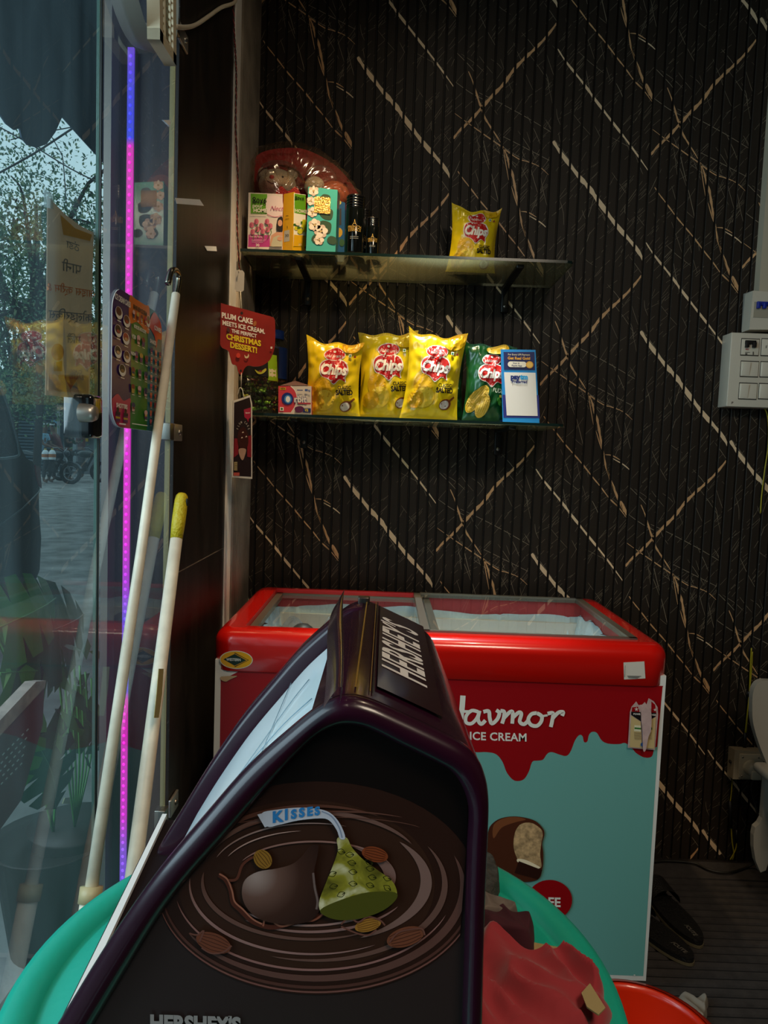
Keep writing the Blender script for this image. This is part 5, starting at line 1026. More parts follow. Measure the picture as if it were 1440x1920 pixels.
# ------------------------------------------------------------------ green table
TZ = .80
def table():
    pts = [onZ(x, y, TZ) for x, y in ((10, 1905), (60, 1800), (150, 1700), (240, 1640), (915, 1615), (1000, 1665), (1090, 1760), (1150, 1850), (1180, 1905))]
    # least squares circle
    import itertools
    Sx = [[0.0] * 4 for _ in range(3)]
    for p in pts:
        row = (p.x, p.y, 1.0, -(p.x ** 2 + p.y ** 2))
        for i in range(3):
            for j in range(4): Sx[i][j] += row[i] * row[j]
    for i in range(3):
        pv = Sx[i][i]; Sx[i] = [v / pv for v in Sx[i]]
        for k in range(3):
            if k != i: f = Sx[k][i]; Sx[k] = [a - f * b for a, b in zip(Sx[k], Sx[i])]
    cx, cy = -Sx[0][3] / 2, -Sx[1][3] / 2; r = sqrt(cx * cx + cy * cy - Sx[2][3]); r += .007
    TG = mat('table_green', '17a38c', .38, bump=.05, bscale=90)
    t = thing('plastic_table', (cx, cy, 0), 'round sea-green plastic table carrying the brown display case and clothes', 'table')
    m = MB(); m.lathe([(.0001, TZ - .010), (r - .045, TZ - .010), (r - .041, TZ - .0125), (r - .037, TZ - .010), (r - .034, TZ - .004), (r - .012, TZ), (r - .003, TZ - .004), (r, TZ - .014), (r - .002, TZ - .035), (r - .008, TZ - .036), (r - .01, TZ - .02), (.0001, TZ - .018)], (cx, cy, 0), TG, 96); m.build('tabletop', t)
    for k in range(4):
        a = pi / 4 + k * pi / 2; x, y = cx + (r - .12) * cos(a), cy + (r - .12) * sin(a); x2, y2 = cx + (r - .05) * cos(a), cy + (r - .05) * sin(a)
        m = MB(); m.tube([(x, y, TZ - .02), (x2, y2, .012)], [.032, .02], TG, 14); m.build('leg', t)
    return cx, cy, r
TCX, TCY, TR = table(); TZI = TZ - .010
# ------------------------------------------------------------------ display case
def display():
    YN, YFr = .50, .86
    MR = mat('case_maroon', '26091a', .25, coat=.2, spec=.35); MRD = mat('case_maroon_dark', '140609', .35); GLD = mat('gold_line', '8a6a2c', .4, metal=.5)
    t = thing('chocolate_display_case', (-.08, .68, TZI), 'large glossy dark brown chocolate display case with slanted lid in the foreground', 'display case')
    OUT = [(32, 2045), (62, 1992), (105, 1925), (180, 1802), (240, 1712), (299, 1631), (380, 1535), (460, 1444), (540, 1372), (590, 1332), (625, 1313), (660, 1308), (700, 1318), (760, 1345), (830, 1378), (870, 1400), (895, 1425), (911, 1460), (917, 1500), (916, 1560), (910, 1700), (905, 1925)]
    INN = [(108, 2045), (135, 1992), (175, 1925), (232, 1830), (305, 1712), (360, 1640), (420, 1573), (490, 1492), (555, 1420), (592, 1385), (620, 1368), (648, 1361), (690, 1368), (750, 1398), (815, 1430), (848, 1450), (866, 1475), (877, 1505), (880, 1535), (877, 1590), (874, 1700), (868, 1925)]
    zb = TZI + .001
    def prof_(L, n=5):
        P = smooth_pts([(onY(x, y, YN).x, onY(x, y, YN).z, 0) for x, y in L], n); P.append(Vector((P[-1].x, zb, 0))); P.insert(0, Vector((P[0].x, zb, 0))); return P
    PO, PI = prof_(OUT), prof_(INN); NP = len(PO)
    nrmO = []
    for i in range(NP):
        d_ = (PO[min(i + 1, NP - 1)] - PO[max(i - 1, 0)]).normalized(); nrmO.append(Vector((-d_.y, d_.x, 0)))
    def at3(p, y): return Vector((p.x, y, p.y))
    def offp(i, h): return PO[i] + nrmO[i] * h
    def sweep(rows, mm, nm, par, sm=True):
        m = MB(); n = len(rows[0]); m.add([p for r_ in rows for p in r_], [(i * n + k, i * n + k + 1, (i + 1) * n + k + 1, (i + 1) * n + k) for i in range(len(rows) - 1) for k in range(n - 1)], mm, sm); return m.build(nm, par) if nm else m
    # rounded front frame
    rows = []
    for k in range(13):
        a = pi * k / 12; f_ = .5 - .5 * cos(a); rows.append([at3(PO[i].lerp(PI[i], f_), YN + .004 - .011 * sin(a)) for i in range(NP)])
    rows.insert(0, [at3(PO[i], YN + .008) for i in range(NP)]); rows.insert(0, [at3(offp(i, -.022), YN + .010) for i in range(NP)])
    rows.append([at3(PI[i], YN + .008) for i in range(NP)])
    sweep(rows, MR, 'front_frame', t)
    iA = min(range(NP), key=lambda i: abs(onY_px(at3(PO[i], YN))[0] - 636)); iB = min(range(NP), key=lambda i: (onY_px(at3(PO[i], YN)) [0] < 700, abs(onY_px(at3(PO[i], YN))[0] - 850)))
    # rear frame with inner wall
    YI = .80; rows = [[at3(offp(i, -.024), YI) for i in range(iA + 3)], [at3(offp(i, -.004), YI) for i in range(iA + 3)], [at3(offp(i, .0), YI + .004) for i in range(iA + 3)], [at3(offp(i, .001), YI + .03) for i in range(iA + 3)], [at3(offp(i, .0), YFr - .006) for i in range(iA + 3)], [at3(offp(i, -.006), YFr) for i in range(iA + 3)]]
    sweep(rows, MR, 'rear_frame', t)
    def tap(v, y): f_ = max(0, min(1, (y - YN) / (YFr - YN))) * max(0, min(1, (v.x - PO[iA].x) / .09)); return Vector((v.x - .011 * f_, v.y, v.z))
    bk = MB(); bk.poly([tap(at3(p, YFr - .001), YFr) for p in [offp(i, -.006) for i in range(NP)]], MRD); bk.build('back_panel', t)
    rows = [[tap(at3(offp(i, -.0005), y), y) for i in range(iA - 8, NP)] for y in (YN + .01, YFr - .006)]; rows.append([tap(at3(offp(i, -.006), YFr), YFr) for i in range(iA - 8, NP)])
    sweep(rows, MR, 'shell', t)
    ap = at3(PO[iA], 0); q1_ = onY(840, 1383, YN); dr = Vector((q1_.x - onY(690, 1315, YN).x, 0, q1_.z - onY(690, 1315, YN).z)).normalized(); q0 = onY(665, 1307, YN); q0 = Vector((q0.x, 0, q0.z)); nr = Vector((-dr.z, 0, dr.x))
    if nr.z < 0: nr = -nr
    def rp(s, y, h): return q0 + dr * s + nr * h + Vector((0, y, 0))
    def roofpt(s, y, h):  # follow profile
        x = q0.x + s; k = min((i for i in range(iA - 4, iB + 4)), key=lambda i: abs(PO[i].x - x)); p = PO[k]; q = PO[min(k + 1, NP - 1)]
        zz = p.y + (q.y - p.y) * ((x - p.x) / (q.x - p.x) if abs(q.x - p.x) > 1e-5 else 0); return Vector((x, y, zz + h))
    rf = MB(); GLD = mat('gold_line', '6b4f22', .45, metal=.4)
    for s0, s1, mm, h in ((-.001, .0004, GLD, .0016), (.0105, .0112, GLD, .0012), (.0125, .0135, MRD, .0012)):
        rf.add([roofpt(s0, YN + .02, h), roofpt(s1, YN + .02, h), roofpt(s1, YFr - .004, h), roofpt(s0, YFr - .004, h)], [(0, 1, 2, 3)], mm)
    ny = 12
    rf.grid(lambda u, v: roofpt(.016 + .052 * u, YN + .035 + (YFr - YN - .06) * v, .0018), 14, ny, mat('case_panel', '220a10', .3, coat=.4))
    rf.build('roof_plate', t)
    P = MB(); W = mat('print_silver', 'c9c2bd', .5); 
    pr = Print(P, lambda u, v, h: roofpt(.041 - v, .685 + u, .0022 + h), .01, .0002)
    pr.text("HERSHEY'S", 0, 0, .054, W, .022, .10, sx=.72, space=1.06)
    P.build('roof_lettering', t)
    c = roofpt(-.004, YFr - .016, .001); m = MB(); m.box(c, (.014, .012, .012), mat('hinge_metal', '4a423c', .35, metal=.8), bev=.002); m.box(c + Vector((0, -.0062, .001)), (.006, .001, .006), DARK); m.build('hinge_end', t)
    # recessed pale sheet
    iS = min(range(NP), key=lambda i: abs(onY_px(at3(PO[i], YN))[1] - 1880) + (i > iA) * 9999)
    WS = mat('inner_sheet', 'f2faff', .25, coat=.5, var=.05, vscale=6)
    sweep([[at3(offp(i, -.017), y) for i in range(iS, iA - 7)] for y in (YN + .009, YI + .002)], WS, 'inner_sheet', t)
    m = MB(); SEAM = mat('sheet_seam', '7d97a8', .5)
    m.tube([at3(offp(i, -.0155), .62) for i in range(iS, iA - 12)], .0005, SEAM, 5); k_ = (iS + iA) // 2; m.tube([at3(offp(k_, -.0155), y) for y in (YN + .02, YI)], .0005, SEAM, 5); m.tube([at3(offp(k_ - 14 + q, -.0155), .52 + .01 * q) for q in range(20)], .0005, SEAM, 5)
    m.build('sheet_seams', t)
    sweep([[at3(offp(i, -.021), y) for i in range(0, iS + 1)] for y in (YN + .015, YI + .002)], mat('dirty_channel', '2a180c', .5, var=.8, vscale=60), 'lid_channel', t)
    # curled trim along the apex
    cq = [(616, 1307), (621, 1253), (620, 1190), (622, 1150), (632, 1124), (642, 1112), (646, 1145), (648, 1204), (647, 1284), (640, 1304)]
    o_ = q0 + nr * .012; PT_ = [onP(x, y, o_, nr) for x, y in cq]
    for p in PT_: p.y = min(p.y, YFr + .01)
    TP_ = mat('trim_purple', '1f0c1a', .25, coat=.6); m = MB()
    L_ = [onP(x, y, o_, nr) for x, y in ((616, 1307), (620, 1262), (621, 1215), (621, 1170), (628, 1135), (641, 1113))]; R_ = [onP(x, y, o_, nr) for x, y in ((646, 1300), (648, 1262), (648, 1215), (647, 1170), (645, 1135), (643, 1114))]
    L_ = smooth_pts(L_, 4); R_ = smooth_pts(R_, 4); n_ = len(L_) - 1
    def cf(u, v): k = int(round(v * n_)); p = L_[k].lerp(R_[k], u); return p + nr * (.006 * sin(pi * u) - .008 * (abs(2 * u - 1) ** 3))
    m.grid(cf, 10, n_, TP_); m.build('curled_trim', t)
    # white lip running back along the left edge
    l1 = onY(306, 1533, YFr); l0 = onX(160, 1842, l1.x); d_ = (l1 - l0).normalized(); l0 = l0 - d_ * .12; m = MB()
    m.slab([l0 + Vector((-.004, 0, 0)), l0 + Vector((.005, 0, .0)), l1 + Vector((.0045, 0, .0)), l1 + Vector((-.001, 0, 0))], (0, 0, .005), mat('lip_white', 'd9d7d6', .3)); m.build('white_lip', t)
    m = MB(); m.slab([l0 + Vector((-.008, 0, -.002)), l1 + Vector((-.005, 0, -.002)), Vector((l1.x - .005, l1.y, zb)), Vector((l0.x - .008, l0.y, zb))], (.003, 0, 0), MR); m.slab([l0 + Vector((-.008, 0, -.002)), l0 + Vector((.03, 0, -.004)), l1 + Vector((.03, 0, -.004)), l1 + Vector((-.005, 0, -.002))], (0, 0, -.003), MRD); m.build('lower_side', t)
    # printed front panel
    op = [Vector((p.x, YN + .006, p.y)) for p in PI]
    m = MB(); m.poly(op, mat('panel_print_dark', '2b2120', .35, spec=.3)); 
    o = m.build('front_panel', t)
    ART = swirl_mat(); pr_ = MB()
    clip = [onY_px(p) for p in op]
    pr = Print(pr_, pixY(YN + .0055), None, .00007)
    def cpoly(pts, mm):  # clip to panel outline (convex)
        out = [tuple(p)[:2] for p in pts]
        cc = sum((Vector((q[0], q[1], 0)) for q in clip), Vector()) / len(clip)
        for i in range(len(clip)):
            a, b = clip[i - 1], clip[i]; ex, ey = b[0] - a[0], b[1] - a[1]; sgn = 1 if ex * (cc.y - a[1]) - ey * (cc.x - a[0]) > 0 else -1; res = []
            for j in range(len(out)):
                p, q = out[j - 1], out[j]; sp = sgn * (ex * (p[1] - a[1]) - ey * (p[0] - a[0])); sq = sgn * (ex * (q[1] - a[1]) - ey * (q[0] - a[0]))
                if (sp >= 0) != (sq >= 0): s = sp / (sp - sq); res.append((p[0] + s * (q[0] - p[0]), p[1] + s * (q[1] - p[1])))
                if sq >= 0: res.append(q)
            out = res
            if len(out) < 3: return
        pr.poly(out, mm)
    C = lambda c, r_=.36: mat('art_' + c, c, r_, spec=.3)
    # swirl: chocolate pool with light rings, centre (590,1665)
    def ring_(cx, cy, a, b, w0, col, a0, a1, rot=0.0, n_=40):
        out = []; inn = []
        for k in range(n_ + 1):
            s = k / n_; q = radians(a0 + (a1 - a0) * s); w_ = w0 * sin(pi * s) ** .6
            out.append((cx + (a + w_ / 2) * cos(q), cy + (b + w_ / 2 * b / a) * sin(q))); inn.append((cx + (a - w_ / 2) * cos(q), cy + (b - w_ / 2 * b / a) * sin(q)))
        kk_ = pr.k
        for k in range(0, n_, 4):
            pr.k = kk_; e = min(k + 4, n_); cpoly(out[k:e + 1] + inn[k:e + 1][::-1], C(LT(col)))
    cpoly([(400, 1640), (440, 1300), (900, 1300), (900, 1640), (650, 1540)], C('100b0a')); LT = lambda h: '%02x%02x%02x' % tuple(min(255, int(int(h[i:i + 2], 16) * 1.3)) for i in (0, 2, 4))
    cpoly([(595 + 300 * cos(a), 1665 + 200 * sin(a)) for a in [2 * pi * k / 60 for k in range(60)]], C('2b1812'))
    cpoly([(575 + 240 * cos(a), 1660 + 160 * sin(a)) for a in [2 * pi * k / 60 for k in range(60)]], C('341f16'))
    for v in ((595, 1662, 300, 198, 5, '5a3a35', 10, 172), (595, 1665, 291, 186, 9, '3e2621', 5, 178), (592, 1662, 276, 172, 20, '48302b', -20, 150), (590, 1660, 262, 158, 7, '6b4c48', 20, 170), (590, 1657, 244, 143, 14, '4d3731', -30, 110), (588, 1656, 232, 132, 8, '6d524e', 60, 185),
              (585, 1652, 214, 116, 22, '5d4742', -40, 65), (585, 1652, 205, 108, 12, '4d3630', 60, 190), (582, 1650, 190, 96, 10, '6a4f4b', 30, 130), (580, 1650, 168, 84, 8, '755a55', 20, 150), (580, 1646, 152, 72, 22, '5e4742', -60, 30), (590, 1650, 240, 140, 12, '452b22', 190, 300), (590, 1640, 210, 118, 16, '533c36', 195, 330), (585, 1640, 190, 98, 5, '75605b', 200, 290), (580, 1640, 168, 84, 4, '8a7069', 205, 265), (590, 1640, 150, 64, 8, '6b4f49', 205, 340), (585, 1650, 270, 165, 20, '3a241c', 185, 250), (640, 1600, 230, 80, 10, '4a3028', 215, 300), (600, 1560, 200, 30, 8, '4a3028', 200, 340)): ring_(*v[:4], v[4], v[5], v[6], v[7])
    def clip_line(pts, w_, col):
        S_ = smooth_pts([(p[0], p[1], 0) for p in pts], 5); L_ = []; R_ = []
        for i, p in enumerate(S_):
            tt = (S_[min(i + 1, len(S_) - 1)] - S_[max(i - 1, 0)]).normalized(); L_.append((p.x - tt.y * w_ / 2, p.y + tt.x * w_ / 2)); R_.append((p.x + tt.y * w_ / 2, p.y - tt.x * w_ / 2))
        kk_ = pr.k
        for i in range(len(S_) - 1): pr.k = kk_; cpoly([L_[i], L_[i + 1], R_[i + 1], R_[i]], C(col))
    # splashes
    clip_line([(412, 1638), (425, 1648), (434, 1668), (438, 1690), (452, 1704), (470, 1722), (490, 1732), (512, 1736), (540, 1730), (568, 1724), (590, 1720), (608, 1708)], 9, '4a241a'); clip_line([(412, 1636), (427, 1646), (436, 1668), (441, 1688), (456, 1702), (474, 1720), (492, 1730)], 3, '9a604c'); clip_line([(494, 1734), (498, 1718), (506, 1714), (514, 1726), (530, 1734), (560, 1726), (590, 1722), (606, 1710)], 3.5, '8a5240'); clip_line([(430, 1648), (445, 1645), (455, 1620), (472, 1606), (484, 1606)], 5, '5a3024')
    # almonds
    def alm(cx, cy, a, b, rot, c1, c2):
        pr.k = 40; pr.ell(cx, cy, a, b, C(c1), rot, 26)
        for k in (-2, -1, 0, 1, 2): pr.k = 41; pr.line([(cx - a * .8 * cos(rot) - k * b * .25 * sin(rot), cy - a * .8 * sin(rot) + k * b * .25 * cos(rot)), (cx - k * b * .38 * sin(rot), cy + k * b * .38 * cos(rot)), (cx + a * .8 * cos(rot) - k * b * .25 * sin(rot), cy + a * .8 * sin(rot) + k * b * .25 * cos(rot))], 1.2, C(c2), 3)
    alm(494, 1607, 19, 16, .9, '8a6224', '5a3a14'); alm(703, 1598, 25, 14, .25, '7a3a1e', '4a2010'); alm(402, 1763, 34, 18, .35, '6a3a28', '45241a'); alm(690, 1730, 25, 12, -.25, '9a6a2a', '6a4418'); alm(760, 1752, 36, 18, -.3, '6f3f2c', '45241a')
    for pts in ([(357, 1745), (372, 1748), (384, 1740), (376, 1760)], [(380, 1772), (398, 1782), (420, 1780), (436, 1768)], [(640, 1728), (655, 1716), (672, 1724), (690, 1714), (712, 1720), (722, 1730)], [(640, 1732), (668, 1744), (690, 1748), (706, 1738)], [(730, 1762), (745, 1744), (765, 1738), (790, 1736), (796, 1748)]): pr.line(pts, 3, C('6a4238')); 
    # wrapped piece and chocolate drop
    pr.k = 43
    drop = [(598, 1583), (592, 1580), (582, 1583), (566, 1602), (548, 1616), (520, 1624), (485, 1630), (462, 1644), (455, 1666), (460, 1690), (478, 1712), (505, 1724), (545, 1728), (580, 1722), (598, 1706), (600, 1685), (594, 1658), (590, 1630), (596, 1600)]
    pr.blob(drop, kiss_mat('drop'), 4); pr.line([(588, 1632), (591, 1660), (596, 1684), (594, 1700)], 4, C('6a5854'), 4)
    foil = [(632, 1570), (640, 1564), (652, 1568), (660, 1584), (680, 1606), (710, 1628), (733, 1645), (743, 1662), (742, 1680), (720, 1700), (680, 1716), (640, 1720), (612, 1712), (600, 1700), (600, 1682), (612, 1650), (626, 1615), (634, 1590)]
    pr.blob(foil, kiss_mat('foil'), 4); pr.blob([(602, 1700), (640, 1682), (690, 1668), (740, 1668), (742, 1682), (718, 1702), (680, 1716), (640, 1720), (612, 1713)], C('4a4a16'), 4)
    for x, y, rt_ in ((640, 1592, .3), (656, 1598, 0), (660, 1613, .2), (692, 1612, .5), (694, 1624, .2), (662, 1630, .1), (624, 1634, -.4), (626, 1657, -.2), (662, 1652, .1), (698, 1640, .2), (694, 1655, .3), (726, 1642, .3), (726, 1660, .6), (640, 1672, -.4)):
        for s in (-1, 1): pr.k = 46; pr.line([(x - 8 * cos(rt_), y - 8 * sin(rt_)), (x - s * 5 * sin(rt_), y + s * 5 * cos(rt_) - 0), (x + 8 * cos(rt_), y + 8 * sin(rt_) * 1), (x + 2 * cos(rt_), y)], 1.1, C('26290e'), 4)
    # paper flag
    pr.poly([(484, 1523), (500, 1519), (506, 1544), (498, 1547)], C('b9bcc9', .4)); pr.blob([(492, 1521), (520, 1514), (560, 1510), (595, 1512), (620, 1520), (638, 1540), (648, 1566), (638, 1568), (632, 1552), (618, 1534), (600, 1530), (560, 1534), (525, 1542), (502, 1545)], C('b9bcc9', .4), 4); pr.line([(604, 1517), (622, 1526), (636, 1546), (642, 1566)], 2.4, C('7f8ba3'))
    for i, (ch, x, y, s_) in enumerate((('K', 520, 1532, 28), ('I', 537, 1528, 27), ('S', 551, 1527, 23), ('S', 566, 1524, 23), ('E', 581, 1522, 22), ('S', 595, 1521, 21))): Print(pr_, pixP((0, YN + .0019, 0), (0, -1, 0), x, y, -.12, True), None, .0002).text('KISSES'[i], 0, 0, s_, C('2b78b8', .4), .05)
    Print(pr_, pixP((0, YN + .0045, 0), (0, -1, 0), 366, 1922, .03, True), None, .0003).text("HERSHEY'S", 0, 0, 42, C('8d8887', .4), .05, sx=.85)
    pr_.build('panel_artwork', o)
def onY_px(p):
    v = p - CAMP; z = v.dot(FW); return 720 + FPX * v.dot(IX) / z, 960 + FPX * v.dot(IY) / z
def swirl_mat(): return None
def kiss_mat(kind):
    m = mat('art_' + kind, '2c1712' if kind == 'drop' else '7c7426', .4, spec=.3); n = m.node_tree.nodes; L = m.node_tree.links; b = n['Principled BSDF']
    g = n.new('ShaderNodeTexCoord'); r = n.new('ShaderNodeValToRGB'); e = r.color_ramp.elements
    if kind == 'foil':
        v = n.new('ShaderNodeTexNoise'); v.inputs['Scale'].default_value = 55; v.inputs['Detail'].default_value = 3; v.inputs['Distortion'].default_value = .6
        e[0].position = .32; e[0].color = (*lin('4e4a14'), 1); e[1].position = .70; e[1].color = (*lin('cfc9a4'), 1); q = e.new(.52); q.color = (*lin('8a8428'), 1)
        L.new(g.outputs['Object'], v.inputs['Vector']); L.new(v.outputs['Fac'], r.inputs['Fac'])
    else:   # printed shading of the chocolate drop, fixed in the picture
        c = onY(478, 1646, .5) - Vector((-.08, .68, TZI)); v = n.new('ShaderNodeVectorMath'); v.operation = 'DISTANCE'; v.inputs[1].default_value = c; mr = n.new('ShaderNodeMapRange'); mr.inputs[2].default_value = .06
        e[0].position = 0; e[0].color = (*lin('a08c86'), 1); e[1].position = 1; e[1].color = (*lin('22120e'), 1); q = e.new(.28); q.color = (*lin('64483f'), 1); q = e.new(.55); q.color = (*lin('3c241c'), 1)
        L.new(g.outputs['Object'], v.inputs[0]); L.new(v.outputs['Value'], mr.inputs[0]); L.new(mr.outputs[0], r.inputs['Fac'])
    L.new(r.outputs['Color'], b.inputs['Base Color']); return m
display()
# ------------------------------------------------------------------ clothes on the table
CR = mat('cloth_red', '93202a', .85, sheen=.3); 
rag('red_garment', [(885, 1778), (930, 1790), (965, 1812), (1000, 1816), (1050, 1810), (1095, 1814), (1122, 1832), (1128, 1860), (1140, 1890), (1145, 1925), (1100, 1990), (900, 2000), (860, 1900)], TZI, .030, CR, 'crumpled crimson red garment spread on the green table beside the display case', 'garment', 11, 40, 1.3)
rag('maroon_garment', [(880, 1728), (925, 1738), (965, 1742), (1000, 1752), (998, 1790), (975, 1800), (930, 1790), (880, 1775)], TZI, .045, mat('cloth_maroon', '3d0f1c', .9, var=.2), 'folded dark maroon cloth lying on top of the pile behind the red garment', 'cloth', 21, 30, .55)
rag('grey_cloth', [(880, 1712), (920, 1718), (950, 1730), (975, 1745), (940, 1755), (880, 1752)], TZI, .052, mat('cloth_greyish', '6e625a', .9, var=.3, vscale=50), 'grey and peach patterned cloth bunched behind the maroon cloth', 'cloth', 31, 26, .55)
rag('striped_towel', [(880, 1618), (915, 1618), (932, 1640), (936, 1670), (928, 1700), (905, 1712), (880, 1715)], TZI, .035, mat('cloth_charcoal', '3c3a34', .95, var=.5, vscale=120, bump=.6, bscale=400), 'rolled dark grey striped towel poking out behind the display case', 'towel', 41, 26, .5)
tag(MB().slab([onZ(x, y, TZI + .002) for x, y in ((985, 1768), (1020, 1775), (1063, 1783), (1072, 1800), (1000, 1812), (980, 1800))], (0, 0, .003), mat('kraft_paper', 'a08a5a', .8, var=.15, vscale=30)).build('kraft_paper'), 'piece of tan kraft paper sticking out under the red garment', 'paper')
tag(MB().slab([onZ(x, y, TZI + .042) for x, y in ((1106, 1846), (1135, 1892), (1122, 1905), (1100, 1890), (1090, 1864))], (0, 0, .0015), mat('tan_label', '9c8a5e', .8)).build('price_tag'), 'tan paper tag lying on the right part of the red garment', 'tag')
# ------------------------------------------------------------------ outside: street, trees, vehicles
def gz(Y): return .017 * max(Y, 0) - .02
STR = mat('street_mud', '838280', .75, bump=1.0, bscale=9, var=.5, vscale=3.5)
sg = MB(); 
sg.grid(lambda u, v: (lambda X, Y: Vector((X, Y, gz(Y) + .03 * noise.noise(Vector((X * 1.3, Y * 1.3, 0))) - (.05 if X > -1 else 0))))(-26 + 25.3 * u, -6 + 46 * v), 120, 150, STR); struct(sg.build('street_ground'))
struct(MB().bb((-.9, -3, -.1), (WL - .15, 2.6, -.01), mat('step_stone', '4c4a48', .7)).build('door_step'))
# scalloped awning cloth
def awning():
    X = -.95; AW = mat('awning_cloth', '42586e', .8, var=.3, vscale=4); t = thing('scalloped_awning', onX(100, 100, X), 'dark blue scalloped awning hanging outside above the glass door', 'awning')
    v = [(-60, -120), (-60, 190), (0, 214), (12, 232), (28, 244), (37, 240), (41, 258), (52, 272), (70, 277), (88, 270), (104, 248), (117, 219), (150, 256), (190, 300), (230, 345), (300, 430), (330, 300), (330, -200)]
    MB().slab([onX(x, y, X) for x, y in v], (-.004, 0, 0), AW).build('valance', t)
    z = onX(100, -60, X).z; MB().slab([(X, -2.5, z), (X, 3.2, z), (WL - .02, 3.2, z + .35), (WL - .02, -2.5, z + .35)], (0, 0, .01), AW).build('canopy', t)
awning()
def cloth_light(name, col, k=.6):
    m = bpy.data.materials.new(name); m.use_nodes = True; n = m.node_tree.nodes; L = m.node_tree.links; n.remove(n['Principled BSDF']); MATS[name] = m
    df = n.new('ShaderNodeBsdfDiffuse'); tl = n.new('ShaderNodeBsdfTranslucent'); mx = n.new('ShaderNodeMixShader'); mx.inputs[0].default_value = k
    df.inputs['Color'].default_value = (*lin(col), 1); tl.inputs['Color'].default_value = (*lin(col), 1); L.new(df.outputs[0], mx.inputs[1]); L.new(tl.outputs[0], mx.inputs[2]); L.new(mx.outputs[0], [q for q in n if q.type == 'OUTPUT_MATERIAL'][0].inputs['Surface']); return m
# banner with writing seen from behind
def banner():
    Y0 = None; X = WL - .012; f = lambda x, y: onX(x, y, X); t = thing('cloth_banner', f(130, 560), 'pale cloth banner with mirrored orange and blue lettering taped outside the door glass', 'banner')
    BN = cloth_light('banner_cloth', 'ab9a86'); q = [(90, 368), (120, 400), (150, 423), (176, 436), (174, 500), (171, 640), (168, 748), (130, 745), (86, 741), (88, 600), (89, 480)]
    MB().slab([f(x, y) for x, y in q], (-.0015, 0, 0), BN).build('cloth', t)
    for c_ in (((78, 352), (96, 366), (96, 392), (79, 388)), ((172, 428), (188, 440), (188, 472), (173, 466))): k = MB(); k.slab([f(x, y) + Vector((.0025, 0, 0)) for x, y in c_], (.0005, 0, 0), glass('clear_tape', (.85, .9, .9), .3, (.6, .65, .65)) if 'clear_tape' not in MATS else MATS['clear_tape']); k.build('tape', t)
    P = MB()
    def T(s, x, y, sz, m, sl=.0): Print(P, pixP((X + .001, 0, 0), (1, 0, 0), x, y, sl, True), None, .0006).text(s, 0, 0, sz, m, .01, mirror=True, sx=.85)
    TRN = lambda c: MATS.get('thin_print_' + c) or cloth_light('thin_print_' + c, c, .6)
    BL_ = ink('4a5260'); OR_ = TRN('c07850'); T('ठंडा', 136, 462, 20, BL_, .35); T('पानी', 134, 503, 26, BL_, .22); T('आइस क्रीम &', 132, 545, 20, OR_, .16); T('कोल्ड्रिंक्स', 132, 593, 22, BL_, .10); T('मिले', 138, 637, 20, BL_, .05)
    pr = Print(P, pixP((X + .001, 0, 0), (1, 0, 0)), None, .0006); pr.poly([(112, 402), (140, 428), (172, 440), (168, 452), (118, 440)], TRN('c39a4a')); pr.poly([(88, 702), (165, 704), (165, 738), (87, 732)], TRN('b5977c')); pr.poly([(118, 706), (145, 706), (130, 730)], TRN('b06a44')); pr.poly([(132, 726), (140, 716), (146, 730)], ink('3a4a6a')); pr.ell(104, 660, 12, 16, TRN('a8745a')); pr.poly([(96, 680), (112, 676), (112, 696), (96, 696)], TRN('b08a4a'))
    T('STUFF', 108, 727, 0.01, BL_) if 0 else None
    P.build('mirrored_print', t)
banner()
# trees
def tree(cx, cy, z0, z1, rx, ry, n, label, seed, col, lsz, ct=None):
    rg = random.Random(seed); t = thing('tree', (cx, cy, gz(cy)), label, 'tree', 'trees across the street'); LM_ = [MATS.get('leaf_' + c) or cloth_light('leaf_' + c, c, .45) for c in col]
    m = MB(); zc = (z0 + z1) / 2; hz = (z1 - z0) / 2
    cl = [Vector((rg.gauss(0, .45), rg.gauss(0, .45), rg.uniform(-.95, .95))) for _ in range(34)]
    for i in range(n):
        c = rg.choice(cl); p = Vector((c.x + rg.gauss(0, .16), c.y + rg.gauss(0, .16), c.z + rg.gauss(0, .13))); P = Vector((cx + p.x * rx, cy + p.y * ry, zc + p.z * hz)); a = Vector((rg.gauss(0, 1), rg.gauss(0, 1), rg.gauss(0, 1))).normalized(); b = a.orthogonal().normalized(); s = lsz * rg.uniform(.6, 1.3)
        m.add([P - a * s, P + b * s * .45, P + a * s, P - b * s * .45], [(0, 1, 2, 3)], rg.choice(LM_))
    m.build('foliage', t, fixn=False)
    m = MB(); BRK = mat('bark', '2b2723', .9); m.tube([(cx, cy, gz(cy)), (cx + .1, cy, z0), (cx, cy + .1, z1 - .5 * hz)], [.05, .045, .02], BRK, 10)
    for i in range(16): c = rg.choice(cl); m.tube(smooth_pts([(cx, cy, z0 + rg.random() * hz), (cx + c.x * rx * .5, cy + c.y * ry * .5, zc + c.z * hz * .6 + .2), (cx + c.x * rx * 1.2, cy + c.y * ry * 1.2, zc + c.z * hz)], 4), [.03, .03, .025, .02, .02, .016, .012, .01, .008][:9], BRK, 6)
    m.build('trunk', t)
G1 = ['355240', '42654c', '527854', '28402f', '66885c']; G2 = ['587a66', '6b9078', '46644f', '7d9c78', '98a884']
def at(x, D, y=800): p = onY(x, y, D); return p.x
tree(at(60, 9), 9, 1.9, 5.2, 1.9, 1.2, 13000, 'loose leafy tree with small leaves against the pale sky behind the banner', 1, G2, .026)
tree(at(218, 10.5), 10.5, 1.7, 4.2, 1.5, 1.2, 5000, 'thin leafy tree seen right of the banner between glass door and pillar', 2, G2, .026)
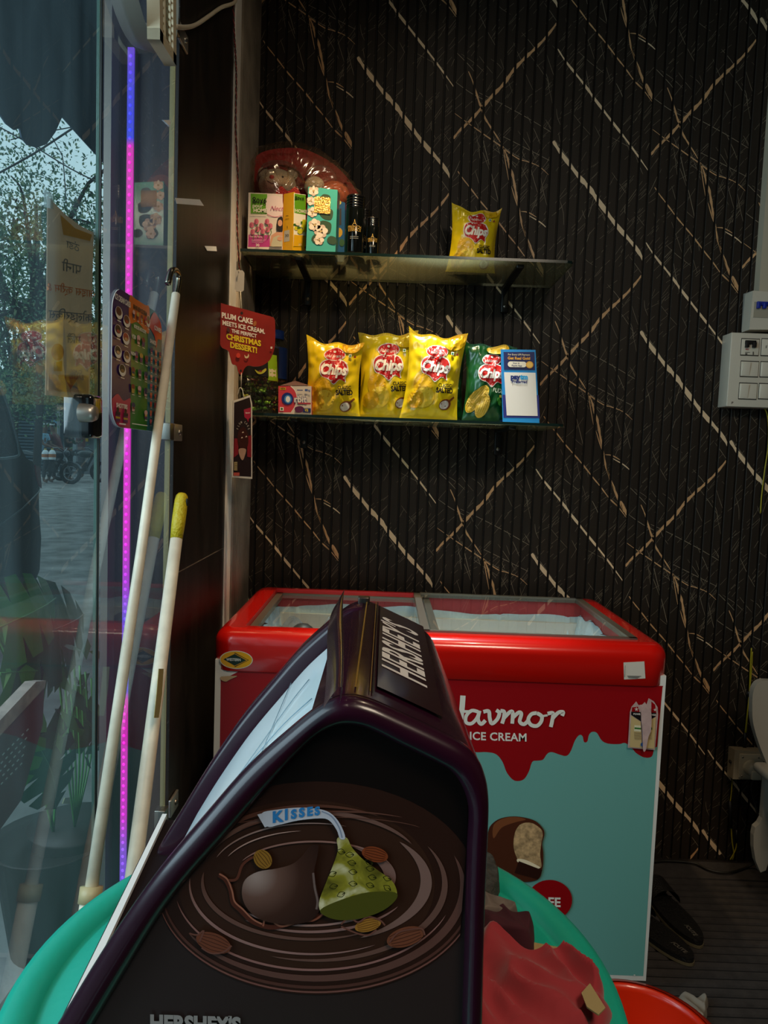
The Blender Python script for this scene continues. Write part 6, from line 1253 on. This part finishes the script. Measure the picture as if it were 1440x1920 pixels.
tree(at(20, 13), 13, 1.8, 5.5, 2.6, 1.5, 7000, 'dense dark tree at the left edge above the black car', 3, G1, .055)
tree(at(236, 15), 15, 2.5, 5.6, 3.6, 1.5, 7000, 'dark green tree overhanging the motorbikes and stalls', 4, G1, .06)
tree(at(70, 17), 17, 2.1, 3.7, 1.9, 1.2, 4000, 'low bushy tree between the car roof and the banner bottom', 5, G1, .055)
# overhead wires
for i, (pts, lb) in enumerate((([(-40, 345), (60, 290), (137, 240), (200, 200)], 'thick overhead wire rising to the right through the sky gap'), ([(-20, 228), (60, 272), (130, 315), (200, 350)], 'overhead wire sloping down to the right across the tree'), ([(96, 255), (110, 280), (118, 300), (124, 380)], 'thin drop wire hanging near the awning tip'), ([(20, 262), (60, 252), (137, 238), (200, 225)], 'nearly level thin wire under the awning'))):
    tag(MB().tube(smooth_pts([onY(x, y, 6.5) for x, y in pts], 4), [.009, .006, .005, .005][i], BKW, 6).build('overhead_wire'), lb, 'wire', 'overhead wires')
# buildings across the street
def building():
    t = thing('shuttered_shop', (at(45, 27), 28, gz(27)), 'dark shuttered shop front beyond the trees at the left', 'building'); x0, x1 = at(-60, 27), at(118, 27); m = MB(); zt = 4.2
    m.bb((x0, 27.2, gz(27)), (x1, 31, zt), mat('facade_dark', '2c3a44', .8)); m.build('wall', t); m = MB(); SH = mat('shutter', '33444e', .5, metal=.3)
    z = gz(27)
    while z < 3.0: m.tube([(x0 + .2, 27.15, z + .05), (x1 - .2, 27.15, z + .05)], .055, SH, 6); z += .12
    m.build('roller_shutter', t)
    t = thing('stall_building', (at(165, 26), 28, gz(27)), 'shop with stalls, signboards and posters behind the motorbikes', 'building'); x0, x1 = at(118, 26), at(330, 26); m = MB(); m.bb((x0, 26.6, gz(27)), (x1, 31, 4.6), mat('facade_grey', '5a5f64', .8)); m.build('wall', t)
    px = lambda x, y: onY(x, y, 26.4)
    def rc(a, b, c, d_, m_, nm, off=0): p, q = onY(a, b, 26.4 - off), onY(c, d_, 26.4 - off); o = MB().bb((p.x, 26.4 - off - .05, q.z), (q.x, 26.4 - off, p.z), m_); return o.build(nm, t)
    rc(165, 690, 205, 722, mat('sign_green', '6f8a4a', .6), 'signboard'); rc(168, 700, 182, 720, mat('sign_pale', '9aa89a', .6), 'poster', .1); rc(168, 722, 205, 740, mat('sign_orange', 'a06a3a', .6), 'signboard'); rc(138, 748, 166, 778, mat('stall_dark', '20262c', .7), 'doorway'); rc(144, 782, 166, 800, mat('shelf_red', '7a2a26', .6), 'poster', .1); rc(144, 803, 168, 818, mat('shelf_orange', '9a4a20', .6), 'poster', .1); rc(150, 819, 166, 828, mat('shelf_yellow', '9a7a2a', .6), 'poster', .1); rc(97, 788, 107, 796, mat('sky_blue_sign', '4a86a8', .6), 'poster', .1); rc(96, 800, 108, 830, mat('ochre', '6a5a34', .6), 'poster', .1)
    tag(MB().bb((onY(120, 740, 24).x, 24, gz(24)), (onY(136, 740, 24).x, 24.3, 3.6), mat('pillar_pale', '8a979c', .7)).build('street_pillar'), 'pale square pillar beside the seated riders across the street', 'pillar')
    p = onY(110, 745, 23); m = MB(); m.tube([(p.x, 23, gz(23)), (p.x, 23, 2.9)], .05, mat('pole_grey', '6a7276', .6), 10); tag(m.build('utility_pole'), 'thin grey metal pole left of the pale street pillar', 'pole')
    b = [onY(x, y, 23.87) for x, y in ((116, 744), (122, 745), (124, 752), (131, 766), (124, 774), (121, 768))]; tag(MB().slab(b, (0, .12, 0), mat('bag_white', 'd5dde2', .5)).build('hanging_bag'), 'white plastic bag hanging from the pale pillar', 'bag')
building()
# shrine of plants near glass
def leaf_monstera(m, o, ax, up, L_, W_, mt):
    ax = ax.normalized(); up = up.normalized(); sd = ax.cross(up).normalized(); pts = []
    def half(s):
        r_ = [(0, .02), (.04, .22), (-.06, .42), (.10, .50), (.20, .49), (.22, .20), (.27, .48), (.40, .47), (.44, .16), (.48, .45), (.60, .40), (.64, .13), (.67, .36), (.80, .26), (.84, .08), (.87, .18), (1.0, 0)]
        return [o + ax * (a * L_) + sd * (s * b * W_) + up * (.12 * L_ * sin(pi * min(1, max(0, a))) - .25 * b * b * W_) for a, b in r_]
    A1, B1 = half(1), half(-1); mid = [o + ax * (a * L_) + up * (.14 * L_ * sin(pi * a)) for a in (0, .1, .2, .3, .4, .5, .6, .7, .8, .9, 1)]
    for H in (A1, B1):
        n_ = len(H)
        for i in range(n_ - 1):
            a = i / (n_ - 1); b = (i + 1) / (n_ - 1); p = o + ax * (a * L_ * .98) + up * (.14 * L_ * sin(pi * a)); q = o + ax * (b * L_ * .98) + up * (.14 * L_ * sin(pi * b)); m.add([p, q, H[i + 1], H[i]], [(0, 1, 2, 3)], mt, True)
    m.tube(mid, .002, mt, 5)
def plants():
    MG = mat('leaf_deep_green', '1d4a2c', .35); MG2 = mat('leaf_mid_green', '3f7a34', .4); POT = mat('pot_dark', '2c2220', .6)
    X = -.82
    t = thing('monstera_plant', onX(95, 1500, X), 'monstera plant with big split leaves standing outside the door glass', 'plant')
    base = onX(100, 1560, X); base.z = max(base.z, .3)
    for i, (x, y, ax, L_, W_) in enumerate(((12, 1212, (0, 1, -.04), .40, .27), (-10, 1180, (0, 1, .06), .30, .2), (0, 1262, (.05, .9, -.25), .26, .18), (60, 1380, (.1, .2, -.7), .22, .2), (120, 1330, (.2, .4, -.5), .2, .16), (25, 1340, (0, -.2, -.6), .2, .18))):
        m = MB(); o = onX(x, y, X); leaf_monstera(m, o, Vector(ax), Vector((.85, -.45, .25)), L_, W_, MG if i in (0, 3) else MG2); m.tube(smooth_pts([base, base.lerp(o, .6) + Vector((0, 0, .06)), o], 5), .0035, MG2, 6); m.build('leaf', t)
    MB().lathe([(.0001, 0), (.10, 0), (.14, .28), (.15, .29), (.13, .28), (.0001, .26)], (base.x, base.y, base.z - .30), POT, 28).build('pot', t)
    t = thing('leafy_shrub', onX(150, 1500, -.78), 'slender light green shrub beside the monstera, close to the glass edge', 'plant'); m = MB(); rg = random.Random(4); b = onX(140, 1550, -.78)
    for i in range(34):
        p = onX(rg.uniform(100, 176), rg.uniform(1195, 1420), -.78); a = Vector((rg.uniform(-.3, .3), rg.uniform(-.6, .6), rg.uniform(-.9, -.1))).normalized(); s = rg.uniform(.04, .085); q = Vector((.8, rg.uniform(-.5, .2), .3)).cross(a).normalized(); m.add([p, p + a * s * .5 + q * s * .22, p + a * s, p + a * s * .5 - q * s * .22], [(0, 1, 2, 3)], rg.choice([MG2, MATS['leaf_42654c'], MG]))
    m.build('foliage', t); m = MB()
    for i in range(7): m.tube(smooth_pts([b, b.lerp(onX(110 + i * 10, 1300, -.78), .5) + Vector((0, .01 * i, 0)), onX(105 + i * 11, 1200 + i * 12, -.78)], 4), .0028, MG2, 6)
    m.build('stems', t); MB().lathe([(.0001, 0), (.08, 0), (.11, .22), (.115, .23), (.0001, .22)], (b.x, b.y, b.z - .22), POT, 24).build('pot', t)
    # crate
    t = thing('perforated_crate', onX(20, 1450, -.62), 'dark red perforated crate with a pale worn rim outside the glass', 'crate'); X = -.60
    a, b = onX(-60, 1430, X), onX(86, 1276, X); c, d_ = onX(60, 1450, X), None
    m = MB(); r_ = [onX(x, y, X) for x, y in ((-60, 1415), (68, 1278), (86, 1276), (84, 1290), (-60, 1450))]; m.slab(r_, (-.02, 0, 0), mat('rim_pale', '8d8078', .7, var=.3, vscale=40)); m.build('rim', t)
    m = MB(); m.slab([onX(x, y, X) for x, y in ((-60, 1445), (83, 1290), (80, 1360), (40, 1500), (-60, 1640))], (-.015, 0, 0), mat('crate_dark_red', '4a2024', .6)); m.build('side', t)
    m = MB(); HL = mat('hole_pale', '8e9ea0', .6)
    for i in range(6):
        for j_ in range(5): x, y = 5 + i * 9 - j_ * 3, 1415 - i * 9 + j_ * 16; m.slab([onX(a_, b_, X + .0012) for a_, b_ in ((x, y), (x + 3.5, y - 4), (x + 4, y - 2.5), (x + .5, y + 1.5))], (-.001, 0, 0), HL)
    m.build('holes', t)
    tag(MB().slab([onX(x, y, -1.0) for x, y in ((118, 1507), (122, 1496), (147, 1494), (142, 1508))], (-.004, 0, 0), mat('wrapper_silver', '8a8868', .3, metal=.4)).build('litter_wrapper'), 'small silvery wrapper lying on the paving outside', 'litter')
plants()
# door lock on the glass
t = thing('door_lock', onX(190, 780, WL + .01), 'black patch lock with a chrome cylinder on the edge of the glass door', 'lock')
p, q = onX(168, 739, WL + .012), onX(189, 823, WL + .012)
MB().bb((WL - .03, p.y, q.z), (WL + .016, q.y, p.z), mat('lock_black', '14161a', .12, coat=.7), bev=.006).build('lock_body', t)
c = onX(179, 775, WL + .03); m = MB(); m.lathe([(.0001, .012), (.010, .011), (.013, .004), (.014, -.012)], (WL + .02, c.y, c.z), CHR, 24, 'X'); m.build('cylinder', t)
# car
def car():
    t = thing('parked_car', (-3.4, 3.6, gz(4)), 'black car with a silver window trim parked across the glass at the left edge', 'car'); BK = mat('car_black', '070b0d', .3, coat=.15); X = -2.62
    f = lambda x, y: onX(x, y, X); Yr = f(78, 950).y
    z = lambda yy, x=60: f(x, yy).z
    # side profile (y, z) from photo at rear, extended forward
    prof = [(f(-2, 712).y, f(-2, 712).z), (f(10, 735).y, f(10, 735).z), (f(28, 790).y, f(28, 790).z), (f(42, 840).y, f(42, 840).z), (f(52, 858).y, f(52, 858).z), (f(70, 872).y, f(70, 872).z), (f(75, 900).y, f(75, 900).z), (f(76, 960).y, f(76, 960).z), (f(80, 1010).y, f(80, 1010).z), (f(77, 1070).y, f(77, 1070).z), (f(62, 1110).y, f(62, 1110).z), (f(30, 1118).y, f(30, 1118).z)]
    rf = prof[0][1] + .12; y0 = prof[0][0]; zb = prof[-1][1]
    P = [(0.4, zb), (.2, zb + .25), (.25, .85), (1.3, 1.0), (2.0, rf - .02), (y0 - .3, rf)] + prof
    W_ = 1.7; m = MB(); n_ = len(P); secs = []
    for k, (dx, s) in enumerate(((0, .0), (-.06, .0), (-W_ + .06, 0), (-W_, 0))):
        ins = .05 if k in (0, 3) else 0
        cy = sum(p[0] for p in P) / n_; cz = sum(p[1] for p in P) / n_; secs.append([Vector((X + (.0 if k == 0 else dx), cy + (p[0] - cy) * (1 - ins * .3), cz + (p[1] - cz) * (1 - ins * .3))) for p in P])
    vs = [p for s in secs for p in s]; m.add(vs, [(i * n_ + k, i * n_ + (k + 1) % n_, (i + 1) * n_ + (k + 1) % n_, (i + 1) * n_ + k) for i in range(3) for k in range(n_)] + [tuple(range(n_)), tuple(range(3 * n_, 4 * n_))], BK); m.build('body', t)
    GLS = mat('car_glass', '0a0f12', .12, spec=.4); wnd = [f(x, y) for x, y in ((-40, 700), (-6, 742), (8, 775), (20, 815), (27, 842), (24, 852), (-40, 860))]; MB().slab(wnd, (.012, 0, 0), GLS).build('side_window', t)
    m = MB(); m.tube(smooth_pts([f(-4, 726) + Vector((.012, 0, 0)), f(10, 760) + Vector((.012, 0, 0)), f(24, 810) + Vector((.012, 0, 0)), f(31, 842) + Vector((.012, 0, 0)), f(26, 856) + Vector((.012, 0, 0)), f(-30, 862) + Vector((.012, 0, 0))], 5), .012, mat('car_trim_silver', '7c8f96', .25, metal=.8), 8); m.build('window_trim', t)
    MB().slab([f(x, y) for x, y in ((64, 872), (73, 876), (76, 915), (72, 912), (66, 890))], (.01, 0, 0), mat('tail_light', '6a1418', .2, coat=.5)).build('tail_light', t)
    for yy in (1.1, 3.9):
        for xx in (X + .005, X - W_ + .2): m = MB(); m.lathe([(.0001, -.1), (.22, -.1), (.33, -.09), (.35, 0), (.33, .09), (.22, .1), (.0001, .08)], (xx - .12, yy, gz(yy) + .35), mat('tyre', '101010', .8), 28, 'X'); m.build('wheel', t)
    m = MB(); m.tube([f(-20, 1000), f(40, 955), f(74, 920)], .008, mat('body_crease', '3a464a', .3, coat=.5), 6); m.build('side_moulding', t)
car()
# motorbikes
def bike(x, Y, L_, flip, label, col):
    p = onY(x, 905, Y); g = gz(Y); s = -1 if flip else 1; t = thing('motorbike', (p.x, Y, g), label, 'motorbike', 'motorbikes across the street'); TY = mat('tyre', '101010', .8); BD = mat('bike_' + col, col, .35, coat=.3); MT = mat('bike_metal', '7a8085', .35, metal=.8)
    for k, xx in enumerate((-.62, .62)):
        m = MB(); m.tube([(p.x + s * xx + .27 * cos(a), Y, g + .31 + .27 * sin(a)) for a in [2 * pi * i / 24 for i in range(24)]], .05, TY, 8, closed=True); m.tube([(p.x + s * xx + .20 * cos(a), Y, g + .31 + .20 * sin(a)) for a in [2 * pi * i / 24 for i in range(24)]], .015, MT, 6, closed=True)
        for i in range(6): a = i * pi / 3; m.tube([(p.x + s * xx, Y, g + .31), (p.x + s * xx + .21 * cos(a), Y, g + .31 + .21 * sin(a))], .012, MT, 5)
        m.build('wheel', t)
    q = lambda a, z, y=0: (p.x + s * a, Y + y, g + z)
    m = MB(); m.tube([q(.62, .31), q(.42, .92)], .035, MT, 8); m.tube([q(-.62, .31), q(-.1, .42), q(.2, .42), q(.40, .80)], .035, MATS['tyre'], 8); m.build('frame', t)
    m = MB(); m.ell(q(.16, .84), (.26, .13, .12), BD, 18, 12); m.build('fuel_tank', t)
    m = MB(); m.slab([q(-.72, .84, -.11), q(-.5, .80, -.11), q(-.05, .78, -.11), (p.x + s * -.05, Y - .11, g + .86), q(-.45, .87, -.11), q(-.72, .93, -.11)], (0, .22, 0), mat('bike_seat', '4a5358', .6)); m.build('seat', t)
    m = MB(); m.box(q(.05, .46), (.34, .22, .30), mat('engine_dark', '2a2c2e', .5, metal=.5), bev=.04); m.tube([q(.05, .3, -.14), q(-.7, .3, -.16)], .045, MT, 8); m.build('engine', t)
    m = MB(); m.tube([q(.42, .92, -.02), q(.38, 1.03, -.30), q(.28, 1.03, -.38)], .018, MT, 6); m.tube([q(.42, .92, .02), q(.38, 1.03, .30), q(.28, 1.03, .38)], .018, MT, 6); m.ell(q(.52, .88), (.08, .09, .09), BD, 12, 8); m.build('handlebar', t)
    m = MB(); m.grid(lambda u, v: Vector(q(.62 + .34 * cos(pi * (.15 + .6 * u)), .31 + .34 * sin(pi * (.15 + .6 * u)), (v - .5) * .14)), 12, 3, BD); m.grid(lambda u, v: Vector(q(-.62 + .36 * cos(pi * (.2 + .65 * u)), .31 + .36 * sin(pi * (.2 + .65 * u)), (v - .5) * .16)), 12, 3, BD); m.build('mudguards', t)
bike(92, 20.5, 1, False, 'dark motorbike under the rider in the light blue shirt', '1d2a33'); bike(150, 22, 1, False, 'dark motorbike with a pale seat standing at the right, empty', '1f2628')
def skin(joints, edges, name, m, parent, org, sub=2):
    me = bpy.data.meshes.new(name); me.from_pydata([tuple(Vector(j[:3])) for j in joints], edges, []); me.materials.append(m)
    o = bpy.data.objects.new(name, me); COL.objects.link(o); o.parent = parent
    md = o.modifiers.new('skin', 'SKIN'); md.use_smooth_shade = True
    for i, j in enumerate(joints): me.skin_vertices[0].data[i].radius = (j[3], j[3])
    me.skin_vertices[0].data[0].use_root = True
    o.modifiers.new('sub', 'SUBSURF').levels = sub; o.modifiers[-1].render_levels = sub; return o
def person(x, Y, label, shirt, pants, pose, face=1, band=None, scale=1.0):
    p = onY(x, 905, Y); g = gz(Y) + (.0); t = thing('person', (p.x, Y, g), label, 'person'); ORG[t.name] = Vector((p.x, Y, g)); f = face
    SKN = mat('skin_brown', '5f3f2e', .6); hip = {'sit': .88, 'stand': .92}[pose]; lean = .18 * f if pose == 'sit' else 0
    J = [(0, 0, hip, .12), (lean * .5, 0, hip + .25, .115), (lean, 0, hip + .50, .13), (lean * 1.1, 0, hip + .58, .055), (lean * 1.25, 0, hip + .66, .075), (lean * 1.3, 0, hip + .76, .085), (lean * 1.25, 0, hip + .85, .06)]; E_ = [(i, i + 1) for i in range(6)]
    for s in (-1, 1):
        b = len(J)
        if pose == 'sit': J += [(.05 * f, s * .12, hip - .02, .09), (.38 * f, s * .17, hip - .10, .07), (.28 * f + .0, s * .17, .42, .05), (.26 * f, s * .17, .09, .035), (.38 * f, s * .17, .05, .035)]
        else: J += [(0, s * .09, hip - .06, .09), (.02, s * .10, .48, .062), (0, s * .10, .09, .04), (.12 * f, s * .11, .04, .035)]
        E_ += [(0, b)] + [(k, k + 1) for k in range(b, len(J) - 1)]
        b = len(J); J += [(lean, s * .18, hip + .50, .055), (lean + .08 * f, s * .22, hip + .25, .042), (lean + (.34 if pose == 'sit' else .22) * f, s * .17, hip + (.16 if pose == 'sit' else .28), .033), (lean + (.42 if pose == 'sit' else .30) * f, s * .14, hip + (.15 if pose == 'sit' else .30), .026)]
        E_ += [(2, b)] + [(k, k + 1) for k in range(b, len(J) - 1)]
        h = len(J) - 1; hx, hy, hz = J[h][:3]
        for q in range(4): J.append((hx + .05 * f, hy + (q - 1.5) * .018, hz - .01, .008)); J.append((hx + (.075 + .006 * (1 - abs(q - 1.5))) * f, hy + (q - 1.5) * .019, hz - .03, .007)); E_ += [(h, len(J) - 2), (len(J) - 2, len(J) - 1)]
        J.append((hx + .03 * f, hy - s * .035, hz, .008)); E_.append((h, len(J) - 1))
    skin(J, E_, 'body', SKN, t, None)
    SH = mat('shirt_' + shirt, shirt, .8); PT = mat('trousers_' + pants, pants, .85)
    K = [(0, 0, hip + .0, .135), (lean * .5, 0, hip + .25, .13), (lean, 0, hip + .49, .145), (lean * 1.05, 0, hip + .55, .07), (lean, -.18, hip + .50, .07), (lean + .05 * f, -.21, hip + .33, .058), (lean, .18, hip + .50, .07), (lean + .05 * f, .21, hip + .33, .058)]
    skin(K, [(0, 1), (1, 2), (2, 3), (2, 4), (4, 5), (2, 6), (6, 7)], 'shirt', SH, t, None)
    K = [(0, 0, hip + .02, .135)]; E2 = []
    for s in (-1, 1):
        b = len(K)
        if pose == 'sit': K += [(.05 * f, s * .12, hip - .02, .10), (.38 * f, s * .17, hip - .10, .082), (.28 * f, s * .17, .42, .062), (.26 * f, s * .17, .16, .052)]
        else: K += [(0, s * .09, hip - .06, .10), (.02, s * .10, .48, .075), (0, s * .10, .14, .055)]
        E2 += [(0, b)] + [(k, k + 1) for k in range(b, len(K) - 1)]
    skin(K, E2, 'trousers', PT, t, None)
    H = MB(); c = Vector((p.x + lean * 1.28, Y, g + hip + .79)); H.ell(c + Vector((-.02 * f, 0, .03)), (.092, .088, .085), mat('hair_black', '0c0a0a', .8), 16, 10); H.build('hair', t)
    F_ = MB(); 
    for s in (-1, 1): F_.ell(c + Vector((.088 * f, s * .03, 0)), (.008, .012, .007), mat('eye_dark', '0a0808', .3), 8, 6); F_.ell(c + Vector((0, s * .088, -.01)), (.02, .01, .03), SKN, 8, 6)
    F_.ell(c + Vector((.10 * f, 0, -.03)), (.018, .014, .022), SKN, 8, 6); F_.ell(c + Vector((.088 * f, 0, -.07)), (.008, .026, .006), mat('lips', '4a2620', .5), 8, 6); F_.build('face', t)
    if band: B_ = MB(); B_.lathe([(.096, -.02), (.103, 0), (.096, .028)], c + Vector((-.005 * f, 0, .03)), mat('cloth_band', 'c9cdd2', .8), 20); B_.build('headband', t)
person(70, 20.4, 'person in a light blue shirt with a white headband seated on the left motorbike', '7fb0cc', '20262c', 'sit', 1, True)
person(113, 21.0, 'person in a dark red shirt with a white headband seated facing left', '5a2026', '1c1e24', 'sit', -1, True)
person(128, 21.6, 'person in black standing with their back turned beside the pale pillar', '14161a', '16181c', 'stand', 1)
person(152, 23.2, 'person in a red top standing with folded arms near the stall', '5a2a2e', '2a2c34', 'stand', -1)
for i, x in enumerate((85, 98)):
    p = onY(x, 862, 20.1); t = thing('white_bottle', (p.x, 20.1, p.z), ('left' if i == 0 else 'right') + ' one of two big white bottles with orange labels between the riders', 'bottle', 'white bottles on the motorbike')
    MB().lathe([(.0001, 0), (.09, 0), (.095, .03), (.095, .19), (.06, .26), (.03, .28), (.0001, .285)], (p.x, 20.1, p.z), mat('bottle_white', 'd5dbe0', .4), 20).build('bottle_body', t); MB().lathe([(.097, .07), (.097, .16)], (p.x, 20.1, p.z), mat('label_orange', 'a8602a' if i == 0 else '4a4a7a', .5), 20).build('paper_label', t); MB().lathe([(.032, .27), (.032, .32), (.0001, .32)], (p.x, 20.1, p.z), mat('cap_yellow', 'a88a1a', .4), 14).build('cap', t)
# ------------------------------------------------------------------ ceiling downlights (seen as glints in the glossy case)
for i, (x, y, p_) in enumerate(DOWN + [(.15, .2, 0), (.5, -.3, 0), (.2, -.8, 0)]):
    t = thing('ceiling_downlight', (x, y, CEIL - .03), 'small round recessed ceiling lamp above ' + ['the plush toy shelf', 'the freezer', 'the green table', 'the camera', 'the shop aisle', 'the rear aisle'][i], 'lamp', 'ceiling downlights')
    MB().lathe([(.055, 0), (.05, -.012), (.035, -.012), (.034, .02)], (x, y, CEIL - .0), mat('lamp_ring', 'c9c4bc', .4), 24).build('ring', t)
    MB().lathe([(.0001, -.004), (.034, -.004)], (x, y, CEIL), mat('lamp_glow', 'ffffff', .5, emit=(1, .8, .55), es=18), 20).build('lens', t)
